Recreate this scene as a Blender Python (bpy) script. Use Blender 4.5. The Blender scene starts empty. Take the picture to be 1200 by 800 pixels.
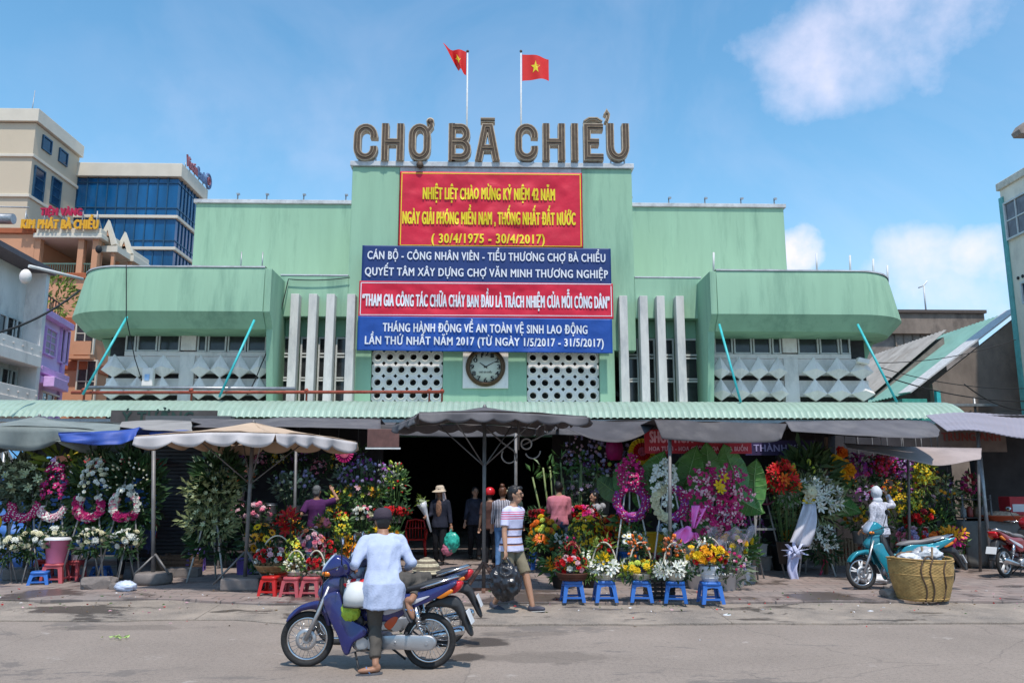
import bpy, bmesh, math, random
from mathutils import Vector, Matrix, noise
V = Vector
R = math.radians
pi = math.pi
rnd = random.Random(11)
C = bpy.context.scene
COL = C.collection

# ------------------------------------------------------------------ camera
CAMH = 1.75
PITCH = math.atan(172 / 960)
YAW = -math.atan(24 / 960)
cd = bpy.data.cameras.new('camera')
cam = bpy.data.objects.new('camera', cd)
COL.objects.link(cam)
cd.sensor_width = 36
cd.lens = 28.8
cd.clip_start = 0.1
cd.clip_end = 3000
cam.location = (0, 0, CAMH)
cam.rotation_euler = (pi / 2 + PITCH, 0, YAW)
C.camera = cam
CM = Matrix.Rotation(YAW, 3, 'Z') @ Matrix.Rotation(pi / 2 + PITCH, 3, 'X')


def ray(x, y):
    return CM @ V(((x - 600) / 960, (400 - y) / 960, -1))


def P(x, y, Y):
    """point of the place seen at photo pixel x,y at distance Y"""
    d = ray(x, y)
    return V((0, 0, CAMH)) + d * (Y / d.y)


def G(x, y, z=0.0):
    """ground point seen at photo pixel"""
    d = ray(x, y)
    return V((0, 0, CAMH)) + d * ((z - CAMH) / d.z)


# ------------------------------------------------------------------ sun, sky, exposure
SUN_EL, SUN_AZ = 66.0, 168.0      # azimuth clockwise from +Y (camera looks along +Y)
sd = V((math.sin(R(SUN_AZ)) * math.cos(R(SUN_EL)), math.cos(R(SUN_AZ)) * math.cos(R(SUN_EL)), math.sin(R(SUN_EL))))
sl = bpy.data.lights.new('sun', 'SUN')
sl.energy = 2.6
sl.angle = R(1.2)
sl.color = (1.0, 0.95, 0.88)
so = bpy.data.objects.new('sun', sl)
COL.objects.link(so)
so.rotation_euler = (-sd).to_track_quat('-Z', 'Y').to_euler()
C.view_settings.view_transform = 'Standard'
C.view_settings.look = 'None'
C.view_settings.gamma = 1
C.view_settings.use_curve_mapping = False
C.view_settings.exposure = 0.68
C.cycles.max_bounces = 6
C.cycles.diffuse_bounces = 3
C.cycles.transparent_max_bounces = 6
C.cycles.use_denoising = True

W = bpy.data.worlds.new('World')
C.world = W
W.use_nodes = True
wt = W.node_tree
wt.nodes.clear()
WN = wt.nodes.new


def wlink(a, b):
    wt.links.new(a, b)


def wmath(op, a, b=None, c=None, clamp=False):
    n = WN('ShaderNodeMath')
    n.operation = op
    n.use_clamp = clamp
    for i, s in enumerate((a, b, c)):
        if s is None:
            continue
        if isinstance(s, (int, float)):
            n.inputs[i].default_value = s
        else:
            wlink(s, n.inputs[i])
    return n.outputs[0]


def wdot(vec, c):
    n = WN('ShaderNodeVectorMath')
    n.operation = 'DOT_PRODUCT'
    wlink(vec, n.inputs[0])
    n.inputs[1].default_value = c
    return n.outputs['Value']


sky = WN('ShaderNodeTexSky')
sky.sky_type = 'NISHITA'
sky.sun_disc = False
sky.sun_elevation = R(SUN_EL)
sky.sun_rotation = R(SUN_AZ)
sky.air_density = 1.0
sky.dust_density = 0.6
sky.ozone_density = 2.2
tcw = WN('ShaderNodeTexCoord')
DIR = tcw.outputs['Generated']
# cloud fields: direction, angular half sizes, softness
nz = WN('ShaderNodeTexNoise')
nz.inputs['Scale'].default_value = 9
nz.inputs['Detail'].default_value = 7
nz.inputs['Roughness'].default_value = 0.58
wlink(DIR, nz.inputs['Vector'])
nz2 = WN('ShaderNodeTexNoise')
nz2.inputs['Scale'].default_value = 3.1
nz2.inputs['Detail'].default_value = 6
nz2.inputs['Roughness'].default_value = 0.6
nz2.inputs['Distortion'].default_value = 0.5
wlink(DIR, nz2.inputs['Vector'])
CLOUDS = [  # px, py, half width, half height, gain, sharpness
    (985, 62, 95, 62, 0.62, 2.4), (1060, 12, 90, 75, 0.66, 2.4), (1010, 85, 60, 40, 0.5, 2.2), (930, 80, 45, 30, 0.45, 2.2),
    (935, 292, 40, 35, 0.9, 4.0), (1055, 318, 66, 56, 0.8, 2.4), (1110, 340, 90, 44, 0.7, 2.0), (1030, 348, 120, 36, 0.7, 2.2), (1165, 302, 50, 36, 0.8, 3.0),
    (1120, 352, 110, 40, 0.5, 1.6), (1290, 280, 90, 80, 0.8, 2.5), (360, 150, 210, 80, 0.30, 1.2), (380, 190, 90, 30, 0.3, 1.4), (130, 120, 260, 80, 0.12, 1.0),
    (-350, 250, 260, 120, 0.8, 2.5), (1600, 200, 200, 160, 0.8, 2.5)]
total = None
for (x, y, hw, hh, gain, sharp) in CLOUDS:
    c = ray(x, y).normalized()
    rt = V((c.y, -c.x, 0)).normalized()
    up = rt.cross(c)
    cdn = wmath('MAXIMUM', wdot(DIR, c), 0.02)
    u = wmath('DIVIDE', wdot(DIR, rt), cdn)
    v = wmath('DIVIDE', wdot(DIR, up), cdn)
    k = ray(x, y).length * 960
    u = wmath('MULTIPLY', u, 960 / hw)
    v = wmath('MULTIPLY', v, 960 / hh)
    d2 = wmath('ADD', wmath('MULTIPLY', u, u), wmath('MULTIPLY', v, v))
    m = wmath('SUBTRACT', 1.0, d2)                       # 1 in the middle, <0 outside
    e = wmath('ADD', wmath('MULTIPLY', m, 0.55), wmath('MULTIPLY', wmath('SUBTRACT', nz.outputs['Fac'], 0.52), 2.2))
    e = wmath('MULTIPLY', e, sharp * 0.5, clamp=True)
    front = wmath('GREATER_THAN', wdot(DIR, c), 0.05)
    e = wmath('MULTIPLY', wmath('MULTIPLY', e, gain), front)
    total = e if total is None else wmath('MAXIMUM', total, e)
veil = wmath('MULTIPLY', wmath('SUBTRACT', nz2.outputs['Fac'], 0.44), 0.9, clamp=True)
sepz = WN('ShaderNodeSeparateXYZ')
wlink(DIR, sepz.inputs[0])
alpha = wmath('MAXIMUM', total, wmath('MULTIPLY', veil, 0.5))
alpha = wmath('MINIMUM', alpha, 1.0)
hsv = WN('ShaderNodeHueSaturation')
hsv.inputs['Hue'].default_value = 0.485
hsv.inputs['Saturation'].default_value = 1.2
hsv.inputs['Value'].default_value = 1.12
wlink(sky.outputs[0], hsv.inputs['Color'])
hz = wmath('POWER', wmath('SUBTRACT', 1.0, wmath('ABSOLUTE', sepz.outputs['Z']), clamp=True), 5.0)
mxh = WN('ShaderNodeMix')
mxh.data_type = 'RGBA'
wlink(wmath('MINIMUM', wmath('MULTIPLY', hz, 1.5), .85), mxh.inputs[0])
wlink(hsv.outputs[0], mxh.inputs[6])
mxh.inputs[7].default_value = (2.2, 3.9, 5.5, 1)
mxc = WN('ShaderNodeMix')
mxc.data_type = 'RGBA'
wlink(alpha, mxc.inputs[0])
wlink(mxh.outputs[2], mxc.inputs[6])
mxc.inputs[7].default_value = (5.6, 5.2, 6.1, 1)
bg = WN('ShaderNodeBackground')
bg.inputs['Strength'].default_value = 0.125
wlink(mxc.outputs[2], bg.inputs['Color'])
wo = WN('ShaderNodeOutputWorld')
wlink(bg.outputs[0], wo.inputs['Surface'])


# ------------------------------------------------------------------ materials
def rgb(h):
    """linear colour from a hex sRGB string"""
    o = []
    for i in (0, 2, 4):
        s = int(h[i:i + 2], 16) / 255
        o.append(s / 12.92 if s <= .04045 else ((s + .055) / 1.055) ** 2.4)
    return tuple(o)


_mats = {}


def mat(name, c, rough=.6, metal=0.0, var=.18, scale=6.0, bump=0.0, bscale=40.0, spec=.4, stain=None, stain_amt=.0, stain_scale=.7, alpha=1.0, sheen=0, trans=0, emit=None, stretch=None, tv=0.0):
    """procedural material: base colour broken up by two noises, optional stains with a shape of their own, optional bump"""
    if name in _mats:
        return _mats[name]
    if isinstance(c, str):
        c = rgb(c)
    m = bpy.data.materials.new(name)
    m.use_nodes = True
    t = m.node_tree
    b = t.nodes['Principled BSDF']
    N = t.nodes.new
    L = t.links.new
    tc = N('ShaderNodeTexCoord')
    src = tc.outputs['Object']
    if stretch:
        mp = N('ShaderNodeMapping')
        mp.inputs['Scale'].default_value = stretch
        L(src, mp.inputs[0])
        src = mp.outputs[0]
    n1 = N('ShaderNodeTexNoise')
    n1.inputs['Scale'].default_value = scale
    n1.inputs['Detail'].default_value = 5
    n1.inputs['Roughness'].default_value = .62
    L(src, n1.inputs['Vector'])
    mr = N('ShaderNodeMapRange')
    mr.inputs[1].default_value = .3
    mr.inputs[2].default_value = .7
    mr.inputs[3].default_value = 1 - var
    mr.inputs[4].default_value = 1 + var
    L(n1.outputs['Fac'], mr.inputs[0])
    mul = N('ShaderNodeMix')
    mul.data_type = 'RGBA'
    mul.blend_type = 'MULTIPLY'
    mul.inputs[0].default_value = 1
    mul.inputs[6].default_value = (*c, 1)
    L(mr.outputs[0], mul.inputs[7])
    out = mul.outputs[2]
    if stain is not None:
        if isinstance(stain, str):
            stain = rgb(stain)
        n2 = N('ShaderNodeTexNoise')
        n2.inputs['Scale'].default_value = stain_scale
        n2.inputs['Detail'].default_value = 8
        n2.inputs['Roughness'].default_value = .7
        L(tc.outputs['Object'] if not stretch else src, n2.inputs['Vector'])
        r2 = N('ShaderNodeMapRange')
        r2.inputs[1].default_value = .5
        r2.inputs[2].default_value = .68
        r2.inputs[3].default_value = 0
        r2.inputs[4].default_value = stain_amt
        L(n2.outputs['Fac'], r2.inputs[0])
        mx = N('ShaderNodeMix')
        mx.data_type = 'RGBA'
        L(r2.outputs[0], mx.inputs[0])
        L(out, mx.inputs[6])
        mx.inputs[7].default_value = (*stain, 1)
        out = mx.outputs[2]
    L(out, b.inputs['Base Color'])
    b.inputs['Roughness'].default_value = rough
    b.inputs['Metallic'].default_value = metal
    b.inputs['Specular IOR Level'].default_value = spec
    b.inputs['Alpha'].default_value = alpha
    if trans:
        b.inputs['Transmission Weight'].default_value = trans
    if tv:
        b.inputs['Subsurface Weight'].default_value = tv
        b.inputs['Subsurface Radius'].default_value = (.02, .01, .006)
    if emit:
        b.inputs['Emission Color'].default_value = (*c, 1)
        b.inputs['Emission Strength'].default_value = emit
    if bump:
        n3 = N('ShaderNodeTexNoise')
        n3.inputs['Scale'].default_value = bscale
        n3.inputs['Detail'].default_value = 4
        L(src, n3.inputs['Vector'])
        bp = N('ShaderNodeBump')
        bp.inputs['Strength'].default_value = bump
        bp.inputs['Distance'].default_value = .02
        L(n3.outputs['Fac'], bp.inputs['Height'])
        L(bp.outputs[0], b.inputs['Normal'])
    _mats[name] = m
    return m


# ------------------------------------------------------------------ mesh builder
class MB:
    def __init__(s):
        s.v, s.f, s.mi, s.sm = [], [], [], []

    def add(s, vs, fs, m=0, sm=False, M=None):
        o = len(s.v)
        s.v += [tuple(M @ V(p)) if M is not None else tuple(p) for p in vs]
        for f in fs:
            s.f.append(tuple(i + o for i in f))
            s.mi.append(m)
            s.sm.append(sm)
        return s

    def box(s, x0, x1, y0, y1, z0, z1, m=0, M=None):
        vs = [(x0, y0, z0), (x1, y0, z0), (x1, y1, z0), (x0, y1, z0), (x0, y0, z1), (x1, y0, z1), (x1, y1, z1), (x0, y1, z1)]
        return s.add(vs, [(3, 2, 1, 0), (4, 5, 6, 7), (0, 1, 5, 4), (1, 2, 6, 5), (2, 3, 7, 6), (3, 0, 4, 7)], m, False, M)

    def cbox(s, c, d, m=0, M=None):
        return s.box(c[0] - d[0] / 2, c[0] + d[0] / 2, c[1] - d[1] / 2, c[1] + d[1] / 2, c[2] - d[2] / 2, c[2] + d[2] / 2, m, M)

    def tube(s, pts, r, seg=8, m=0, cap=True, sm=True, closed=False, M=None):
        pts = [V(p) for p in pts]
        n = len(pts)
        rr = r if isinstance(r, (list, tuple)) else [r] * n
        vs, fs = [], []
        prev = None
        for i, p in enumerate(pts):
            a = pts[i - 1] if (i > 0 or closed) else p
            b = pts[(i + 1) % n] if (i < n - 1 or closed) else p
            t = (b - a)
            t = t.normalized() if t.length > 1e-9 else V((0, 0, 1))
            if prev is None:
                h = V((0, 0, 1)) if abs(t.z) < .9 else V((1, 0, 0))
                nn = t.cross(h).normalized()
            else:
                nn = (prev - t * prev.dot(t))
                nn = nn.normalized() if nn.length > 1e-6 else t.orthogonal().normalized()
            prev = nn
            bb = t.cross(nn)
            for k in range(seg):
                q = 2 * pi * k / seg
                vs.append(p + (nn * math.cos(q) + bb * math.sin(q)) * rr[i])
        rng = n if closed else n - 1
        for i in range(rng):
            j = (i + 1) % n
            for k in range(seg):
                k2 = (k + 1) % seg
                fs.append((i * seg + k, i * seg + k2, j * seg + k2, j * seg + k))
        s.add(vs, fs, m, sm, M)
        if cap and not closed:
            o = len(s.v) - len(vs)
            s.f.append(tuple(o + k for k in range(seg))[::-1])
            s.f.append(tuple(o + (n - 1) * seg + k for k in range(seg)))
            s.mi += [m, m]
            s.sm += [False, False]
        return s

    def lathe(s, prof, seg=16, m=0, M=None, sm=True, a0=0, a1=2 * pi):
        full = abs(a1 - a0 - 2 * pi) < 1e-6
        n = seg if full else seg + 1
        vs, fs = [], []
        for (r, z) in prof:
            for k in range(n):
                q = a0 + (a1 - a0) * k / seg
                vs.append((r * math.cos(q), r * math.sin(q), z))
        for i in range(len(prof) - 1):
            for k in range(seg):
                k2 = (k + 1) % n
                fs.append((i * n + k, i * n + k2, (i + 1) * n + k2, (i + 1) * n + k))
        return s.add(vs, fs, m, sm, M)

    def ell(s, c, r, seg=12, rings=8, m=0, M=None, sm=True):
        if isinstance(r, (int, float)):
            r = (r, r, r)
        vs, fs = [(c[0], c[1], c[2] - r[2])], []
        for i in range(1, rings):
            a = -pi / 2 + pi * i / rings
            for k in range(seg):
                q = 2 * pi * k / seg
                vs.append((c[0] + r[0] * math.cos(a) * math.cos(q), c[1] + r[1] * math.cos(a) * math.sin(q), c[2] + r[2] * math.sin(a)))
        vs.append((c[0], c[1], c[2] + r[2]))
        top = len(vs) - 1
        for k in range(seg):
            k2 = (k + 1) % seg
            fs.append((0, 1 + k2, 1 + k))
            for i in range(rings - 2):
                a, b = 1 + i * seg, 1 + (i + 1) * seg
                fs.append((a + k, a + k2, b + k2, b + k))
            fs.append((1 + (rings - 2) * seg + k, 1 + (rings - 2) * seg + k2, top))
        return s.add(vs, fs, m, sm, M)

    def prism(s, pts, a, b, ax='y', m=0, M=None):
        """closed 2D outline extruded along an axis from a to b"""
        n = len(pts)

        def q(p, t):
            return {'y': (p[0], t, p[1]), 'x': (t, p[0], p[1]), 'z': (p[0], p[1], t)}[ax]
        vs = [q(p, a) for p in pts] + [q(p, b) for p in pts]
        fs = [tuple(range(n)), tuple(range(2 * n - 1, n - 1, -1))]
        fs += [(i, i + n, (i + 1) % n + n, (i + 1) % n) for i in range(n)]
        return s.add(vs, fs, m, False, M)

    def grid(s, fn, nu, nv, m=0, sm=True, M=None, wrap=False):
        vs = [fn(i / nu, j / nv) for i in range(nu + 1) for j in range(nv + 1)]
        fs = [(i * (nv + 1) + j, (i + 1) * (nv + 1) + j, (i + 1) * (nv + 1) + j + 1, i * (nv + 1) + j + 1) for i in range(nu) for j in range(nv)]
        return s.add(vs, fs, m, sm, M)

    def torus(s, c, R_, r, seg=24, rs=8, m=0, ax='y', a0=0, a1=2 * pi, M=None, flat=1.0):
        full = abs(a1 - a0 - 2 * pi) < 1e-6
        n = seg if full else seg + 1
        pts = []
        for k in range(n):
            q = a0 + (a1 - a0) * k / seg
            u, w = R_ * math.cos(q), R_ * math.sin(q) * flat
            pts.append(V(c) + V({'y': (u, 0, w), 'x': (0, u, w), 'z': (u, w, 0)}[ax]))
        return s.tube(pts, r, rs, m, True, True, full, M)

    def mesh(s, name):
        me = bpy.data.meshes.new(name)
        me.from_pydata([tuple(p) for p in s.v], [], s.f)
        me.polygons.foreach_set('material_index', s.mi)
        me.polygons.foreach_set('use_smooth', s.sm)
        me.update()
        return me

    def build(s, name, mats, parent=None, loc=None, rz=0, bevel=0, solid=0, sub=0, fix=False):
        me = s.mesh(name)
        for m in (mats if isinstance(mats, (list, tuple)) else [mats]):
            me.materials.append(m)
        if fix:
            bm = bmesh.new()
            bm.from_mesh(me)
            bmesh.ops.recalc_face_normals(bm, faces=bm.faces)
            bm.to_mesh(me)
            bm.free()
        o = bpy.data.objects.new(name, me)
        COL.objects.link(o)
        if parent is not None:
            o.parent = parent
        if loc is not None:
            o.location = loc
        if rz:
            o.rotation_euler = (0, 0, rz)
        if solid:
            md = o.modifiers.new('solid', 'SOLIDIFY')
            md.thickness = solid
            md.offset = 0
        if bevel:
            md = o.modifiers.new('bevel', 'BEVEL')
            md.width = bevel
            md.segments = 2
            md.limit_method = 'ANGLE'
            md.angle_limit = R(38)
        if sub:
            md = o.modifiers.new('sub', 'SUBSURF')
            md.levels = md.render_levels = sub
        return o


def tag(o, label=None, cat=None, group=None, kind=None):
    for k, val in (('label', label), ('category', cat), ('group', group), ('kind', kind)):
        if val:
            o[k] = val
    return o


def thing(name, label, cat, loc=(0, 0, 0), rz=0, group=None):
    o = bpy.data.objects.new(name, None)
    COL.objects.link(o)
    o.empty_display_size = .1
    o.location = loc
    o.rotation_euler = (0, 0, rz)
    return tag(o, label, cat, group)


def kids(o):
    return [c for c in COL.objects if c.parent is o]


def copy_tree(o, parent=None):
    c = o.copy()
    COL.objects.link(c)
    if parent is not None:
        c.parent = parent
    for ch in list(o.children):
        copy_tree(ch, c)
    return c


def evmesh(o):
    """mesh of an object with its modifiers applied"""
    tmp = bpy.data.scenes.get('scratch') or bpy.data.scenes.new('scratch')
    for c in list(o.users_collection):
        c.objects.unlink(o)
    tmp.collection.objects.link(o)
    with bpy.context.temp_override(scene=tmp, view_layer=tmp.view_layers[0]):
        dg = bpy.context.evaluated_depsgraph_get()
    dg.update()
    me = bpy.data.meshes.new_from_object(o.evaluated_get(dg))
    tmp.collection.objects.unlink(o)
    return me


# lettering: Blender's built-in font turned into flat meshes that stand a few mm proud of their board
_glyph = {}
HORN = {'Ơ': ('O', 0), 'Ợ': ('O', 1), 'Ớ': ('Ó', 0), 'Ờ': ('Ò', 0)}


def raw_text(body):
    cu = bpy.data.curves.new('t', 'FONT')
    cu.space_character = 1.12 if len(body) > 3 else 1
    cu.body = body
    cu.size = 1
    cu.resolution_u = 3
    ob = bpy.data.objects.new('t', cu)
    COL.objects.link(ob)
    me = evmesh(ob)
    out = [tuple(v.co) for v in me.vertices], [tuple(p.vertices) for p in me.polygons]
    bpy.data.objects.remove(ob)
    bpy.data.meshes.remove(me)
    bpy.data.curves.remove(cu)
    return out


def text_mesh(body):
    if body not in _glyph:
        plain = ''.join(HORN[c][0] if c in HORN else c for c in body)
        vs, fs = raw_text(plain)
        for i, c in enumerate(body):
            if c in HORN:   # horn and dot below drawn beside a plain O
                x = max(v[0] for v in raw_text(plain[:i + 1])[0])
                for q in ([(x - .13, .60), (x - .05, .60), (x + .04, .74), (x + .04, .82), (x - .05, .82), (x - .05, .72)],) + (([(x - .42, -.18), (x - .31, -.18), (x - .31, -.08), (x - .42, -.08)],) if HORN[c][1] else ()):
                    o = len(vs)
                    vs += [(p[0], p[1], 0) for p in q]
                    fs.append(tuple(range(o, o + len(q))))
        _glyph[body] = (vs, fs)
    return _glyph[body]


CAPH = max(v[1] for v in text_mesh('H')[0])


def lettering(mb, body, x0, x1, zb, zh, y, bold=.0, m=0, fn=None, M=None, serif=0):
    """text between x0..x1 on the plane facing -Y: baseline zb, capital height zh; bold = stroke growth in m"""
    vs, fs = text_mesh(body)
    a = min(v[0] for v in vs)
    b = max(v[0] for v in vs)
    offs = [(0, 0)] if bold <= 0 else [(bold * math.cos(k * pi / 4), bold * math.sin(k * pi / 4) * .6) for k in range(8)]
    for k, (ox, oz) in enumerate(offs):
        out = []
        for v in vs:
            X = x0 + (v[0] - a) / (b - a) * (x1 - x0) + ox
            Z = zb + v[1] / CAPH * zh + oz
            out.append((X, y - .0006 * k + (fn(X, Z) if fn else 0), Z))
        mb.add(out, fs, m, False, M)
# ================================================================== materials of the place
GREEN = mat('mint_plaster', (.295, .475, .33), .85, var=.07, scale=.9, bump=.12, bscale=14, stain=(.17, .30, .215), stain_amt=.8, stain_scale=.5, spec=.2, stretch=(2.2, 2.2, .3))
GREEN2 = mat('mint_plaster_worn', (.26, .46, .305), .85, var=.09, scale=1.3, bump=.15, bscale=12, stain=(.36, .56, .42), stain_amt=.4, stain_scale=.6, spec=.2, stretch=(1, 1, .4))
WHITEP = mat('weathered_white_plaster', (.84, .76, .71), .85, var=.08, scale=3, stain=(.34, .32, .30), stain_amt=.45, stain_scale=1.6, bump=.15, bscale=20, spec=.2, stretch=(1, 1, .45))
COPING = mat('pale_coping', (.52, .53, .54), .8, var=.2, scale=2.5, stain=(.2, .2, .2), stain_amt=.6, stain_scale=2)
FINM = mat('fin_concrete', (.60, .57, .53), .85, var=.14, scale=2.5, stain=(.22, .24, .26), stain_amt=.5, stain_scale=2, stretch=(1, 1, .3))
FRAME = mat('window_frame_paint', (.62, .62, .6), .6, var=.12)
PANE = mat('dark_glass', (.035, .037, .04), .12, var=.5, scale=1.5, spec=.5)
DARK = mat('dark_interior', (.045, .043, .045), .9, var=.3)
STEEL = mat('galvanised_steel', (.33, .34, .35), .45, .7, var=.2, scale=9)
RUST = mat('rusty_red_pipe', (.30, .06, .035), .7, .1, var=.35, scale=6, stain=(.22, .12, .08), stain_amt=.6, stain_scale=3)
TURQ = mat('turquoise_paint', (.05, .45, .46), .45, var=.15)
CANOPY = mat('pale_green_sheet_metal', (.30, .40, .325), .5, .1, var=.1, scale=2, stain=(.30, .36, .30), stain_amt=.5, stain_scale=1.2)
BLACK = mat('black_rubber', (.018, .018, .019), .7, var=.2)
CABLE = mat('black_cable', (.012, .012, .013), .6)

# ================================================================== ground


def ground_mat():
    m = bpy.data.materials.new('asphalt')
    m.use_nodes = True
    t = m.node_tree
    b = t.nodes['Principled BSDF']
    N, L = t.nodes.new, t.links.new
    tc = N('ShaderNodeTexCoord')

    def noise_(sc, det=6, ro=.6, dist=0, st=None):
        n = N('ShaderNodeTexNoise')
        n.inputs['Scale'].default_value = sc
        n.inputs['Detail'].default_value = det
        n.inputs['Roughness'].default_value = ro
        n.inputs['Distortion'].default_value = dist
        if st:
            mp = N('ShaderNodeMapping')
            mp.inputs['Scale'].default_value = st
            L(tc.outputs['Object'], mp.inputs[0])
            L(mp.outputs[0], n.inputs['Vector'])
        else:
            L(tc.outputs['Object'], n.inputs['Vector'])
        return n.outputs['Fac']

    def ramp(f, a, b_, lo=0., hi=1.):
        r = N('ShaderNodeMapRange')
        r.inputs[1].default_value = a
        r.inputs[2].default_value = b_
        r.inputs[3].default_value = lo
        r.inputs[4].default_value = hi
        L(f, r.inputs[0])
        return r.outputs[0]

    def mix(f, a, c):
        x = N('ShaderNodeMix')
        x.data_type = 'RGBA'
        L(f, x.inputs[0])
        for s, i in ((a, 6), (c, 7)):
            if isinstance(s, tuple):
                x.inputs[i].default_value = (*s, 1)
            else:
                L(s, x.inputs[i])
        return x.outputs[2]
    return m, b, N, L, tc, noise_, ramp, mix


def make_asphalt():
    m, b, N, L, tc, noise_, ramp, mix = ground_mat()
    c = mix(ramp(noise_(.55, 8, .65), .35, .65), (.20, .152, .121), (.298, .232, .188))
    c = mix(ramp(noise_(170, 3, .7), .38, .68), c, (.34, .295, .255))        # grit
    c = mix(ramp(noise_(24, 5, .75), .47, .64, 0, .4), c, (.12, .10, .085))
    c = mix(ramp(noise_(90, 2, .6), .58, .66, 0, .55), c, (.07, .065, .06))
    c = mix(ramp(noise_(.33, 9, .72, .6, (1, 2.2, 1)), .57, .60, 0, .5), c, (.105, .095, .09))    # darker patched areas
    c = mix(ramp(noise_(1.9, 9, .7, .2), .62, .67, 0, .7), c, (.38, .33, .29))
    c = mix(ramp(noise_(7, 8, .75), .60, .68, 0, .6), c, (.11, .095, .085))   # dusty spots
    vo = N('ShaderNodeTexVoronoi')
    vo.feature = 'DISTANCE_TO_EDGE'
    vo.inputs['Scale'].default_value = .42
    vv = N('ShaderNodeMix')
    vv.data_type = 'VECTOR'
    vv.inputs[0].default_value = .25
    nn = N('ShaderNodeTexNoise')
    nn.inputs['Scale'].default_value = 1.6
    nn.inputs['Detail'].default_value = 6
    L(tc.outputs['Object'], nn.inputs['Vector'])
    L(tc.outputs['Object'], vv.inputs[4])
    L(nn.outputs['Color'], vv.inputs[5])
    L(vv.outputs[1], vo.inputs['Vector'])
    c = mix(ramp(vo.outputs['Distance'], .0, .004, .3, 0), c, (.06, .055, .05))
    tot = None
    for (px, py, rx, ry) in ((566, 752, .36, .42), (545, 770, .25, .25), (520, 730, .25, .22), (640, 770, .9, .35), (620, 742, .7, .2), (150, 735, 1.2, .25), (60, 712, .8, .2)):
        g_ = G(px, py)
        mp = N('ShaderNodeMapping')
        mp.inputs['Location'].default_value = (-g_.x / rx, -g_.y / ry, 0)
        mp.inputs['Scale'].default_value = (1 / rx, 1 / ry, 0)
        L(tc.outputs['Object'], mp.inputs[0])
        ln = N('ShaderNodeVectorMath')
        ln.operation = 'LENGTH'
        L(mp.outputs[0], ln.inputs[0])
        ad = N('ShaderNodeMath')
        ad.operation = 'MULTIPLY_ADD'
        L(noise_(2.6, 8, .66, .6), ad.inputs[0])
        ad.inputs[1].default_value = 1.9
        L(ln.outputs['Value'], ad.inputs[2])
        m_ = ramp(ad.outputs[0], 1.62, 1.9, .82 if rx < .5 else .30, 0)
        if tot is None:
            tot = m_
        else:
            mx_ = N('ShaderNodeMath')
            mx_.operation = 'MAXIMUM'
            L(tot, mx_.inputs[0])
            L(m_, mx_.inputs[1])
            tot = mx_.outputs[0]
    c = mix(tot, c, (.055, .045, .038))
    L(c, b.inputs['Base Color'])
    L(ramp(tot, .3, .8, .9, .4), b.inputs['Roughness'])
    b.inputs['Specular IOR Level'].default_value = .25
    bp = N('ShaderNodeBump')
    bp.inputs['Strength'].default_value = .5
    bp.inputs['Distance'].default_value = .01
    L(noise_(120, 4, .7), bp.inputs['Height'])
    L(bp.outputs[0], b.inputs['Normal'])
    return m


def make_paving():
    m, b, N, L, tc, noise_, ramp, mix = ground_mat()
    br = N('ShaderNodeTexBrick')
    br.inputs['Scale'].default_value = 1
    br.inputs['Brick Width'].default_value = .42
    br.inputs['Row Height'].default_value = .3
    br.inputs['Mortar Size'].default_value = .012
    br.inputs['Color1'].default_value = (.235, .172, .150, 1)
    br.inputs['Color2'].default_value = (.295, .225, .195, 1)
    br.inputs['Mortar'].default_value = (.09, .075, .07, 1)
    L(tc.outputs['Object'], br.inputs['Vector'])
    c = mix(ramp(noise_(1.1, 8, .68), .40, .66, 0, .75), br.outputs['Color'], (.21, .18, .165))
    c = mix(ramp(noise_(3.2, 8, .7), .56, .66, 0, .6), c, (.36, .29, .25))
    wet = ramp(noise_(.62, 7, .62, .4), .52, .58, 0, 1)
    c = mix(ramp(wet, 0, 1, 0, .72), c, (.075, .058, .05))
    L(c, b.inputs['Base Color'])
    L(ramp(wet, 0, 1, .85, .28), b.inputs['Roughness'])
    bp = N('ShaderNodeBump')
    bp.inputs['Strength'].default_value = .35
    bp.inputs['Distance'].default_value = .01
    L(noise_(26, 6, .7), bp.inputs['Height'])
    L(bp.outputs[0], b.inputs['Normal'])
    return m


def make_apron():
    m, b, N, L, tc, noise_, ramp, mix = ground_mat()
    c = mix(ramp(noise_(1.3, 8, .68), .36, .64), (.14, .115, .095), (.30, .24, .19))
    c = mix(ramp(noise_(60, 3, .6), .4, .7, 0, .5), c, (.40, .35, .30))
    wet = ramp(noise_(.9, 8, .66, .5, (.7, 1.8, 1)), .55, .585, 0, 1)
    c = mix(ramp(wet, 0, 1, 0, .8), c, (.06, .05, .043))
    L(c, b.inputs['Base Color'])
    L(ramp(wet, 0, 1, .9, .35), b.inputs['Roughness'])
    bp = N('ShaderNodeBump')
    bp.inputs['Strength'].default_value = .4
    bp.inputs['Distance'].default_value = .012
    L(noise_(40, 6, .7), bp.inputs['Height'])
    L(bp.outputs[0], b.inputs['Normal'])
    return m


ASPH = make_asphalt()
PAVE = make_paving()
APRON = make_apron()
b = MB()
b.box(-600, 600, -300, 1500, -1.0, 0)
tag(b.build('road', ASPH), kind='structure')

KERB = 12.45


def kerb_y(x):
    return KERB + .10 * noise.noise(V((x * .7, 3, 0))) + .05 * noise.noise(V((x * 2.7, 9, 0))) + (.5 if x < -3.2 else 0) * min(1, (-3.2 - x) / 1.5 if x < -3.2 else 0)


def fy(x):
    # front edge of the broken concrete gutter slabs
    base = 11.05 + (.55 if x < -2.2 else 0) * min(1, max(0, (-2.2 - x) / 1.2))
    return base + .22 * noise.noise(V((x * .45, 1, 5))) + .06 * noise.noise(V((x * 2.3, 1, 9)))


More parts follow.
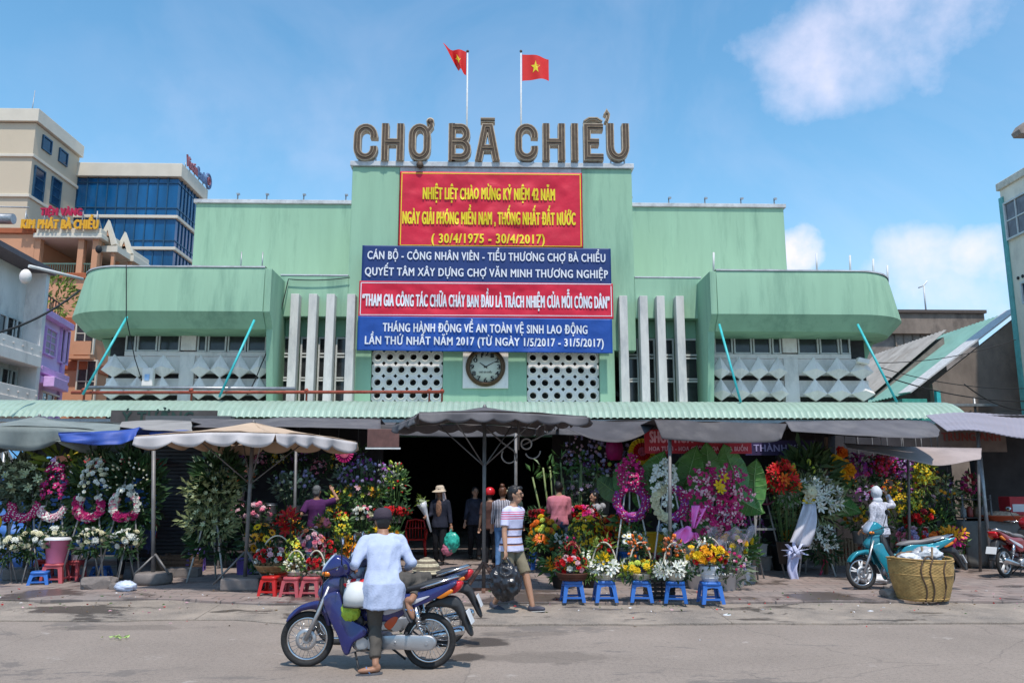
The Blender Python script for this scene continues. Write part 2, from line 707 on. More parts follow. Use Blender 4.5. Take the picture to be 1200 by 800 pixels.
# gutter of cast concrete slabs, each with its own tilt and broken joints
xs = [-16]
while xs[-1] < 16:
    xs.append(xs[-1] + rnd.uniform(2.2, 5.0))
b = MB()
for a, c in zip(xs[:-1], xs[1:]):
    n = 14
    z0 = .022 + rnd.uniform(-.006, .010)
    front, back = [], []
    for i in range(n + 1):
        x = a + .003 + (c - a - .006) * i / n
        front.append((x, fy(x)))
        back.append((x + .0, kerb_y(x) - .006))
    out = front + back[::-1]
    k0 = len(b.v)
    b.prism([(p[0] + .05 * noise.noise(V((p[0], p[1] * 3, 2))), p[1]) for p in out], -.1, z0, 'z')
    for q in range(k0 + 2 * n + 2 + n + 1, len(b.v)):
        x_, y_, z_ = b.v[q]
        b.v[q] = (x_, y_, .085 + .02 * noise.noise(V((x_ * 1.3, 4, 1))))
tag(b.build('gutter', APRON, bevel=.006), kind='structure')
# sidewalk
b = MB()
n = 160
front = [(-34 + 74 * i / n, kerb_y(-34 + 74 * i / n)) for i in range(n + 1)]
b.prism(front + [(40, 60), (-34, 60)], -.3, .12, 'z')
tag(b.build('sidewalk', PAVE, bevel=.012), kind='structure')
SW = .12

# ================================================================== the market hall
hall = thing('market_hall', 'mint green art deco market hall with rounded wings and a tall central block', 'market building', (0, 25, 0))


def hb(name, m, build, bevel=0, parent=None, **k):
    b = MB()
    build(b)
    b.v = [(x, y - 25, z) for x, y, z in b.v]
    return b.build(name, m, parent or hall, bevel=bevel, **k)


# central block: two pilasters, recessed field, side returns
def f(b):
    b.box(-4.49, 4.49, 25.14, 29.9, 5.95, 11.9)
    b.box(-4.49, -2.98, 25, 25.138, 5.95, 11.9)
    b.box(2.88, 4.49, 25, 25.138, 5.95, 11.9)
    b.box(-2.978, 2.878, 25.02, 25.137, 5.95, 8.4)
    b.box(-1.5, 1.08, 25.0, 25.4, 4.2, 5.948)
    b.box(-4.19, -3.70, 24.96, 25.4, 3.3, 5.948)
    b.box(3.33, 3.80, 24.96, 25.4, 3.3, 5.948)


hb('central_block', GREEN, f, .02)
hb('coping', COPING, lambda b: (b.box(-4.56, 4.56, 24.92, 29.95, 11.905, 12.07), b.box(-2.97, 2.87, 25.0, 25.13, 11.72, 11.9)), .015)
# rear upper hall
hb('upper_hall_wall', GREEN, lambda b: (b.box(-11.25, 11.25, 30, 30.3, 8.0, 12.4), b.box(-11.25, -10.95, 30.3, 46, .0, 12.4), b.box(10.95, 11.25, 30.3, 46, 0, 12.4), b.box(-10.94, 10.94, 45.7, 46, 0, 12.4)), .02)
hb('upper_coping', COPING, lambda b: b.box(-11.33, 11.33, 29.92, 46.1, 12.405, 12.55), .015)
for s in (-1, 1):
    hb('lower_roof', WHITEP, lambda b: b.box(*sorted((s * 4.5, s * 12)), 25.6, 29.99, 7.9, 8.05))
hb('ceiling', DARK, lambda b: (b.box(-10.9, 10.9, 25.5, 45.6, 4.6, 4.75), b.box(-10.93, 10.93, 45.3, 45.6, .13, 4.6), b.box(-11.9, -10.95, 25.6, 29, .13, 4.6), b.box(10.95, 11.9, 25.6, 29, .13, 4.6)))
# beam and columns behind the stalls
hb('beam', GREEN2, lambda b: b.box(-11.5, 11.5, 25.0, 25.45, 3.3, 4.16), .02)
for x in (-11.2, -7.0, -3.95, 3.55, 7.0, 11.2):
    hb('column', GREEN2, lambda b: (b.box(x - .25, x + .25, 24.98, 25.42, .11, 3.298)), .02)

for s in (-1, 1):
    # wall between central block and wing: parapet, recessed window wall below it
    hb('parapet', GREEN, lambda b: (b.box(*sorted((s * 4.49, s * 6.62)), 25.0, 25.6, 6.98, 8.28),), .02)
    for z_, z2 in ((6.42, 6.976), (4.0, 4.30)):
        hb('window_wall', GREEN2, lambda b: b.box(*sorted((s * 4.2, s * 6.62)), 25.38, 25.6, z_, z2), .01)
    hb('parapet_coping', COPING, lambda b: (b.box(*sorted((s * 4.5, s * 6.61)), 24.985, 25.65, 8.285, 8.33),), .008)
    fx = (-6.04, -5.49, -4.95, -4.32) if s < 0 else (4.06, 4.69, 5.22, 5.82)
    for x in fx:
        hb('fin', FINM, lambda b: b.box(x - .125, x + .125, 24.62, 24.99, 4.18, 7.62), .012)
        hb('fin_web', GREEN2, lambda b: b.box(x - .05, x + .05, 24.991, 25.37, 4.18, 6.97))
    cuts = sorted([s * 6.6] + [x for x in fx] + [s * 4.2])
    for a, c in zip(cuts[:-1], cuts[1:]):
        if c - a < .3:
            continue
        a2, c2 = a + .07, c - .07

        def fr(b):
            b.box(a2, a2 + .05, 25.36, 25.46, 4.30, 6.41)
            b.box(c2 - .05, c2, 25.36, 25.46, 4.30, 6.41)
            for z in (4.30, 5.02, 5.10, 5.76, 5.86, 6.36):
                b.box(a2 + .051, c2 - .051, 25.365, 25.455, z, z + .05)
        w = hb('window', FRAME, fr)
        b = MB()
        for z0, z1 in ((4.35, 5.02), (5.15, 5.76), (5.91, 6.36)):
            b.cbox(((a2 + c2) / 2, 25.43 - 25, (z0 + z1) / 2), (c2 - a2 - .1, .012, z1 - z0 - .002))
        b.build('pane', PANE, w)


# wings with rounded outer ends
def plan(x0, xe, y0, rad, yb, n=14):
    """outline from the inner corner along the front, round the end, to the back: points and outward normals"""
    o = []
    for i in range(9):
        o.append((V((x0 + (xe - rad - x0) * i / 8, y0)), V((0, -1))))
    for i in range(1, n + 1):
        q = -pi / 2 + pi / 2 * i / n
        o.append((V((xe - rad + rad * math.cos(q), y0 + rad + rad * math.sin(q))), V((math.cos(q), math.sin(q)))))
    for i in range(1, 4):
        o.append((V((xe, y0 + rad + (yb - y0 - rad) * i / 3)), V((1, 0))))
    return o


PL = plan(6.66, 12.86, 23.42, 1.95, 28.5)
for s in (-1, 1):
    def f(b):
        prof = [(-.9, 8.12), (-.06, 8.12), (-.03, 7.9), (.0, 6.80), (-.42, 6.36), (-1.75, 6.34)]
        vs, fs = [], []
        k = len(prof)
        for (p, n) in PL:
            fl = .30 * max(0, n.x) ** 1.5
            for (o, z) in prof:
                t = (z - 6.8) / 1.3
                oo = o - fl * max(0, t)
                vs.append((s * (p.x + n.x * oo), p.y + n.y * oo, z))
        for i in range(len(PL) - 1):
            for j in range(k - 1):
                q = (i * k + j, (i + 1) * k + j, (i + 1) * k + j + 1, i * k + j + 1)
                fs.append(q if s > 0 else q[::-1])
        b.add(vs, fs, 0, True)
        b.f.append(tuple(range(k)))
        b.mi.append(0)
        b.sm.append(False)
    o = hb('wing', GREEN, f, fix=True)
    md = o.modifiers.new('edge', 'EDGE_SPLIT')
    md.split_angle = R(28)

    def f(b):  # uneven whitish cap along the rim
        for (p, n), (p2, n2) in zip(PL[:-1], PL[1:]):
            q = []
            for (pp, nn) in ((p, n), (p2, n2)):
                fl = .30 * max(0, nn.x) ** 1.5
                h = 8.165 + .02 * noise.noise(V((pp.x * 2, s * 3, pp.y * 2)))
                for (oo, z) in ((-.03, 8.123), (-.03, h), (-.45, h), (-.45, 8.123)):
                    oo -= fl * .98
                    q.append((s * (pp.x + nn.x * oo), pp.y + nn.y * oo, z))
            b.add(q, [(0, 1, 5, 4), (1, 2, 6, 5), (2, 3, 7, 6)], 0, False)
    hb('wing_coping', COPING, f)
    # inner cheek wall, its lower part slanting back
    hb('cheek_wall', GREEN, lambda b: b.prism([(23.46, 8.1), (23.46, 6.8), (23.88, 6.36), (24.35, 3.9), (25.6, 3.9), (25.6, 8.1)], *sorted((s * 6.46, s * 6.655)), 'x'), .012)
    # bracket at the outer end under the soffit
    hb('bracket', GREEN2, lambda b: b.prism([(10.9, 6.335), (12.2, 6.335), (11.4, 4.6), (10.9, 4.6)] if s > 0 else [(-12.2, 6.335), (-10.9, 6.335), (-10.9, 4.6), (-11.4, 4.6)], 25.5, 25.75, 'y'), .01)
    # white wall under the wing: windows above, folded concrete louvres below
    hb('white_wall', WHITEP, lambda b: (b.box(*sorted((s * 6.66, s * 11.2)), 24.98, 25.2, 6.46, 6.60), b.box(*sorted((s * 9.05, s * 9.50)), 24.90, 25.2, 5.90, 6.458),
                                       b.box(*sorted((s * 6.66, s * 11.2)), 24.94, 25.2, 5.72, 5.86)), .008)
    hb('louvre_backing', DARK, lambda b: b.box(*sorted((s * 6.67, s * 11.75)), 25.21, 25.3, 3.9, 6.34))
    hb('pier', WHITEP, lambda b: b.box(*sorted((s * 9.05, s * 9.50)), 24.90, 25.2, 3.9, 5.718), .01)
    for a, c in ((6.92, 7.50), (7.54, 8.10), (8.14, 8.70), (8.74, 9.02), (9.55, 10.20), (10.24, 10.85), (10.89, 11.2)):
        a, c = sorted((s * a, s * c))

        def fr(b):
            b.box(a, a + .045, 24.95, 25.05, 5.87, 6.455)
            b.box(c - .045, c, 24.95, 25.05, 5.87, 6.455)
            b.box(a + .046, c - .046, 24.955, 25.045, 5.87, 5.91)
            b.box(a + .046, c - .046, 24.955, 25.045, 6.42, 6.455)
        w = hb('window', FRAME, fr)
        b = MB()
        b.cbox(((a + c) / 2, 25.01 - 25, 6.165), (c - a - .09, .012, .505))
        b.build('pane', PANE, w)

    def louvre(x0, x1, zt, zb, cnt):
        # a row of diamond shaped concrete plates standing off a white wall, dark gaps between their lower tips
        p = (x1 - x0) / cnt
        zc = zt - (zt - zb) * .68
        for i in range(cnt):
            xm = x0 + p * (i + .5)
            q = [(xm, zt), (xm - p * .5, zc), (xm, zb), (xm + p * .5, zc)]
            q = [(s * x, z) for x, z in q]

            def f(b):
                c0 = (s * xm, 24.40, zt - (zt - zb) * .55)
                ring = [(x, 24.58, z) for x, z in q] + [(x, 24.66, z) for x, z in q]
                b.add([c0] + ring, [(0, 1 + k, 1 + (k + 1) % 4) for k in range(4)] + [(1 + k, 5 + k, 5 + (k + 1) % 4, 1 + (k + 1) % 4) for k in range(4)] + [(5, 8, 7, 6)])
            hb('diamond_plate', WHITEP, f, fix=True)
        hb('plate_backing', WHITEP, lambda b: b.box(*sorted((s * x0, s * x1)), 24.98, 25.2, zc - .04, zt))
    for (x0, x1, cnt) in ((6.68, 9.05, 4), (9.50, 11.7, 3)):
        louvre(x0, x1, 5.715, 5.02, cnt)
        louvre(x0, x1, 5.04, 4.36, cnt)


# ventilation lattices with round openings
def lattice(x0, x1, z0, z1, nx, nz_):
    b = MB()
    w, h = (x1 - x0) / nx, (z1 - z0) / nz_
    r = min(w, h) * .28
    n = 16
    for i in range(nx):
        for j in range(nz_):
            cx, cz = x0 + w * (i + .5), z0 + h * (j + .5)
            sq, ci, cb, ro, rof, rif = [], [], [], [], [], []
            for k in range(n):
                q = 2 * pi * k / n + pi / n
                c_, s_ = math.cos(q), math.sin(q)
                t = 1 / max(abs(c_), abs(s_))
                sq.append((cx + w / 2 * c_ * t, .08, cz + h / 2 * s_ * t))
                ro.append((cx + r * 1.32 * c_, .08, cz + r * 1.32 * s_))
                rof.append((cx + r * 1.25 * c_, .035, cz + r * 1.25 * s_))
                rif.append((cx + r * c_, .035, cz + r * s_))
                cb.append((cx + r * c_, .3, cz + r * s_))
            vs = sq + ro + rof + rif + cb
            fs = []
            for L_ in range(4):
                for k in range(n):
                    k2 = (k + 1) % n
                    fs.append((L_ * n + k, L_ * n + k2, (L_ + 1) * n + k2, (L_ + 1) * n + k))
            b.add(vs, fs)
    o = b.build('ventilation_lattice', WHITEP, hall, fix=True)
    return o


lattice(-3.69, -1.51, 4.36, 5.94, 6, 4)
lattice(1.09, 3.32, 4.36, 5.94, 6, 4)
hb('lattice_backing', DARK, lambda b: b.box(-3.69, 3.32, 25.41, 25.45, 4.2, 5.94))
# small floodlights along the rear coping, rods on the wings
for x in (-9.7, -8.6, -7.2, -5.6, 5.3, 6.8, 8.2, 9.6, 10.9):
    b = MB()
    b.tube([(x, 5.0, 12.55), (x, 5.0, 12.75)], .025, 6)
    b.cbox((x + .03, 4.95, 12.76), (.11, .1, .06), 0)
    b.build('floodlight', STEEL, hall)
for px in (282, 307):
    p = P(px, 315, 24)
    MB().tube([(p.x, -1.0, 8.1), (p.x, -1.0, 8.75)], .018, 6).build('roof_rod', STEEL, hall)
for px, Y in ((836, 23.6), (957, 23.65), (996, 23.8), (1023, 24.2), (1039, 24.9)):
    p = P(px, 315, Y)
    MB().tube([(p.x, Y - 25, 8.1), (p.x + .03, Y - 25, 8.72)], .03, 6).build('roof_rod', FRAME, hall)

# wall clock on its white board
ck = thing('wall_clock', 'large round brown rimmed clock on a white board between two lattices', 'clock', (-.19, 25, 5.42))
MB().box(-.70, .70, -.06, -.004, -.66, .62).build('board', WHITEP, ck, bevel=.01)
BRONZE = mat('bronze_rim', (.10, .055, .028), .4, .5, var=.25)
DIAL = mat('dial_cream', (.62, .62, .52), .5, var=.06)
INK = mat('black_ink', (.015, .015, .015), .6)
b = MB()
for rr, yy in ((.565, -.10), (.52, -.125)):
    b.torus((0, yy, 0), rr, .045, 40, 8)
b.build('rim', BRONZE, ck)
b = MB()
b.lathe([(0, .0), (.53, .0), (.53, .03), (0, .03)], 40, 0, Matrix.Rotation(pi / 2, 4, 'X') @ Matrix.Translation((0, 0, .065)))
b.build('dial', DIAL, ck, fix=True)
b = MB()
for h in range(1, 13):
    q = pi / 2 - h * pi / 6
    cx, cz = .41 * math.cos(q), .41 * math.sin(q)
    w = .05 if h < 10 else .10
    lettering(b, str(h), cx - w, cx + w, cz - .065, .13, -.102, .008)
lettering(b, 'CHỢ BÀ CHIỂU', -.2, .2, -.19, .045, -.102, .002)
b.build('numerals', INK, ck)
b = MB()
for ang, ln, w in ((pi / 2 - R(305), .22, .022), (pi / 2 - R(62), .36, .016)):
    d = V((math.cos(ang), 0, math.sin(ang)))
    n_ = V((-d.z, 0, d.x))
    o = V((0, -.115, 0))
    b.add([o - d * .06 - n_ * w, o - d * .06 + n_ * w, o + d * ln + n_ * w * .4, o + d * ln - n_ * w * .4], [(3, 2, 1, 0)])
b.build('hands', INK, ck, solid=.008)

# ------------------------------------------------------------------ banners
REDC = mat('red_banner_cloth', (.60, .008, .036), .5, var=.14, scale=1.5, bump=1, bscale=2.2)
NAVY = mat('navy_board', (.010, .034, .15), .55, var=.12, scale=1.5)
BLUEC = mat('blue_banner_cloth', (.010, .065, .31), .5, var=.14, scale=1.5, bump=1, bscale=2.4)
YEL = mat('yellow_lettering', (.80, .62, .02), .6, var=.05)
WHT = mat('white_lettering', (.72, .72, .76), .6, var=.06)


def banner(name, label, cat, x0, x1, z0, z1, Y, m, tm, lines, amp, seed, edge=None, drop=0.0):
    t = thing(name, label, cat, (0, Y, 0))

    def wv(x, z):
        u, w = (x - x0) / (x1 - x0), (z - z0) / (z1 - z0)
        k = min(1, 5 * min(u, 1 - u) + .15) * min(1, 4 * min(w, 1 - w) + .1)
        a = noise.noise(V((x * 1.1 + seed, z * 1.6, seed))) + .6 * noise.noise(V((x * 2.6 + z * 2.2, z * 3 - x * 1.2, seed + 4)))
        folds = .7 * (1 - abs(noise.noise(V((x * 1.2 - z * .9 + seed, (z + x * .4) * .6, 8)))) * 2)
        return amp * k * (a + folds)
    dz = lambda x: -drop * (x - x0) / (x1 - x0)
    b = MB()
    b.grid(lambda u, v: (x0 + (x1 - x0) * u, wv(x0 + (x1 - x0) * u, z0 + (z1 - z0) * v), z0 + (z1 - z0) * v + dz(x0 + (x1 - x0) * u)), 90, 34)
    b.build('cloth' if amp > .006 else 'board', m, t, solid=.01)
    b = MB()
    for (body, a, c, zb, zh, bold) in lines:
        o = len(b.v)
        lettering(b, body, a, c, zb, zh, -.03, bold, 0, wv)
        b.v[o:] = [(x, y, z + dz(x)) for x, y, z in b.v[o:]]
    b.build('lettering', tm, t)
    if edge:
        b = MB()
        e = .045
        for (xa, xb, za, zb) in ((x0 + e, x1 - e, z1 - e - .025, z1 - e), (x0 + e, x1 - e, z0 + e, z0 + e + .02), (x0 + e, x0 + e + .025, z0 + e + .03, z1 - e - .03), (x1 - e - .025, x1 - e, z0 + e + .03, z1 - e - .03)):
            b.grid(lambda u, v: (xa + (xb - xa) * u, wv(xa + (xb - xa) * u, za + (zb - za) * v) - .010, za + (zb - za) * v + dz(xa)), 40, 1)
        b.build('edging', edge, t)
    return t


def L_(body, xa, xb, yb, yt, Y, bold):
    """one line of lettering measured on the photograph: left, right, baseline and cap line pixels"""
    a, c = P(xa, (yb + yt) / 2, Y), P(xb, (yb + yt) / 2, Y)
    zb, zt = P((xa + xb) / 2, yb, Y).z, P((xa + xb) / 2, yt, Y).z
    return (body, a.x, c.x, zb, zt - zb, bold)


def rect(x0, x1, y0, y1, Y):
    return (P(x0, (y0 + y1) / 2, Y).x, P(x1, (y0 + y1) / 2, Y).x, P((x0 + x1) / 2, y1, Y).z, P((x0 + x1) / 2, y0, Y).z)


banner('celebration_banner', 'tall red banner with three yellow text lines at the top of the facade', 'banner', *rect(468, 682.5, 202, 290, 24.9), 24.9, REDC, YEL, [
    L_('NHIỆT LIỆT CHÀO MỪNG KỶ NIỆM 42 NĂM', 496, 650, 234, 221, 24.9, .015),
    L_('NGÀY GIẢI PHÓNG MIỀN NAM , THỐNG NHẤT ĐẤT NƯỚC', 472, 674, 263, 249, 24.9, .015),
    L_('( 30/4/1975 - 30/4/2017)', 506, 638, 285, 274.5, 24.9, .012)], .05, 3.1, YEL)
banner('trader_banner', 'dark blue board with two lines of white lettering above a red banner', 'banner', *rect(424, 716, 288.5, 331, 24.55), 24.55, NAVY, WHT, [
    L_('CÁN BỘ - CÔNG NHÂN VIÊN - TIỂU THƯƠNG CHỢ BÀ CHIỂU', 431, 709, 304.5, 295.5, 24.55, .008),
    L_('QUYẾT TÂM XÂY DỰNG CHỢ VĂN MINH THƯƠNG NGHIỆP', 428, 712, 323.5, 314.5, 24.55, .008)], .004, 5.3, None, .05)
banner('fire_safety_banner', 'red banner with one line of white lettering between two blue ones', 'banner', *rect(420.5, 718.5, 330, 371.5, 24.5), 24.5, REDC, WHT, [
    L_('“THAM GIA CÔNG TÁC CHỮA CHÁY BAN ĐẦU LÀ TRÁCH NHIỆM CỦA MỖI CÔNG DÂN”', 425, 714, 359, 345.5, 24.5, .013)], .035, 7.7, WHT, .04)
banner('work_safety_banner', 'bright blue cloth banner hanging lowest, just above the clock', 'banner', *rect(419, 717.5, 371, 411, 24.45), 24.45, BLUEC, WHT, [
    L_('THÁNG HÀNH ĐỘNG VỀ AN TOÀN VỆ SINH LAO ĐỘNG', 449, 688, 388.5, 379, 24.45, .009),
    L_('LẦN THỨ NHẤT NĂM 2017 (TỪ NGÀY 1/5/2017 - 31/5/2017)', 428, 707, 403.5, 394.5, 24.45, .009)], .045, 9.2, None, .06)
# timber battens that carry the banners
b = MB()
for px in (440, 520, 620, 700):
    p = P(px, 350, 24.8)
    b.box(p.x - .03, p.x + .03, 24.62, 24.94, 5.95, 9.0)
b.v = [(x, y - 25, z) for x, y, z in b.v]
b.build('banner_batten', FINM, hall)

# ------------------------------------------------------------------ roof letters
RIMM = mat('letter_rim_cream', (.45, .36, .26), .6, var=.25, scale=5)
BRN = mat('letter_face_brown', (.07, .042, .024), .6, var=.35, scale=7, stain=(.16, .11, .07), stain_amt=.5, stain_scale=4)
TUBEM = mat('letter_tube', (.26, .19, .12), .4, var=.3)


def arcp(cx, cz, rx, rz, a0, a1, n=10):
    return [(cx + rx * math.cos(R(a0 + (a1 - a0) * i / n)), cz + rz * math.sin(R(a0 + (a1 - a0) * i / n))) for i in range(n + 1)]


def strokes(ch):
    # unit box 0..1 x 0..1 of stroke centre lines; third value closes the loop
    k, kz = .5, .30
    O = arcp(.5, 1 - kz, k, kz, 180, 0) + arcp(.5, kz, k, kz, 0, -180)
    return {
        'C': [(arcp(.5, 1 - kz, k, kz, -12, 180) + arcp(.5, kz, k, kz, 180, 372), 0)],
        'H': [([(0, -.1), (0, 1.1)], 0), ([(1, -.1), (1, 1.1)], 0), ([(0, .5), (1, .5)], 0)],
        'O': [(O, 1)],
        'B': [([(0, 1), (.5, 1)] + arcp(.55, .76, .38, .24, 90, -90, 8) + [(0, .52)], 0), ([(0, .5), (.5, .5)] + arcp(.58, .25, .42, .25, 90, -90, 8) + [(0, 0)], 0), ([(0, -.1), (0, 1.1)], 0)],
        'A': [([(-.02, -.1), (.36, 1.0), (.64, 1.0), (1.02, -.1)], 0), ([(.2, .3), (.8, .3)], 0)],
        'I': [([(.5, -.1), (.5, 1.1)], 0)],
        'E': [([(1.1, 1), (0, 1), (0, 0), (1.1, 0)], 0), ([(0, .5), (.95, .5)], 0)],
        'U': [([(0, 1.1)] + arcp(.5, .33, .5, .33, 180, 360) + [(1, 1.1)], 0)],
        '^': [([(0, 0), (.28, 1), (.72, 1), (1, 0)], 0)],
        '-': [([(0, .5), (1, .5)], 0)],
        '?': [([(.1, .75), (.5, 1), (.9, .75), (.75, .4), (.3, .0)], 0)],
    }[ch]


def ribbon(b, pts, w, y0, y1, closed=False, m=0):
    """flat band of width w along 2D points with mitred joints, extruded y0..y1"""
    n = len(pts)
    pts = [V((p[0], p[1])) for p in pts]
    Lr = []
    for i in range(n):
        a = pts[i - 1] if (i > 0 or closed) else None
        c = pts[(i + 1) % n] if (i < n - 1 or closed) else None
        p = pts[i]
        d1 = (p - a).normalized() if a is not None and (p - a).length > 1e-6 else None
        d2 = (c - p).normalized() if c is not None and (c - p).length > 1e-6 else None
        if d1 is None:
            d1 = d2
        if d2 is None:
            d2 = d1
        nn = (V((-d1.y, d1.x)) + V((-d2.y, d2.x)))
        nn.normalize()
        k = 1 / max(.5, nn.dot(V((-d1.y, d1.x))))
        Lr.append((p + nn * w / 2 * k, p - nn * w / 2 * k))
    vs = []
    for (l, r) in Lr:
        vs += [(l.x, y0, l.y), (r.x, y0, r.y), (r.x, y1, r.y), (l.x, y1, l.y)]
    fs = []
    rng = n if closed else n - 1
    for i in range(rng):
        j = (i + 1) % n
        for q in range(4):
            q2 = (q + 1) % 4
            fs.append((i * 4 + q, i * 4 + q2, j * 4 + q2, j * 4 + q))
    if not closed:
        fs += [(0, 1, 2, 3), ((n - 1) * 4 + 3, (n - 1) * 4 + 2, (n - 1) * 4 + 1, (n - 1) * 4)]
    b.add(vs, fs, m)


sign = thing('roof_lettering', 'large brown three dimensional letters standing on the top edge of the hall', 'sign', (0, 25, 12.07))
YS = 24.95


def letter(ch, xa, xb, yt=146.5, yb=189.5, w=.235, label=None, pipe=True):
    a, c = P(xa, 168, YS).x, P(xb, 168, YS).x
    zt, zb = P((xa + xb) / 2, yt, YS).z - 12.07, P((xa + xb) / 2, yb, YS).z - 12.07
    b = MB()
    for i, (pts, cl) in enumerate(strokes(ch)):
        h = w / 2
        q = []
        for (u, v) in pts:
            v2 = min(max(v, 0), 1)
            u2 = u if ch == 'A' else min(max(u, 0), 1)
            x = a + h + u2 * (c - a - w) if c - a > w * 1.15 else (a + c) / 2
            z = zb + h + v2 * (zt - zb - w) if zt - zb > w * 1.1 else zb + h + (v2 - .5) * max(0, zt - zb - w)
            if zt - zb <= w * 1.1:
                z = zb + v2 * (zt - zb)
            if v < 0:
                z -= h
            if v > 1:
                z += h
            if u > 1 and ch != 'A':
                x += h
            q.append((x, z))
        e = .0015 * i
        ribbon(b, q, w, -.16 - e, .12 + e, cl, 0)
        ribbon(b, q, w - .055, -.172 - e, -.163 - e, cl, 1)
        if pipe:
            for off in (-.04, .04):
                pass
            ribbon(b, q, .022, -.19 - e, -.175 - e, cl, 2)
    o = b.build('letter', [RIMM, BRN, TUBEM], sign)
    return o


for ch, xa, xb in (('C', 414.8, 443), ('H', 447.3, 473.7), ('O', 479, 505), ('B', 525.6, 552.4), ('A', 557, 585.6), ('C', 603.3, 630.7), ('H', 635.6, 662.2), ('I', 669, 677.5), ('E', 683.5, 706.5), ('U', 710.8, 737)):
    letter(ch, xa, xb)
letter('^', 683, 707, 139, 146.0, .10)
letter('-', 560.3, 582.6, 139.3, 145, .15)
letter('?', 707, 715.5, 131, 146.5, .12)
b = MB()
p = P(505.5, 146, YS)
q = [(p.x - .12, p.z - 12.07 - .30), (p.x + .02, p.z - 12.07 - .1), (p.x + .0, p.z - 12.07 + .02)]
ribbon(b, q, .13, -.155, .1, False, 0)
ribbon(b, q, .08, -.17, -.158, False, 1)
b.lathe([(0, 0), (.13, 0), (.13, .25), (0, .25)], 16, 0, Matrix.Translation((p.x - .03, .1, p.z - 12.07 + .06)) @ Matrix.Rotation(pi / 2, 4, 'X'))
b.lathe([(0, 0), (.095, 0), (.095, .012), (0, .012)], 16, 1, Matrix.Translation((p.x - .03, -.155, p.z - 12.07 + .06)) @ Matrix.Rotation(pi / 2, 4, 'X'))
b.build('horn_mark', [RIMM, BRN], sign, fix=True)
b = MB()
p = P(492, 193, 24.8)
b.lathe([(0, 0), (.11, 0), (.11, .1), (0, .1)], 16, 1, Matrix.Translation((p.x, -.12, p.z - 12.07)) @ Matrix.Rotation(pi / 2, 4, 'X'))
b.build('dot_mark', [RIMM, BRN], sign, fix=True)
b = MB()
for px in (420, 440, 450, 471, 484, 500, 530, 548, 561, 582, 610, 625, 639, 659, 673, 688, 702, 716, 732):
    x = P(px, 190, YS).x
    b.box(x - .02, x + .02, -.03, .05, .0, .13)
b.build('footing', STEEL, sign)

# flags
FLAGR = mat('flag_red', (.62, .015, .012), .7, var=.08)
for (px, side, lab, lab2, w_, fl) in ((548, -1, 'left flagpole of two rising behind the roof letters', 'red flag with a yellow star blown to the left, folded on itself', .80, 0), (610.5, 1, 'right flagpole of two rising behind the roof letters', 'red flag with a yellow star spread open to the right', .92, 1)):
    p = P(px, 61, 26)
    fp = thing('flagpole', lab, 'flagpole', (p.x, 26, 12.07), 0, 'flagpoles on the roof')
    hz_ = p.z - 12.07
    MB().tube([(0, 0, 0), (0, 0, hz_)], [.04, .022], 8).build('pole', FRAME, fp)
    MB().ell((0, 0, hz_ + .02), .05, 8, 6).build('finial', BRN, fp)
    b = MB()
    h_ = .98 if fl else .88

    def fpos(u, v):
        if fl:
            x = u * w_
            z = hz_ - .1 - (1 - v) * h_ * (1 - .18 * u) - .22 * u * u * .6
            return (x + .04, .10 * math.sin(u * 7 + v * 1.5) * u, z)
        x = -u * w_ * (.35 + .65 * v)
        z = hz_ - .05 - (1 - v) * h_ * (1 - .45 * u) + .20 * u * (v) - .1 * u * (1 - v) + .05
        return (x - .04, .22 * math.sin(u * 8 + v * 3) * u, z - .0)
    b.grid(fpos, 24, 16, 0)
    st = []
    for k in range(10):
        rr = .27 if k % 2 == 0 else .11
        q = pi / 2 + k * pi / 5
        st.append((.5 + rr * math.cos(q) * .66, .5 + rr * math.sin(q)))
    for off in (-.008, .008):
        vs = [V(fpos(u, v)) + V((0, off, 0)) for u, v in st] + [V(fpos(.5, .5)) + V((0, off, 0))]
        b.add(vs, [(10, k, (k + 1) % 10) if off < 0 else (10, (k + 1) % 10, k) for k in range(10)], 1)
    o = b.build('flag', [FLAGR, YEL], None, (p.x, 26, 12.07))
    tag(o, lab2, 'flag', 'flags above the roof')

# ------------------------------------------------------------------ corrugated canopy
can = thing('canopy', 'long pale green corrugated canopy running along the whole market front', 'canopy', (0, 22, 3.5))
b = MB()
prof = [(3.0, 4.10), (1.7, 4.13), (1.2, 4.14), (.85, 4.11), (.5, 4.03), (.2, 3.9), (-.05, 3.75), (-.2, 3.58)]
X0, X1 = -13.6, 12.9
nr = 150
vs, fs = [], []
for i in range(nr * 4 + 1):
    x = X0 + (X1 - X0) * i / (nr * 4)
    h = (0, .028, .034, .028)[i % 4]
    for (y, z) in prof:
        vs.append((x, y - h * .4, z - 3.5 + h))
k = len(prof)
for i in range(nr * 4):
    for j in range(k - 1):
        fs.append((i * k + j, i * k + j + 1, (i + 1) * k + j + 1, (i + 1) * k + j))
b.add(vs, fs, 0, False)
b.build('roof_sheet', CANOPY, can, solid=.006)
b = MB()
b.box(X0 + .1, X1 - .1, -.1, -.04, -.02, .06)
b.box(X0 + .1, X1 - .1, 1.4, 1.48, .45, .55)
for i in range(12):
    x = X0 + .4 + i * (X1 - X0 - .8) / 11
    b.box(x - .03, x + .03, .75, 2.9, .42, .5)
b.build('frame', STEEL, can)
for (xa, ya, xb, yb) in ((149, 371, 97, 462), (298, 375, 257, 465), (843, 380, 868, 471), (1005, 380, 1051, 471)):
    a, c = P(xa, ya, 23.42), P(xb, yb, 22.6)
    MB().tube([(a.x, a.y - 22, a.z - 3.5), (c.x, c.y - 22, c.z - 3.5)], .035, 8).build('stay_rod', TURQ, can)
pr = thing('fire_pipe', 'rusty red pipe running above the canopy left of the clock', 'pipe', (0, 22.9, 4.2))
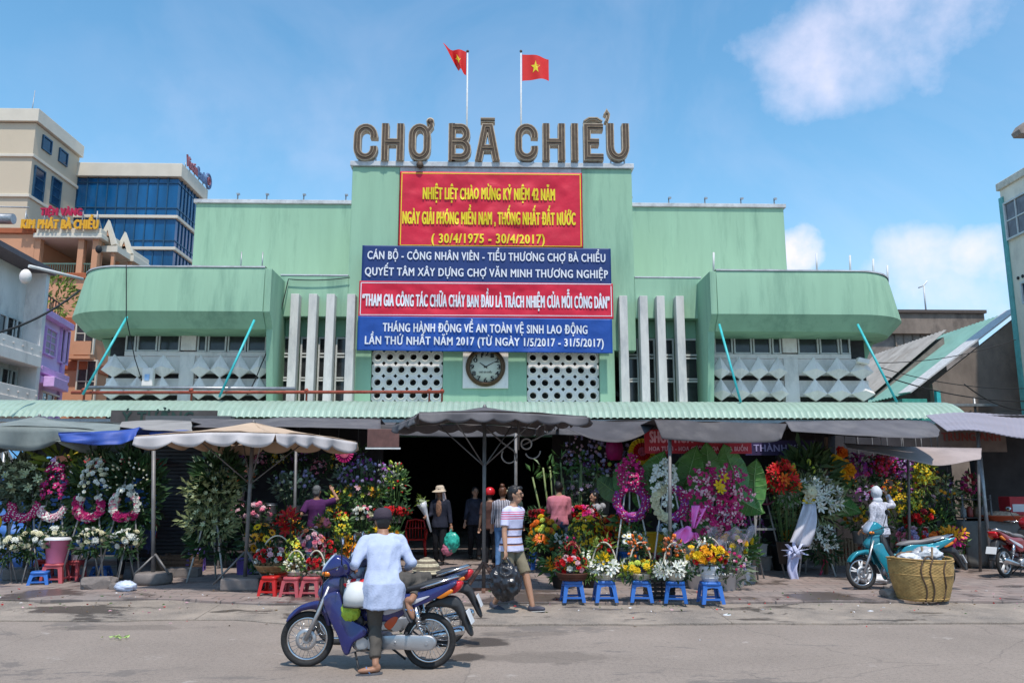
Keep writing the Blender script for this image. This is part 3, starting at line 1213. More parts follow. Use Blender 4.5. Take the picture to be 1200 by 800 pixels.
a, c = P(84, 457, 22.9), P(520, 459, 22.9)
MB().tube([(a.x, 0, a.z - 4.2 - .07), (c.x, 0, c.z - 4.2)], .045, 8).build('red_pipe', RUST, pr)
MB().tube([(a.x + .4, .12, a.z - 4.2 + .09), (P(345, 457, 22.9).x, .12, c.z - 4.2 + .09)], .05, 8).build('grey_pipe', STEEL, pr)
b = MB()
for px in (98, 224, 359, 503, 518):
    x = P(px, 457, 22.9).x
    b.tube([(x, 0.05, -.1), (x, .05, .3)], .03, 6)
    b.ell((x, 0, .23), (.07, .06, .06), 8, 6)
b.build('bracket', RUST, pr)
# round camera/lamp unit on the white wall
fl_ = thing('wall_lamp', 'small white box lamp mounted on the folded louvres of the left wing', 'lamp', P(174, 442, 24.35))
b = MB()
b.box(-.16, .16, -.1, .1, -.28, .28)
b.build('housing', WHITEP, fl_, bevel=.03)
MB().box(-.07, .07, -.115, -.102, -.1, .08).build('lens', mat('lamp_lens', (.3, .45, .7), .2), fl_)
for (px, py, lab) in ((1011, 423, 'small white floodlight on the right wing below its last window'),):
    fl_ = thing('wall_lamp', lab, 'lamp', P(px, py, 24.35))
    MB().cbox((0, 0, 0), (.36, .2, .16), 0, Matrix.Rotation(R(12), 4, 'Y')).build('housing', WHITEP, fl_, bevel=.03)
    MB().tube([(0, .1, -.03), (0, .5, -.15)], .03, 6).build('arm', STEEL, fl_)


def cable(pts, lab, r=.014, m=None, name='cable', sag=.25):
    """a hanging cable through points with sag between them"""
    out = []
    for a, c in zip(pts[:-1], pts[1:]):
        n = 14
        for i in range(n):
            t = i / n
            q = a.lerp(c, t)
            q.z -= sag * 4 * t * (1 - t)
            out.append(q)
    out.append(pts[-1])
    o0 = out[0].copy()
    b = MB()
    b.tube([q - o0 for q in out], r, 6)
    return tag(b.build(name, m or CABLE, None, o0), lab, 'cable')


cable([P(-30, 395, 20), P(94, 340, 23)], 'black cable running from the grey house to the left wing', .03, sag=.25)
cable([P(148, 311, 23.36), P(148, 372, 23.36), P(158, 420, 23.9), P(167, 448, 24.3)], 'thin cable hanging down the front of the left wing to its lamp', .014, sag=0)
cable([P(410, 325, 24.9), P(338, 327, 24.9), P(326, 375, 24.7), P(305, 430, 24.2), P(290, 462, 24)], 'dark cable looping from the roof line beside the left wing', .016, sag=.06)
# ================================================================== neighbours on the left
CREAM = mat('cream_plaster', (.56, .47, .35), .85, var=.06, scale=.5, stain=(.45, .37, .27), stain_amt=.4, stain_scale=.25, spec=.2)
CREAM2 = mat('cream_trim', (.62, .56, .46), .85, var=.06, scale=1)
SALMON = mat('salmon_plaster', (.56, .28, .16), .85, var=.07, scale=.6, stain=(.45, .2, .12), stain_amt=.4, stain_scale=.5, spec=.2)
TERRA = mat('terracotta_band', (.36, .10, .04), .8, var=.12, scale=2)
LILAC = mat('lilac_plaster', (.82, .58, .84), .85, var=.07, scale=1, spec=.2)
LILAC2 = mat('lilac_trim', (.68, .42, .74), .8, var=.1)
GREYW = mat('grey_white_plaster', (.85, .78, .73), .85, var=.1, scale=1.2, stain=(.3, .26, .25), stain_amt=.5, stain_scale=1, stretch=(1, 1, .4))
BGLASS = mat('blue_curtain_glass', (.006, .085, .22), .1, .0, var=.55, scale=.33, spec=.5, stain=(.004, .03, .09), stain_amt=.8, stain_scale=.5, stretch=(1, 1, .25))
BWIN = mat('blue_window_glass', (.012, .04, .09), .12, var=.3, scale=1, spec=.6)
MULL = mat('dark_blue_mullion', (.03, .09, .16), .4, .3)


def win(parent, b0, sz, Mx, fm=FRAME, pm=PANE, nx=1, nz_=1, t=.07, d=.12, name='window'):
    """a window: frame as part, panes as its sub-part; b0 = lower left corner in the local frame of Mx (x along the wall, y outwards negative)"""
    x, z = b0
    w, h = sz
    b = MB()
    b.box(x, x + t, -d, .02, z, z + h, 0, Mx)
    b.box(x + w - t, x + w, -d, .02, z, z + h, 0, Mx)
    b.box(x + t, x + w - t, -d, .02, z, z + t, 0, Mx)
    b.box(x + t, x + w - t, -d, .02, z + h - t, z + h, 0, Mx)
    for i in range(1, nx):
        q = x + w * i / nx
        b.box(q - t * .35, q + t * .35, -d * .8, 0, z + t, z + h - t, 0, Mx)
    for j in range(1, nz_):
        q = z + h * j / nz_
        b.box(x + t, x + w - t, -d * .7, -.005, q - t * .35, q + t * .35, 0, Mx)
    o = b.build(name, fm, parent)
    MB().box(x + t * .6, x + w - t * .6, -d * .45, -d * .3, z + t * .6, z + h - t * .6, 0, Mx).build('pane', pm, o)
    return o


def side(x, y0=0):
    """matrix for a wall facing +X at local x: local u runs along +Y"""
    return Matrix.Translation((x, y0, 0)) @ Matrix.Rotation(pi / 2, 4, 'Z')


def zt(py, px, Y):
    return P(px, py, Y).z


# cream tower (front at 55 m)
Yc, Yd = 55.0, 61.2
xc = P(44, 129, Yc).x
tow = thing('office_tower', 'cream office tower with dark blue windows at the far left edge', 'building', (xc, Yc, 0))
z0 = P(44, 129, Yc).z
lev = [P(40, y, Yc).z for y in (143, 181, 228)]
b = MB()
b.box(-16, 0, 0, Yd - Yc, 0, z0 - 1.0)
b.build('wall', CREAM, tow)
b = MB()
b.box(-16, .25, -.25, Yd - Yc + .1, z0 - .95, z0)
for z in lev[1:]:
    b.box(-16, .14, -.14, Yd - Yc, z - .22, z)
b.build('cornice', CREAM2, tow, bevel=.03)
S = side(0)
for (pxa, pxb, ya, yb) in ((48.5, 60, 158, 182), (69.5, 80, 172.5, 196), (43, 56, 196, 238), (64.5, 76, 208, 245)):
    # the two columns of windows on the side wall, measured along its depth
    def dep(px):
        lo, hi = Yc, Yd
        for _ in range(30):
            md_ = (lo + hi) / 2
            if P(px, 170, md_).x > xc:
                lo = md_
            else:
                hi = md_
        return lo
    xa_ = dep(pxa)
    xb_ = dep(pxb)
    zm0 = P(pxb, yb, xb_).z
    zm1 = P(pxb, ya + (8 if yb - ya < 30 else 6), xb_).z
    win(tow, (xa_ - Yc, zm0), (max(.8, xb_ - xa_), zm1 - zm0), S, MULL, BWIN, 1, 1 if yb - ya < 30 else 3, .1)
MB().tube([(-2.2, 3, z0), (-2.1, 3, z0 + 3.0)], [.05, .02], 6).build('aerial', STEEL, tow)
MB().ell((-4.5, -1.0, lev[2] - 3.2), (.1, .1, .1)).build('lamp_globe', WHITEP, tow)

# blue glass block
Yg = 61.3
Yh = Yg * (576 - 207) / (576 - 238)
gx0, gx1 = P(78, 230, Yg).x, P(208, 230, Yg).x
gl = thing('glass_office', 'blue glass curtain wall office block behind the market roof', 'building', (gx1, Yg, 0))
zt0 = P(208, 193, Yg).z
b = MB()
b.box(gx0 - gx1 - 3, 0, 0, Yh - Yg, 0, zt0 - 1.2)
b.build('curtain_wall', BGLASS, gl)
b = MB()
b.box(gx0 - gx1 - 3, .3, -.3, Yh - Yg, zt0 - 1.1, zt0)
for y in (255, 292, 330):
    z = P(208, y, Yg).z
    b.box(gx0 - gx1 - 3, .2, -.2, Yh - Yg, z - .12, z + .14)
b.build('floor_band', CREAM2, gl, bevel=.04)
b = MB()
w = gx1 - gx0
for i in range(1, 11):
    x = -w * i / 11
    b.box(x - .04, x + .04, -.07, -.005, 2, zt0 - 1.12)
for i in range(1, 8):
    y = (Yh - Yg) * i / 8
    b.box(.005, .07, y - .04, y + .04, 2, zt0 - 1.12)
for y in (244, 215, 282, 312):
    z = P(208, y, Yg).z
    b.box(-w - 2, .06, -.06, -.004, z - .04, z + .04)
    b.box(.004, .06, 0, Yh - Yg, z - .04, z + .04)
b.build('mullions', MULL, gl)
# roof sign seen edge on along the side wall
rs = thing('bank_roof_sign', 'red and blue sign letters with a round emblem on the edge of the glass block', 'sign', (gx1 + .2, Yg, zt0))
b = MB()
Ms = side(.12)
t_ = MB()
RS1 = mat('sign_red', (.30, .10, .12), .5, var=.2)
RS2 = mat('sign_blue', (.10, .16, .30), .5, var=.2)
lettering(t_, 'Vietin', 0.5, 2.8, .2, .85, 0, .03, 0, None, Ms)
t_.build('red_letters', RS1, rs, solid=.12)
t_ = MB()
lettering(t_, 'Bank', 2.95, 4.6, .2, .85, 0, .03, 0, None, Ms)
t_.build('blue_letters', RS2, rs, solid=.12)
b.torus((.12, 5.45, .75), .6, .11, 24, 8, 0, 'x')
b.torus((.16, 5.45, .75), .28, .10, 20, 8, 1, 'x')
b.build('emblem', [RS2, RS1], rs)
b = MB()
for y in (.5, 1.4, 2.4, 3.4, 4.4, 5.4):
    b.tube([(.05, y, 0), (.05, y, .4)], .04, 6)
b.build('sign_rack', STEEL, rs)

# salmon gold shop building with a roof terrace
Yo = 42.0
ox = P(114, 300, Yo).x
org = thing('gold_shop', 'salmon coloured corner building with a roof terrace and gabled dormers', 'building', (ox, Yo, 0))
zA, zB, zC, zD = (P(60, y, Yo).z for y in (268, 280, 312, 320))
b = MB()
b.box(-16, 0, 0, 9, 0, zD - .3)
b.box(-16, -3.3, 0, 9, zD - .298, zA - .3)          # block left of the terrace
b.box(-3.29, -.0, 6, 9, zD, zA - .3)
b.box(-3.29, -3.0, 0, .35, zD, zB)
b.box(-1.05, -.75, 0, .35, zD, zB)
b.box(-.3, 0, .0, .35, zD, zB)
b.build('wall', SALMON, org)
b = MB()
b.box(-16.1, .1, -.12, 9, zD - .29, zD)
b.box(-16.1, -3.3, -.12, 9, zA - .29, zA)
for py in (372, 423):
    z = P(95, py, Yo).z
    b.box(-16.1, .08, -.1, 9, z - .45, z)
b.build('band_course', TERRA, org, bevel=.02)
b = MB()
b.box(-3.29, .25, -.25, 6, zB, zB + .25)
b.box(-3.2, .15, -.15, 6, zB + .252, zA)
b.build('terrace_roof', CREAM2, org, bevel=.03)
b = MB()
for i in range(2):
    x0_, x1_ = ((-2.98, -1.07), (-.73, -.32))[i]
    b.box(x0_, x1_, .1, .16, zD + .5, zD + .58)
    for k in range(int((x1_ - x0_) / .12)):
        b.box(x0_ + .05 + k * .12, x0_ + .075 + k * .12, .11, .14, zD, zD + .5)
b.build('railing', mat('green_railing', (.10, .16, .12), .6), org)
b = MB()
b.box(-3.28, -.02, 5.9, 5.99, zD + .02, zB - .02)
b.build('terrace_back', mat('terrace_back_paint', (.30, .17, .10), .8, var=.3, scale=2), org)
# pipes and clutter on the parapet
b = MB()
b.tube([(-9, -.05, zA + .55), (-4.5, -.05, zA + .5)], .28, 10)
b.tube([(-12, -.3, zA + 1.2), (-3.6, -.3, zA + 1.05)], .04, 6)
b.build('roof_pipe', STEEL, org)


# gable porches stepping back along the side
def porch(px0, px1, pya, pyb, Y, dx):
    a, c = P(px0, pyb, Y), P(px1, pyb, Y)
    z1 = P((px0 + px1) / 2, pya, Y).z
    x0_, x1_ = a.x - ox, c.x - ox
    m_ = (x0_ + x1_) / 2
    zb = a.z
    b = MB()
    for w_, d0, mm in ((0, 0, 0),):
        out = [(x0_, zb), (m_, z1), (x1_, zb), (x1_ - .25, zb - .1), (m_, z1 - .55), (x0_ + .25, zb - .1)]
        b.prism(out, Y - Yo - .1, Y - Yo + .12, 'y', 0)
    b.build('gable_trim', CREAM2, org)
    b = MB()
    ar = [(x0_ + .27, zb - .1), (m_, z1 - .58), (x1_ - .27, zb - .1)] + [(m_ + (x1_ - x0_) * .26 * math.cos(q), zb - .05 + (z1 - zb) * .38 * math.sin(q)) for q in [pi * k / 8 for k in range(9)]]
    b.prism(ar, Y - Yo - .05, Y - Yo + .2, 'y', 0)
    b.build('gable_wall', SALMON, org)
    b = MB()
    b.box(x0_ - .1, x1_ + .1, Y - Yo - .1, Y - Yo + 1.6, zb - .45, zb - .12)
    b.build('gable_slab', CREAM2, org)
    b = MB()
    for xx in (x0_ + .1, x1_ - .25):
        b.box(xx, xx + .16, Y - Yo, Y - Yo + .16, zD, zb - .46)
    b.build('porch_post', SALMON, org)


porch(114, 137, 258, 286, 42.6, 1)
porch(134, 156, 272, 297, 44.2, 1)
MB().ell((P(115, 300, 41.4).x - ox, -.6, P(115, 292, 41.4).z), (.16, .16, .22)).build('lamp_globe', BLACK, org)
# balcony windows on the strip of wall right of the lilac house
for (px, py) in ((99, 384), (100, 440)):
    p = P(px, py, Yo)
    b = MB()
    b.box(p.x - ox - .5, p.x - ox + .7, -.6, -.01, p.z - 1.7, p.z - 1.55)
    b.box(p.x - ox - .5, p.x - ox + .7, -.6, -.55, p.z - 1.5, p.z - .8)
    b.build('balcony', SALMON, org)
    win(org, (p.x - ox - .4, p.z - 1.4), (1.0, 2.2), Matrix.Identity(4), CREAM2, PANE, 2, 2)
gs = thing('gold_shop_sign', 'two line shop sign, small red letters above big yellow ones, on the terrace roof', 'sign', (ox, Yo - .35, zA))
GOLD = mat('gold_letters', (.75, .36, .02), .45, .2, var=.12)
REDL = mat('red_letters', (.42, .008, .05), .5, var=.12)


def sgn(body, xa, xb, yb, yt, m, bold):
    b = MB()
    Y = Yo - .4
    a, c = P(xa, yb, Y), P(xb, yb, Y)
    lettering(b, body, a.x - ox, c.x - ox, P((xa + xb) / 2, yb, Y).z - zA, P((xa + xb) / 2, yt, Y).z - P((xa + xb) / 2, yb, Y).z, 0, bold)
    b.build('letters', m, gs, solid=.1)


sgn('TIỆM VÀNG', 47, 95, 252, 244, REDL, .03)
sgn('KIM PHÁT BÀ CHIỂU', 24.5, 114, 267.5, 257.5, GOLD, .035)
b = MB()
for px in (28, 50, 72, 95, 112):
    x = P(px, 266, Yo - .3).x - ox
    b.tube([(x, .1, -.1), (x, .1, .9)], .03, 6)
    b.tube([(x, .1, .8), (x, .9, -.1)], .03, 6)
b.build('sign_rack', STEEL, gs)

# lilac house: facade turned to the side street
A, B2 = P(43, 400, 36.0), P(76, 400, 39.6)
d = V((B2.x - A.x, B2.y - A.y, 0))
ang = math.atan2(d.y, d.x)
Lh = d.length
li = thing('lilac_house', 'narrow lilac town house with small windows between the grey and salmon buildings', 'house', (A.x, A.y, 0), ang)
zl = P(43, 360, 36).z
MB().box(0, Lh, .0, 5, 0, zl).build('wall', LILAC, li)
b = MB()
for z in (zl - .05, P(43, 428, 36).z, P(43, 440, 36).z):
    b.box(-.05, Lh + .05, -.35, -.002, z - .3, z)
for x in (.0, Lh - .35):
    b.box(x, x + .35, -.12, -.003, 0, zl - .36)
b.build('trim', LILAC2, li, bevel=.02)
I4 = Matrix.Identity(4)
zf = lambda py: P(52, py, 37).z
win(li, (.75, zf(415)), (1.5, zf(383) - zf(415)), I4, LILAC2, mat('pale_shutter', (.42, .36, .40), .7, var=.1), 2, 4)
win(li, (2.85, zf(417)), (1.2, zf(374) - zf(417)), I4, LILAC2, PANE, 1, 1)
win(li, (2.4, zf(436)), (.5, zf(429) - zf(436)), I4, LILAC2, PANE)
win(li, (3.2, zf(436)), (.5, zf(429) - zf(436)), I4, LILAC2, PANE)
b = MB()
b.box(.2, Lh - 1.6, -.8, -.36, zf(455), zf(443))
b.build('balcony', LILAC2, li, bevel=.03)
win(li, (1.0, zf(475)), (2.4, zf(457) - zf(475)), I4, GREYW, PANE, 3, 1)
b = MB()
for k in range(9):
    b.box(.2 + k * Lh / 9.5, .24 + k * Lh / 9.5, .3, .34, zl, zl + .9)
b.box(.1, Lh - .2, .3, .34, zl + .9, zl + .95)
b.build('roof_railing', BLACK, li)

# grey-white balcony house at the frame edge
A, B2 = P(-52, 400, 30.5), P(37, 400, 35.9)
d = V((B2.x - A.x, B2.y - A.y, 0))
ang = math.atan2(d.y, d.x)
Lh2 = d.length
gw = thing('balcony_house', 'grey white town house with two balconies at the left edge', 'house', (A.x, A.y, 0), ang)
zr = P(43, 322, 35.9).z
b = MB()
b.box(0, Lh2, .3, 6, 0, zr)
b.box(Lh2 - .3, Lh2, -.5, .298, 0, zr)
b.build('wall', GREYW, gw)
b = MB()
b.box(-.2, Lh2 + .15, -.7, 6.2, zr, zr + .22)
b.build('roof_edge', mat('grey_roof_edge', (.13, .11, .12), .8), gw)
zz = lambda py: P(20, py, 34).z
for (yt_, yb_) in ((398, 424), (452, 478)):
    b = MB()
    b.box(0, Lh2 - .305, -.6, -.48, zz(yb_) + .46, zz(yt_))
    b.box(0, Lh2 - .305, -.65, .29, zz(yb_), zz(yb_) + .45)
    for k in range(8):
        b.box(.5 + k * .75, .62 + k * .75, -.64, -.601, zz(yb_) + .7, zz(yt_) - .25)
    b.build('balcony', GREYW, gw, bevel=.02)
for (yt_, yb_) in ((352, 402), (412, 457)):
    for (x_, w_) in ((1.2, 1.5), (3.6, 1.3), (Lh2 - 2.4, 1.5)):
        win(gw, (x_, zz(yb_) + .2), (w_, zz(yt_) - zz(yb_) - .8), Matrix.Translation((0, .3, 0)), FRAME, PANE, 2, 1)
# white water boiler / lamp arm at the corner of the house
la = thing('street_lamp', 'round white street lamp on a long arm left of the rounded wing', 'lamp', P(30, 324, 29))
b = MB()
a = P(30, 318, 29) - P(30, 324, 29)
c = P(97, 327, 31) - P(30, 324, 29)
b.tube([a + V((.1, 0, .2)), c], .06, 8)
b.build('arm', FRAME, la)
b = MB()
b.ell((0, 0, 0), (.2, .2, .27), 12, 8)
b.build('lamp_head', WHITEP, la)


# potted roof bush on the lilac house
def leaf_cloud(b, c, rad, n, size, seed, m=0, flat=1.0, squash=1.0, droop=.0):
    rg = random.Random(seed)
    for i in range(n):
        while True:
            q = V((rg.uniform(-1, 1), rg.uniform(-1, 1), rg.uniform(-1, 1)))
            if .15 < q.length < 1:
                break
        q = q.normalized() * (q.length ** .45)
        k = 1 + .35 * noise.noise(q * 1.7 + V((seed, 0, 0)))
        p = V((c[0] + q.x * rad[0] * k, c[1] + q.y * rad[1] * k, c[2] + q.z * rad[2] * k))
        d = (q + V((rg.uniform(-.7, .7), rg.uniform(-.7, .7), rg.uniform(-.5, .8) - droop))).normalized()
        leaf(b, p, d, size * rg.uniform(.6, 1.3), size * rg.uniform(.25, .45), rg, m)


def leaf(b, p, d, ln, w, rg, m=0, bend=.25):
    s = d.cross(V((rg.uniform(-1, 1), rg.uniform(-1, 1), rg.uniform(-1, 1))))
    s = s.normalized() if s.length > 1e-4 else d.orthogonal().normalized()
    u = s.cross(d).normalized()
    mid = p + d * ln * .5 + u * ln * bend * .3
    end = p + d * ln - u * ln * bend * .4
    b.add([p, mid + s * w * .5, end, mid - s * w * .5], [(0, 1, 2), (0, 2, 3)], m, False)


LEAFY = mat('yellow_green_leaf', (.16, .22, .03), .6, var=.4, scale=3)
LEAFD = mat('dark_leaf', (.022, .055, .016), .5, var=.45, scale=6)
LEAFM = mat('mid_leaf', (.055, .12, .025), .5, var=.4, scale=6)
bush = thing('roof_bush', 'yellow green bush growing on the roof of the lilac house', 'bush', P(58, 362, 38))
b = MB()
leaf_cloud(b, (0, 0, .5), (1.2, .9, 1.1), 500, .3, 5)
b.build('foliage', LEAFY, bush)
MB().tube([(0, 0, -1.2), (.05, 0, .3)], [.08, .04], 6).build('stem', mat('stem_brown', (.07, .05, .03), .8), bush)

# ================================================================== neighbours on the right
BROWN = mat('brown_plaster', (.21, .165, .135), .9, var=.3, scale=1.4, stain=(.06, .05, .045), stain_amt=.9, stain_scale=.55, stretch=(1, 1, .5))
STAINC = mat('stained_concrete', (.25, .21, .185), .9, var=.25, scale=2, stain=(.05, .045, .04), stain_amt=.85, stain_scale=.7)
GROOF = mat('green_roof_sheet', (.18, .34, .29), .7, .05, var=.14, scale=1.2, stain=(.25, .42, .36), stain_amt=.4, stain_scale=.8)
OROOF = mat('old_grey_roof_sheet', (.36, .33, .30), .7, .1, var=.2, scale=1.2, stain=(.2, .16, .13), stain_amt=.6, stain_scale=.8)
PALE = mat('pale_apartment_plaster', (.86, .74, .60), .85, var=.07, scale=.8, stain=(.36, .31, .26), stain_amt=.5, stain_scale=.6, stretch=(1, 1, .5))

# stained old block behind the right wing
Yk = 50
kx0, kx1 = P(1000, 420, Yk).x, P(1149, 420, Yk).x
kk = thing('stained_block', 'low brown building with a blackened concrete wall behind the green roof', 'building', (kx0, Yk, 0))
zk = P(1149, 365, Yk).z
MB().box(0, kx1 - kx0, 0, 10, 0, zk - 1.5).build('wall', STAINC, kk)
MB().box(-1, kx1 - kx0 + .3, -.35, 10, zk - 1.497, zk - .2).build('upper_wall', BROWN, kk)
MB().box(-1.2, kx1 - kx0 + .4, -.5, 10.2, zk - .197, zk).build('roof_edge', mat('dark_roof_edge', (.09, .07, .06), .8), kk)
b = MB()
p = P(1068, 400, Yk - .3)
win(kk, (p.x - kx0 - .9, p.z - .9), (1.7, 1.5), Matrix.Translation((0, 0, 0)), BROWN, mat('old_shutter', (.24, .2, .17), .8, var=.3), 3, 1)
ap = P(1111, 362, 48)
aer = thing('rooftop_aerial', 'thin white aerial pole standing on the brown roof', 'aerial', (ap.x, 50.5, zk))
b = MB()
b.tube([(0, 0, 0), (0, 0, 1.9)], .05, 6)
b.build('pole', FRAME, aer)
MB().tube([(-.35, 0, 1.65), (.0, 0, 1.8), (.25, 0, 2.1)], .05, 6).build('bracket_arm', FRAME, aer)


def roofsheet(name, m, parent, O, U, Vv, n, amp):
    """corrugated sheet: O + u U + v V, ribs along V"""
    nn = U.cross(Vv).normalized()
    if nn.z < 0:
        nn = -nn
    b = MB()
    b.grid(lambda u, v: O + U * u + Vv * v + nn * amp * (1 if int(u * n * 2 + .001) % 2 else 0), n * 2, 1, 0, False)
    return b.build(name, m, parent, solid=.02)


# green roofed shed: gable end towards the street
Yr = 32.5
e0, r0 = P(1068, 461, Yr), P(1196, 362, Yr)
sh = thing('green_roof_shed', 'shed with a green corrugated roof and white barge board at the right', 'shed', (e0.x, Yr, 0))
U = V((0, 9, 0))
Vv = V((r0.x - e0.x, 0, r0.z - e0.z))
roofsheet('roof_sheet', GROOF, sh, V((0, .5, e0.z)), U, Vv, 30, .05)
b = MB()
nrm = V((-Vv.z, 0, Vv.x)).normalized()
b.add([V((-.05, -.1, e0.z)) + nrm * .05, V((-.05, .85, e0.z)) + nrm * .1, V((-.05, .85, e0.z)) + nrm * .1 + Vv, V((-.05, -.1, e0.z)) + nrm * .05 + Vv], [(0, 1, 2, 3)])
b.build('barge_board', mat('white_sheet', (.55, .54, .54), .6, var=.15), sh, solid=.06)
b = MB()
b.prism([(.9, 0), (Vv.x + 3, 0), (Vv.x + 3, e0.z + Vv.z - .2), (Vv.x, e0.z + Vv.z - .2), (.9, e0.z + Vv.z * .9 / Vv.x - .25)], .0, .25, 'y')
b.build('gable_wall', BROWN, sh)
b = MB()
b.box(.95, Vv.x + 3, -.12, -.005, e0.z - .9, e0.z - .75)
b.build('string_course', STAINC, sh)
b = MB()
b.box(-.6, .4, -.4, 8.8, e0.z - .4, e0.z - .25)
b.box(-.3, .88, .0, .2, 0, e0.z - .42)
b.build('eave', mat('green_eave', (.05, .3, .24), .6), sh)
win(sh, (1.3, e0.z - 2.4), (.9, 1.1), Matrix.Identity(4), GREYW, PANE, 2, 1)
b = MB()
b.box(.92, 1.08, -.2, -.01, 0, e0.z + .1)
b.build('corner_post', TURQ, sh)
b = MB()
b.box(1.1, 3.2, -.5, -.13, e0.z - .55, e0.z - .45)
b.tube([(2.4, -.25, 0), (2.4, -.25, e0.z - .2)], .05, 8)
b.box(2.3, 2.9, -.3, -.01, e0.z - 1.6, e0.z - 1.0)
b.build('pipe_shelf', STEEL, sh)
for (q0, q1, r_) in (((1035, 440), (1200, 470), .02), ((1030, 425), (1190, 398), .014), ((1130, 450), (1200, 480), .02), ((1030, 430), (1200, 455), .014)):
    cable([P(*q0, 26), P(*q1, 26.5)], 'thin dark cable crossing in front of the green roofed shed', r_, sag=.2)['group'] = 'cables in front of the green roofed shed'
# greyer old roof beyond it
e1 = P(1026, 460, 36)
sh2 = thing('old_roof_shed', 'old shed with a greyish brown metal roof between the wing and green roof', 'shed', (e1.x, 36, 0))
roofsheet('roof_sheet', OROOF, sh2, V((0, .2, e1.z)), V((0, 7, 0)), V((3.6, 0, 2.9)), 20, .05)
MB().prism([(.1, 0), (3.5, 0), (3.5, e1.z + 2.6), (.1, e1.z - .1)], .3, 6.5, 'y').build('wall', STAINC, sh2)

# pale apartment house at the right edge: its long side faces the square
Yp = 31.0
ax = P(1180, 300, Yp).x
ah = thing('apartment_house', 'narrow pale apartment house with dark windows at the right edge', 'building', (ax, Yp, 0))
zh_ = [P(1174, y, Yp).z for y in (218, 232)]
MB().box(0, 7, -9, 0, 0, zh_[0]).build('wall', PALE, ah)
MB().box(-.1, 7.1, -9.1, .1, zh_[1] + .3, zh_[0] + .1).build('parapet', mat('pale_parapet', (.66, .58, .48), .85, var=.15, stain=(.15, .13, .12), stain_amt=.6, stain_scale=1.2), ah, bevel=.03)
MB().box(-.06, -.004, -.2, .06, 3, zh_[1] - .02).build('corner_pipe', mat('teal_corner', (.12, .38, .36), .5), ah)
LF = Matrix.Rotation(-pi / 2, 4, 'Z')      # u runs along -Y on the wall facing -X
zy = lambda py: P(1179, py, Yp - .5).z
win(ah, (.25, zy(280)), (4.2, zy(236) - zy(280)), LF, FRAME, mat('bay_glass', (.12, .13, .15), .2, var=.5, scale=2), 6, 2)
win(ah, (.75, zy(358)), (.75, zy(333) - zy(358)), LF, FRAME, BWIN)
win(ah, (2.6, zy(358)), (.75, zy(333) - zy(358)), LF, FRAME, BWIN)
win(ah, (.85, zy(428)), (2.2, zy(400) - zy(428)), LF, mat('brown_frame', (.12, .07, .05), .6), PANE, 3, 1)
b = MB()
for k in range(4):
    b.ell((-.02, -.55 - k * .28, zy(326)), (.04, .07, .07), 8, 6)
b.build('vent_hole', DARK, ah)
# eave of the higher house further right
ev = thing('far_eave_house', 'tall house of which only the grey roof corner reaches into the frame', 'house', (P(1187, 152, 36).x, 36, 0))
zq = P(1187, 156, 36).z
MB().prism([(.0, zq), (.25, zq + .35), (8, zq + 2.5), (8, zq - .2), (.1, zq - .2)], -.4, .2, 'y').build('roof', STAINC, ev, bevel=.03)
MB().box(2.2, 8, -.3, .1, 0, zq - .21).build('wall', PALE, ev)

# long grey sheet roof of the annex at the right, with its dark stall room
anx = thing('annex_roof', 'grey sheet metal lean-to roof covering the stalls at the far right', 'roof', (12, 18, 0))
a0, a1, a2, a3 = P(1085, 487, 19.5), P(1290, 482, 21), P(1290, 516, 15.5), P(1110, 505, 16.5)
LILG = mat('grey_lilac_sheet', (.30, .27, .31), .6, .1, var=.12, scale=2, stain=(.2, .17, .18), stain_amt=.5, stain_scale=1)
b = MB()
off = V((12, 18, 0))
b.grid(lambda u, v: (a3.lerp(a2, u)).lerp(a0.lerp(a1, u), v) - off + V((0, 0, .008 * (int(u * 60) % 2) + .05 * math.sin(u * 9))), 60, 1, 0, False)
b.build('roof_sheet', LILG, anx, solid=.02)
b = MB()
for (px, Y) in ((1146, 17.2), (1262, 16.5)):
    p = P(px, 510, Y)
    b.tube([(p.x - 12, Y - 18, .11), (p.x - 12, Y - 18, p.z)], .04, 8)
b.build('post', STEEL, anx)
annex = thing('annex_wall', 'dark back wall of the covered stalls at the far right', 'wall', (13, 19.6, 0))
MB().box(-1.4, 8, 0, .2, .11, 3.5).build('wall', mat('shade_tone_wall', (.03, .026, .026), .9, var=.4, scale=2), annex)  # darkness of the covered interior is put into the wall colour
sb = thing('stall_signboard', 'faded brown signboard with red letters hanging under the annex roof', 'sign', P(1139, 515, 17.6))
MB().box(-.75, .75, 0, .04, -.26, .24).build('board', mat('faded_board', (.16, .12, .10), .8, var=.3, scale=3), sb)
b = MB()
lettering(b, 'TRUNG ANH', -.66, .62, -.02, .17, -.008, .01)
b.build('lettering', mat('faded_red', (.22, .05, .04), .7), sb)
# ================================================================== awnings
BEIGE = mat('beige_canvas', (.50, .36, .25), .8, var=.08, scale=2, stain=(.36, .26, .18), stain_amt=.5, stain_scale=1.5)
WHITEV = mat('white_valance_canvas', (.50, .46, .45), .8, var=.15, scale=3, stain=(.35, .3, .28), stain_amt=.5, stain_scale=3)
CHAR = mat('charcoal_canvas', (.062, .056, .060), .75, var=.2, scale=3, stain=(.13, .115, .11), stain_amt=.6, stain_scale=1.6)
CHAR2 = mat('faded_charcoal_canvas', (.10, .092, .098), .75, var=.2, scale=3, stain=(.17, .155, .15), stain_amt=.6, stain_scale=1.4)
GGREY = mat('grey_green_canvas', (.20, .225, .21), .8, var=.15, scale=2, stain=(.12, .14, .13), stain_amt=.6, stain_scale=1.2)
LGREY = mat('light_grey_canvas', (.27, .25, .235), .8, var=.15, scale=2, stain=(.16, .15, .14), stain_amt=.6, stain_scale=1.2)
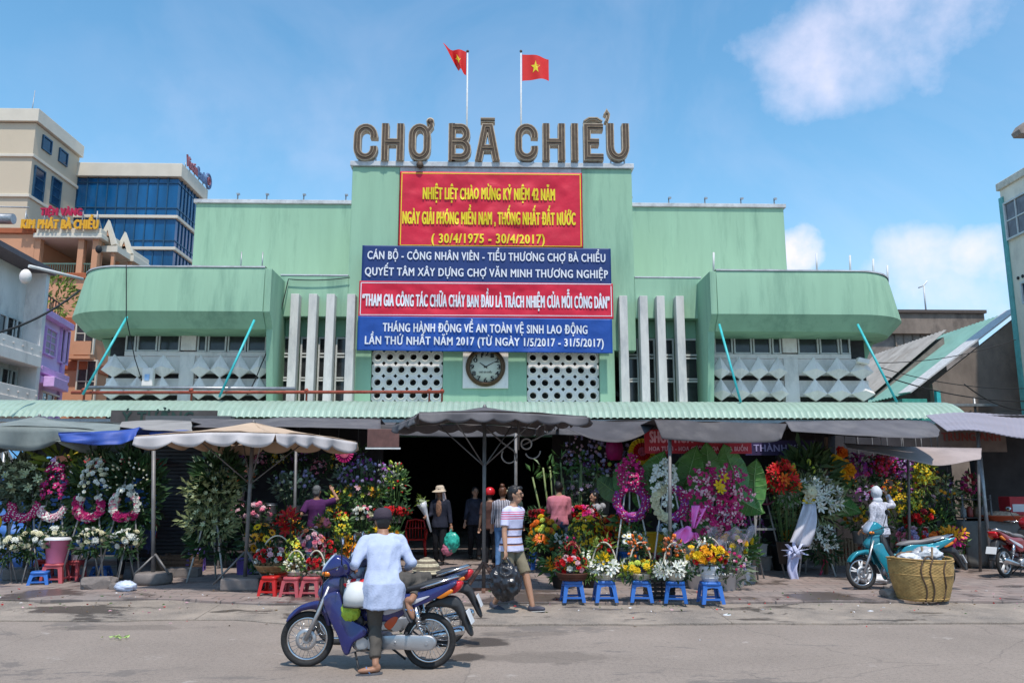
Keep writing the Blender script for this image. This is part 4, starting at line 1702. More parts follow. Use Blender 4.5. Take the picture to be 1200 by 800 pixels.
BTARP = mat('blue_tarpaulin', (.03, .07, .30), .55, var=.2, scale=3, bump=.3, bscale=6)
PGREY = mat('pinkish_grey_canvas', (.34, .27, .25), .8, var=.12, scale=2, stain=(.22, .18, .17), stain_amt=.6, stain_scale=1.5)
WOOD = mat('weathered_wood', (.16, .10, .065), .8, var=.3, scale=4, stretch=(6, 6, 1))
CONC = mat('concrete_block', (.20, .17, .155), .9, var=.25, scale=4, stain=(.10, .085, .08), stain_amt=.6, stain_scale=3)
POLEM = mat('dull_grey_pole', (.17, .16, .155), .55, .4, var=.3, scale=5)


def umbrella(label, cpx, py_peak, Y, hx, hy, z_e, z_p, cloth, vmat=None, drop=.28, scall=5, sides=(0, 1, 2, 3), zg=SW, pole=True):
    """square market umbrella; (hx,hy) = offset of its front corner from the pole"""
    c = P(cpx, py_peak, Y)
    t = thing('market_umbrella', label, 'umbrella', (c.x, Y, zg))
    ze, zp = z_e - zg, z_p - zg
    cor = [V((hx, hy, ze)), V((-hy, hx, ze)), V((-hx, -hy, ze)), V((hy, -hx, ze))]
    pk = V((0, 0, zp))
    b = MB()
    for i in range(4):
        A, B = cor[i], cor[(i + 1) % 4]

        def fn(u, v):
            e = A.lerp(B, u)
            e = e - V((e.x, e.y, 0)) * .10 * math.sin(pi * u) + V((0, 0, .06 * math.sin(pi * u)))
            q = e.lerp(pk, v)
            q.z -= .035 * math.sin(pi * v) * (1 - .5 * math.sin(pi * u)) + .02 * noise.noise(V((q.x * 3, q.y * 3, i)))
            return q
        b.grid(fn, 16, 10)
    b.build('canopy', cloth, t, solid=.012)
    for i in sides:
        A, B = cor[i], cor[(i + 1) % 4]
        n = (B - A).cross(V((0, 0, 1))).normalized()

        def fn(u, v):
            e = A.lerp(B, u)
            e = e - V((e.x, e.y, 0)) * (.10 * math.sin(pi * u) - .012) + V((0, 0, .05 * math.sin(pi * u) - .01))
            sc = .58 + .42 * abs(math.sin(pi * u * scall)) ** .7
            return e + V((0, 0, -drop * v * sc)) + n * (.05 * v * math.sin(u * 23 + i) + .03 * v)
        b = MB()
        b.grid(fn, 60, 4)
        b.build('valance', vmat if vmat and i in (0, 3) else cloth, t, solid=.008)
    for i in range(4):
        b = MB()
        q = cor[i]
        b.tube([V((0, 0, zp - .06)), V((q.x * .5, q.y * .5, (zp + ze) / 2 - .13)), V((q.x * .97, q.y * .97, ze - .03))], .013, 6)
        b.tube([V((0, 0, ze - .75)), V((q.x * .5, q.y * .5, (zp + ze) / 2 - .14))], .011, 6)
        b.build('rib', POLEM, t)
    if pole:
        MB().tube([(0, 0, .02), (0, 0, zp)], .032, 10).build('pole', POLEM, t)
        MB().tube([(0, 0, zp - .02), (0, 0, zp + .05)], [.05, .02], 8).build('finial', POLEM, t)
    return t


def block_base(parent, w, h, m=CONC):
    b = MB()
    b.box(-w / 2, w / 2, -w / 2, w / 2, 0, h)
    o = b.build('base', m, parent, bevel=.03)
    return o


u1 = umbrella('square beige umbrella with a white scalloped valance, left of the entrance', 297, 497, 14.1, .80, -1.62, 2.57, 2.85, BEIGE, WHITEV, .22, 4)
block_base(u1, .62, .20)
b = MB()
for q in ((.45, -.3), (-.45, -.2), (.3, .45)):
    b.tube([(q[0], q[1], .1), (0, 0, .62)], .018, 6)
b.build('brace', POLEM, u1)
u2 = umbrella('wide black umbrella with a scalloped edge over the market entrance', 568, 478, 13.8, -.95, -1.62, 2.86, 3.09, CHAR2, CHAR2, .16, 7, (0, 1, 2, 3))
b = MB()
for k in range(4):
    q = pi / 4 + k * pi / 2
    b.tube([(.42 * math.cos(q), .42 * math.sin(q), .02), (0, 0, .45)], .03, 6)
b.box(-.34, .34, -.03, .03, 0, .04)
b.box(-.03, .03, -.34, .34, 0.002, .042)
b.build('base', mat('rusty_base', (.15, .075, .05), .8, var=.3), u2)
u3 = umbrella('grey green umbrella with hanging corners at the far left edge', 46, 489, 15.7, .03, -1.66, 2.78, 3.08, GGREY, GGREY, .42, 2, (0, 1, 2, 3))
block_base(u3, .5, .2)


def tarp(name, label, top, bot, m, back=None, nu=40, nv=8, wr=.03, sag=0.0, seed=1, cat='tarpaulin', backm=None):
    """hanging tarpaulin between two polylines of (px,py,Y); back = reach of an unseen flat sheet added behind its upper edge to block sun"""
    T = [P(*q) for q in top]
    B = [P(*q) for q in bot]

    def along(L, u):
        k = u * (len(L) - 1)
        i = min(int(k), len(L) - 2)
        f = k - i
        p0, p1, p2, p3 = L[max(i - 1, 0)], L[i], L[i + 1], L[min(i + 2, len(L) - 1)]
        return .5 * ((2 * p1) + (p2 - p0) * f + (2 * p0 - 5 * p1 + 4 * p2 - p3) * f * f + (3 * p1 - p0 - 3 * p2 + p3) * f ** 3)
    o = T[0].copy()
    t = thing(name, label, cat, o)
    b = MB()

    def fn(u, v):
        q = along(T, u).lerp(along(B, u), v)
        q.y += wr * (math.sin(u * 21 + seed) * v + 1.6 * noise.noise(V((q.x * 1.8 + seed, v * 2, seed))))
        q.z -= sag * math.sin(pi * v) * .5 + wr * .3 * noise.noise(V((q.x * 2.4, seed, v)))
        return q - o
    b.grid(fn, nu, nv)
    b.build('hanging_edge', m, t, solid=.006)
    if back:  # unseen sheet running back from the awning, added to keep sunlight out
        b = MB()

        def fb(u, v):
            q = along(T, u)
            q = q + V((0, v * back, .16 * v * back / 3 - .12 * math.sin(pi * v) + .05 * noise.noise(V((q.x, v * 3, seed)))))
            return q - o
        b.grid(fb, nu, 8)
        b.build('roof_sheet', backm or m, t, solid=.006)
    return t


tarp('tarpaulin', 'bright blue tarpaulin strip hanging below the grey sheets at the left', [(68, 507, 14.7), (110, 506, 14.7), (150, 503, 14.8), (164, 500, 14.9)], [(70, 517, 14.65), (110, 521, 14.6), (146, 519, 14.6), (160, 511, 14.7)], BTARP, 2.6, wr=.05, seed=2)
tarp('tarpaulin', 'grey green sheet sloping from the left umbrella towards the light grey one', [(44, 491, 16.4), (90, 494, 16.3), (146, 497, 16.2)], [(52, 514, 15.0), (75, 517, 14.9), (100, 508, 15.0), (140, 505, 15.1)], GGREY, 3.5, seed=21)
tarp('tarpaulin', 'light grey sheet between the blue strip and the beige umbrella', [(143, 494, 16.8), (180, 492, 16.8), (224, 493, 16.8)], [(140, 500, 15.0), (180, 504, 15.0), (226, 505, 15.0)], LGREY, 4.4, seed=3)
tarp('tarpaulin', 'short blue tarpaulin strip close behind the left corner of the beige umbrella', [(175, 504, 15.1), (221, 504, 15.1)], [(176, 519, 15.0), (222, 519, 15.0)], BTARP, None, wr=.04, seed=4)
tarp('tarpaulin', 'long dark grey sheet behind the beige umbrella', [(224, 490, 18.5), (300, 491, 18.5), (340, 489, 18.5), (446, 491, 18.5)], [(224, 500, 17.0), (300, 502, 17.0), (340, 500, 17.0), (446, 503, 17.0)], CHAR2, 3.2, seed=5)
tarp('tarpaulin', 'charcoal awning sagging in a curve right of the black umbrella', [(652, 489, 15.6), (700, 493, 15.4), (768, 493, 15.2)], [(664, 501, 14.6), (690, 513, 14.4), (722, 518, 14.35), (750, 511, 14.5), (769, 498, 14.8)], CHAR, .6, seed=6, wr=.02)
tarp('tarpaulin', 'straight charcoal awning hanging over the orchid sprays and big leaves', [(767, 491.5, 13.7), (840, 494, 13.7), (922, 496.5, 13.7)], [(776, 514, 13.45), (840, 518.5, 13.4), (900, 518, 13.4), (916, 514, 13.5)], CHAR, 7.5, seed=7, wr=.025)
tarp('tarpaulin', 'grey awning pulled down at its right corner above the hanging bunches', [(920, 494, 15.2), (990, 492.5, 15.4), (1080, 493, 15.6), (1102, 504, 15.2)], [(928, 505, 14.8), (985, 509, 14.6), (1060, 513, 14.5), (1098, 512, 14.9)], CHAR2, 5.5, seed=8, wr=.03)
tarp('tarpaulin', 'pinkish grey cloth awning sagging low above the hooded seller', [(988, 519, 16.2), (1060, 523, 16.2), (1150, 525, 16.0)], [(994, 525, 15.4), (1040, 533, 15.2), (1095, 545, 15.1), (1130, 541, 15.1), (1148, 538, 15.3)], PGREY, None, seed=9, wr=.03)
tarp('tarpaulin', 'dark shade sheet added behind the black umbrella under the canopy', [(440, 497, 18.6), (540, 500, 18.6), (660, 498, 18.6)], [(440, 508, 18.5), (540, 512, 18.5), (660, 509, 18.5)], CHAR, 3.1, seed=12, wr=.02)  # added sheet, limits the sun falling through between umbrella and canopy


tarp('tarpaulin', 'dark flat shade sheet added behind the sagging charcoal awning', [(655, 500, 17.7), (720, 501, 17.7), (790, 500, 17.7)], [(655, 509, 17.6), (720, 511, 17.6), (790, 509, 17.6)], CHAR, 4.2, seed=15, wr=.02)  # added sheet, keeps direct sun off the back of the stall


def pole(label, px, pyb, pyt, Y, r=.03, m=None, base=None, name='tent_pole'):
    g = P(px, pyb, Y)
    t = thing(name, label, 'pole', (g.x, Y, SW))
    tp = P(px, pyt, Y)
    MB().tube([(0, 0, 0), (tp.x - g.x, 0, tp.z - SW)], r, 10).build('shaft', m or POLEM, t)
    if base == 'block':
        b = MB()
        n = 10
        b.lathe([(0, 0), (.30, 0), (.33, .05), (.31, .19), (0, .2)], n)
        b.build('base', CONC, t, bevel=.02)
        b = MB()
        for q in ((.3, -.1), (-.28, -.15), (.05, .3)):
            b.tube([(q[0], q[1], .17), (0, 0, .5)], .02, 6)
        b.build('brace', POLEM, t)
    return t


pole('grey pole on a concrete block between the left wreaths and shutter', 180, 676, 528, 14.9, .035, None, 'block')
pole('thin dark pole beside the entrance umbrella, behind the striped blouse', 604.5, 660, 492, 16.0, .032)
pole('dark pole in front of the white and purple wreath', 785, 686, 515, 13.6, .03)
t = pole('brown pole in front of the big white spray', 968, 672, 512, 16.2, .04, WOOD)
b = MB()
b.torus((0, 0, .25), .03, .035, 12, 6, 0, 'z')
b.tube([(-.02, -.05, .25), (-.12, -.12, .1), (-.2, -.1, -.1)], .02, 5)
b.build('pink_rag', mat('pink_rag', (.55, .04, .10), .8), t)
pole('slim pole holding the pinkish awning, right of the hooded seller', 1064, 640, 528, 16.4, .028)
pole('slim grey pole at the right corner of the pinkish awning', 1146, 640, 505, 16.6, .028)
pole('upright pole at the back of the left flower racks', 347, 600, 520, 17.2, .03)
# wire coil and bent arms under the black umbrella
t = thing('bent_bracket', 'bent metal arms with a coil of hose under the black umbrella', 'bracket', P(606, 520, 14.4))
b = MB()
b.tube([(-.62, 0, .35), (-.25, 0, .02), (-.05, 0, -.12), (.0, 0, -.3)], .018, 6)
b.tube([(0, 0, .5), (.03, 0, .2), (.02, .02, -.1)], .022, 6)
b.tube([(.1, 0, -.02), (.35, 0, .1), (.62, 0, .25)], .018, 6)
b.build('arms', POLEM, t)
b = MB()
b.torus((.16, -.02, .0), .09, .016, 18, 6, 0, 'y')
b.torus((-.14, -.02, -.2), .13, .014, 16, 6, 0, 'y', pi * .8, 2.1 * pi)
b.torus((.27, -.02, -.12), .13, .014, 16, 6, 0, 'y', pi * 1.1, 2.0 * pi)
b.build('hose', mat('grey_hose', (.30, .27, .25), .6), t)

# signs under the awnings
sg = thing('shop_sign', 'red shop sign with white script half hidden behind the charcoal awning', 'sign', P(818, 517, 15.0))
a, c = P(755, 517, 15), P(880, 517, 15)
w_ = c.x - a.x
MB().box(-w_ / 2, w_ / 2, 0, .04, -.22, .22).build('board', mat('red_sign_board', (.42, .01, .025), .5, var=.1), sg)
b = MB()
lettering(b, 'SHOP HOA', -w_ / 2 + .1, -.1, -.02, .2, -.008, .012)
lettering(b, 'HOA TƯƠI - HOA CƯỚI - HOA CHIA BUỒN', -w_ / 2 + .08, w_ / 2 - .08, -.17, .075, -.008, .004)
b.build('lettering', mat('pink_lettering', (.75, .35, .40), .6), sg)
sg = thing('shop_sign', 'small dark violet sign above the empty easels', 'sign', P(915, 525, 16.5))
MB().box(-.72, .72, 0, .04, -.14, .16).build('board', mat('violet_board', (.035, .02, .075), .6), sg)
b = MB()
lettering(b, 'THÀNH YÊN', -.55, .55, -.06, .13, -.008, .006)
b.build('lettering', mat('lilac_lettering', (.35, .30, .5), .6), sg)
sg = thing('shop_sign', 'small brown price board hanging left of the entrance', 'sign', P(449, 514, 16.6))
MB().box(-.32, .32, 0, .03, -.17, .2).build('board', mat('brown_board', (.13, .06, .05), .6, var=.3), sg, bevel=.01)
MB().box(-.35, .35, .005, .035, -.205, -.172).build('lower_rail', FRAME, sg)
sg = thing('shop_sign', 'long signboard with dark green letters under the canopy at the left', 'sign', P(192, 487, 21.3))
MB().box(-1.35, 1.35, 0, .05, -.28, .14).build('board', mat('old_dark_board', (.07, .062, .058), .8, var=.3, scale=2), sg)
b = MB()
lettering(b, 'Ý TƯỞNG', -1.05, .75, -.2, .3, -.01, .012)
b.build('lettering', mat('green_lettering', (.02, .05, .038), .6), sg)

# roller shutter and stall partitions
SH = mat('roller_shutter', (.13, .125, .125), .5, .4, var=.15, scale=2, stain=(.06, .05, .05), stain_amt=.5, stain_scale=2)
a, c = P(183, 600, 19.5), P(243, 600, 19.5)
rs_ = thing('roller_shutter', 'grey closed roller shutter behind the leaf green spray', 'shutter', (a.x - .2, 19.5, SW))
b = MB()
wS = c.x - a.x + .5
pts = []
for k in range(33):
    z = k * .085
    pts += [(0, z), (.025, z + .02), (.025, z + .06), (0, z + .08)]
vs = [(0, -q[0], q[1]) for q in pts] + [(wS, -q[0], q[1]) for q in pts]
n = len(pts)
b.add(vs, [(i, i + n, i + n + 1, i + 1) for i in range(n - 1)])
b.build('slats', SH, rs_, solid=.004)
b = MB()
b.box(-.15, -.01, -.08, .08, 0, 2.9)
b.box(wS + .01, wS + .15, -.08, .08, 0, 2.9)
b.box(-.15, wS + .15, -.15, .15, 2.901, 3.3)
b.build('guide_rail', SH, rs_)


def partition(label, pxa, pxb, Y, h=3.2, m=None):
    a, c = P(pxa, 600, Y), P(pxb, 600, Y)
    t = thing('stall_partition', label, 'partition', (a.x, Y, SW))
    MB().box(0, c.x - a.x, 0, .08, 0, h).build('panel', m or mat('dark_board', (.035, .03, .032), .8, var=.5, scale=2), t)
    return t


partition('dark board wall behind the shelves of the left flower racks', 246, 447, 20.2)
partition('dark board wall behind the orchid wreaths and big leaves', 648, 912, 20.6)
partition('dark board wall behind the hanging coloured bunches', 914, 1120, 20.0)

# shelves that carry the buckets
SHELF = mat('dark_shelf', (.055, .045, .045), .7, var=.3)


def rack(label, pxa, pxb, Y, heights, d=.5):
    a, c = P(pxa, 600, Y), P(pxb, 600, Y)
    t = thing('flower_rack', label, 'rack', (a.x, Y, SW))
    w = c.x - a.x
    for h in heights:
        MB().box(0, w, 0, d, h - .03, h).build('shelf', SHELF, t)
    b = MB()
    for x in (0.02, w / 2, w - .02):
        for y in (.02, d - .02):
            b.box(x - .02, x + .02, y - .02, y + .02, 0, max(heights) - .031)
    b.build('frame', POLEM, t)
    return t


RK1 = rack('dark tiered rack full of buckets behind the seller in purple', 322, 440, 17.6, (.55, 1.10))
RK2 = rack('low dark rack of pink bunches and metal pots behind the beige umbrella pole', 258, 322, 17.6, (.35, .95))
RK3 = rack('rack of wrapped bunches behind the two people choosing flowers', 670, 738, 18.4, (.5, .95))
RK4 = rack('low rack of bright bouquets right of the hooded seller', 1058, 1128, 17.0, (.30,))

# ================================================================== plastic furniture
PB = mat('blue_plastic', (.035, .14, .46), .4, var=.06, spec=.4)
PR = mat('red_plastic', (.50, .015, .012), .35, var=.06, spec=.4)
PP = mat('faded_pink_plastic', (.42, .075, .085), .4, var=.08)
PV = mat('violet_plastic', (.16, .10, .40), .4, var=.08)
PW = mat('white_plastic', (.60, .60, .62), .35, var=.06, spec=.4)
PY = mat('yellow_plastic', (.62, .38, .02), .4, var=.06)
PPK = mat('pink_plastic', (.60, .16, .26), .4, var=.06)
PG = mat('grey_plastic', (.25, .25, .26), .5, var=.1)
PK = mat('black_plastic', (.022, .022, .024), .5, var=.2)


def stool(label, loc, m, h=.30, w=.30, rz=0, group=None, tall=False):
    t = thing('plastic_stool', label, 'stool', loc, rz, group)
    tw, bw = w * .40, w * .5
    b = MB()
    n = 24
    rim, = [[]]
    for k in range(n):
        q = 2 * pi * k / n
        f = 1 / (abs(math.cos(q)) ** 5 + abs(math.sin(q)) ** 5) ** .2
        rim.append((tw * f * math.cos(q), tw * f * math.sin(q)))
    vs = [(x * .18, y * .18, h - .012) for x, y in rim] + [(x * .18, y * .18, h) for x, y in rim] + [(x * .96, y * .96, h) for x, y in rim] + [(x * 1.02, y * 1.02, h - .012) for x, y in rim] + [(x * 1.05, y * 1.05, h - .05) for x, y in rim] + [(x * .98, y * .98, h - .05) for x, y in rim] + [(x * .96, y * .96, h - .012) for x, y in rim]
    b.add(vs, [(L_ * n + k, L_ * n + (k + 1) % n, (L_ + 1) * n + (k + 1) % n, (L_ + 1) * n + k) for L_ in range(6) for k in range(n)], 0, True)
    o = b.build('seat', m, t, fix=True)
    for sx in (-1, 1):
        for sy in (-1, 1):
            b = MB()
            wt_, wb = .055 * w / .3, .045 * w / .3
            x1, x0 = tw * .99, bw
            zz_ = h - .051
            T = [(sx * x1, sy * x1), (sx * (x1 - wt_), sy * x1), (sx * (x1 - wt_), sy * (x1 - .012)), (sx * (x1 - .012), sy * (x1 - .012)), (sx * (x1 - .012), sy * (x1 - wt_)), (sx * x1, sy * (x1 - wt_))]
            Bt = [(sx * x0, sy * x0), (sx * (x0 - wb), sy * x0), (sx * (x0 - wb), sy * (x0 - .012)), (sx * (x0 - .012), sy * (x0 - .012)), (sx * (x0 - .012), sy * (x0 - wb)), (sx * x0, sy * (x0 - wb))]
            b.add([(x, y, 0) for x, y in Bt] + [(x, y, zz_) for x, y in T], [(0, 1, 2, 3), (3, 4, 5, 0), (9, 8, 7, 6), (6, 11, 10, 9)] + [(i, (i + 1) % 6, (i + 1) % 6 + 6, i + 6) for i in range(6)])
            b.build('leg', m, t, fix=True)
    b = MB()
    zc = h * .22
    e = bw - (bw - tw) * zc / h - .008
    for k in range(4):
        b.box(-e + .03, e - .03, -e - .005, -e + .005, zc - .014, zc + .014, 0, Matrix.Rotation(k * pi / 2, 4, 'Z'))
    for k in range(4):  # arched skirt under the seat
        M_ = Matrix.Rotation(k * pi / 2, 4, 'Z')
        e2 = tw + .004
        pts = [(-e2 + .03, h - .052), (e2 - .03, h - .052), (e2 - .045, h - .11), (e2 * .5, h - .085), (0, h - .075), (-e2 * .5, h - .085), (-e2 + .045, h - .11)]
        b.prism(pts, -e2 + .002, -e2 + .010, 'y', 0, M_)
    b.build('crossbar', m, t)
    return t


def gs_(px, py):
    g = G(px, py, SW)
    return (g.x, g.y, SW)


for px, py, lab in ((671, 704, 'blue stool under the basket of red and white roses'), (709, 704, 'blue stool under the white lily arrangement'), (752, 704, 'blue stool under the yellow based arrangement'),
                    (792, 705, 'darker blue stool under the white base arrangement, beside a black crate'), (833, 706, 'blue stool under the white pot of yellow and red flowers')):
    stool(lab, gs_(px, py), PB if px != 792 else mat('deep_blue_plastic', (.015, .10, .36), .4, var=.06), .30, .34, rnd.uniform(-.2, .2), 'blue stools in a row along the kerb')
for px, py, lab, m in ((317, 697, 'bright red stool, leftmost of the three at the umbrella base', PR), (342, 698, 'faded red stool under the small basket of white buds', PP), (365, 698, 'faded red stool under the small basket of red roses', PP),
                       (331, 690, 'red stool behind the three in front, under the large basket', PR)):
    stool(lab, gs_(px, py), m, .29, .31, rnd.uniform(-.2, .2), 'red stools at the beige umbrella')
stool('red stool carrying the pink bucket', gs_(64, 682), PP, .33, .40, .1)
stool('red stool carrying the small white bucket', gs_(87, 680), PP, .36, .30, -.1)
stool('low blue stool left of the pink bucket', gs_(46, 684), PB, .22, .34, .3)
stool('low blue stool right of the white bucket', gs_(118, 676), PB, .2, .34, .1)
stool('small red stool behind the pink bucket stool', gs_(50, 674), PR, .3, .3, .1)
stool('violet stool behind the leaf green spray', gs_(229, 668), PV, .42, .36, .2)
stool('blue stool under the left mass of yellow and orange flowers', gs_(634, 666), PB, .42, .5, .1)
stool('blue stool behind the purple orchid wreath', gs_(737, 672), PB, .42, .42, .15)
stool('pink stool carrying the yellow bucket', gs_(768, 676), PP, .46, .36, .2)


def chair():
    g = G(487, 653, SW)
    t = thing('plastic_chair', 'red plastic chair with a slatted back, left of the woman in the sun hat', 'chair', (g.x, g.y, SW), R(8))
    b = MB()
    b.grid(lambda u, v: (-.22 + .44 * u, -.22 + .44 * v, .43 - .02 * math.sin(pi * u) * math.sin(pi * v)), 8, 8)
    b.build('seat', PR, t, solid=.02)
    for sx in (-1, 1):
        for sy in (-1, 1):
            MB().tube([(sx * .20, sy * .20, .43), (sx * .235, sy * .24, 0)], [.028, .02], 8).build('leg', PR, t)
    b = MB()
    fr = [(-.22, .22, .43), (-.23, .27, .7), (-.2, .30, .85), (0, .32, .89), (.2, .30, .85), (.23, .27, .7), (.22, .22, .43)]
    b.tube(fr, .022, 8)
    for k in range(5):
        x = -.14 + .07 * k
        b.tube([(x, .23, .45), (x * 1.02, .275, .68), (x * .95, .31, .87)], .013, 6)
    b.tube([(-.22, .27, .68), (0, .285, .68), (.22, .27, .68)], .016, 6)
    b.build('backrest', PR, t)
    for s in (-1, 1):
        MB().tube([(s * .23, .25, .64), (s * .26, .05, .65), (s * .25, -.18, .62), (s * .22, -.2, .43)], .02, 8).build('armrest', PR, t)


chair()


def bucket(label, loc, m, r=.15, h=.3, rim=True, handle=False, group=None, lid=None, name='bucket', square=False):
    t = thing(name, label, 'bucket', loc, rnd.uniform(0, 3), group)
    b = MB()
    if square:
        n = 20
        M_ = Matrix.Rotation(pi / 4, 4, 'Z')
        prof = [(0, .005), (r * .80, 0), (r, h), (r * 1.06, h), (r * 1.06, h - .025), (r * 1.0, h - .03), (r * .95, h - .002), (r * .93, h - .06), (0, h - .06)]
        b.lathe(prof, 4, 0, M_, False)
        b.build('tub', m, t, bevel=.02)
    else:
        b.lathe([(0, .005), (r * .78, 0), (r * .8, .01), (r, h - .01), (r * 1.06, h), (r * 1.06, h - .02), (r * .98, h - .03)], 20)
        b.lathe([(r * .98, h - .005), (r * .93, h - .07), (0, h - .07)], 20, 0)
        b.build('tub', m, t)
    if lid:
        MB().lathe([(0, h + .03), (r * .7, h + .03), (r * 1.08, h + .02), (r * 1.1, h - .02)], 20).build('lid', lid, t)
    if handle:
        b = MB()
        b.torus((0, 0, h - .03), r * 1.08, .006, 20, 5, 0, 'y', 0, -pi * 1.0)
        b.build('handle', POLEM, t)
    return t


g = gs_(64, 682)
bucket('large pink bucket with a white lid, on a red stool', (g[0], g[1], SW + .331), PPK, .21, .42, True, True, None, PW)
g = gs_(87, 680)
bucket('small white bucket with a red rim on a red stool', (g[0], g[1], SW + .361), PW, .10, .24, True, False, None, None)
g = gs_(768, 676)
bucket('yellow bucket on the pink stool behind the white and purple wreath', (g[0], g[1], SW + .461), PY, .21, .36, True, True)
bucket('grey bucket standing under the empty easels', gs_(893, 668), mat('stone_grey_plastic', (.33, .30, .28), .5, var=.15), .20, .28)
bucket('white square pot standing on the grey bucket', (gs_(893, 668)[0], gs_(893, 668)[1] , SW + .281), PW, .13, .24, square=True)
bucket('white bucket beside the front wheel of the teal motorbike', gs_(1052, 688), PW, .17, .20, True, True)
b = MB()
g = gs_(778, 702)
t = thing('plastic_crate', 'black plastic crate between two blue stools', 'crate', (g[0] - .02, g[1] + .25, SW))
b = MB()
for k in range(4):
    M_ = Matrix.Rotation(k * pi / 2, 4, 'Z')
    for z in (.01, .07, .13, .19, .25):
        b.box(-.2, .2, -.21, -.2, z, z + .035, 0, M_)
    for x in (-.19, -.1, 0, .1, .19):
        b.box(x - .012, x + .012, -.199, -.19, .01, .285, 0, M_)
b.box(-.19, .19, -.19, .19, .0, .009)
b.build('slats', PK, t)


def crate(label, px, py, w, d, h, m, rz=0, z=SW, nsl=4, cat='crate', vertical=False, name='wooden_crate'):
    g = G(px, py, z) if z == SW else P(px, py, G(px, py, SW).y)
    t = thing(name, label, cat, (g.x, g.y + d / 2, z), rz)
    for (sx, L, M_) in ((0, w, Matrix.Translation((0, -d / 2, 0))), (0, w, Matrix.Translation((0, d / 2, 0))), (1, d, Matrix.Translation((-w / 2, 0, 0)) @ Matrix.Rotation(pi / 2, 4, 'Z')), (1, d, Matrix.Translation((w / 2, 0, 0)) @ Matrix.Rotation(pi / 2, 4, 'Z'))):
        b = MB()
        if vertical:
            n = int(L / .07)
            for k in range(n):
                x = -L / 2 + (k + .5) * L / n
                b.box(x - .022, x + .022, -.008, .008, 0, h, 0, M_)
            for z_ in (.05, h - .08):
                b.box(-L / 2, L / 2, .009, .02, z_, z_ + .04, 0, M_)
        else:
            for k in range(nsl):
                z_ = h * k / nsl
                b.box(-L / 2, L / 2, -.008, .008, z_ + .01, z_ + h / nsl * .72, 0, M_)
            for x in (-L / 2 + .03, L / 2 - .03):
                b.box(x - .025, x + .025, .009, .03, 0, h, 0, M_)
        b.build('side_panel', m, t)
    MB().box(-w / 2 + .02, w / 2 - .02, -d / 2 + .02, d / 2 - .02, .005, .02).build('bottom', m, t)
    return t


CRW = mat('pale_crate_wood', (.34, .24, .15), .8, var=.25, scale=5, stretch=(1, 5, 5))
crate('pale slatted wooden crate standing behind the brown pole', 986, 662, .75, .5, .55, CRW, .05, vertical=True)
crate('red plastic crate in front of the wooden crate', 988, 660, .85, .4, .36, mat('red_orange_plastic', (.45, .07, .03), .5, var=.15), .02, name='plastic_crate')
crate('dark wood crate planter behind the pole base at the left', 205, 672, .7, .5, .35, WOOD, 0)


def boxthing(name, label, cat, px, py, w, d, h, m, rz=0, bevel=.015, lidm=None, z=None):
    g = G(px, py, SW)
    t = thing(name, label, cat, (g.x, g.y + d / 2, SW if z is None else z), rz)
    MB().box(-w / 2, w / 2, -d / 2, d / 2, 0, h).build('body', m, t, bevel=bevel)
    if lidm:
        MB().box(-w / 2 - .01, w / 2 + .01, -d / 2 - .01, d / 2 + .01, h + .002, h + .05).build('lid', lidm, t, bevel=bevel)
    return t


FOAM = mat('white_foam', (.66, .64, .64), .8, var=.08, scale=10, stain=(.4, .36, .34), stain_amt=.5, stain_scale=3)
boxthing('foam_box', 'white foam box beside the wrapped yellow bouquets', 'foam box', 864, 668, .48, .4, .55, FOAM, .1)
boxthing('foam_box', 'white foam box right of the basket, behind the teal motorbike seat', 'foam box', 1122, 650, .42, .4, .62, FOAM, -.1, .02, FOAM)
boxthing('foam_box', 'upturned white foam box left of the hooded seller', 'foam box', 1003, 648, .5, .3, .62, FOAM, -.15)
boxthing('plank_board', 'grey wet board lying under the violet stool', 'board', 212, 676, .6, .3, .16, CONC, .05)
# black tub with the big white spray, easel planters
bucket('dark round tub behind the white ribbon', (P(925, 655, 16.9).x, 17.1, SW), PK, .32, .5)
# rubble and rubbish by the basket and at the kerb
RUB = mat('rubble_stone', (.27, .22, .185), .9, var=.3, scale=5, bump=.4, bscale=12)


def stone(label, px, py, r, m=RUB, seed=0, flat=.55, name='rubble_block'):
    g = G(px, py, SW)
    bm = bmesh.new()
    bmesh.ops.create_icosphere(bm, subdivisions=3, radius=1)
    for v in bm.verts:
        n = v.co.normalized()
        k = 1 + .35 * noise.noise(n * 1.3 + V((seed, 0, 0))) + .1 * noise.noise(n * 5 + V((seed, 3, 0)))
        v.co = V((max(-.82, min(.82, n.x * k)) * r[0], max(-.8, min(.8, n.y * k)) * r[1], max(-.6, min(.7, n.z * k)) * r[2]))
    me = bpy.data.meshes.new(name)
    bm.to_mesh(me)
    bm.free()
    me.materials.append(m)
    o = bpy.data.objects.new(name, me)
    COL.objects.link(o)
    o.location = (g.x, g.y, SW + .55 * r[2])
    o.rotation_euler = (0, 0, seed)
    return tag(o, label, 'rubble')


stone('broken concrete slab beside the bamboo basket', 1063, 696, (.34, .22, .13), seed=.2)
stone('smaller broken stone left of the concrete slab', 1042, 699, (.16, .12, .09), seed=1.7)
stone('grey log shaped stone lying right of the low blue stool', 116, 689, (.34, .15, .15), CONC, seed=.5)
stone('small dark stone at the foot of the left pole', 135, 690, (.12, .09, .08), CONC, seed=3.1)


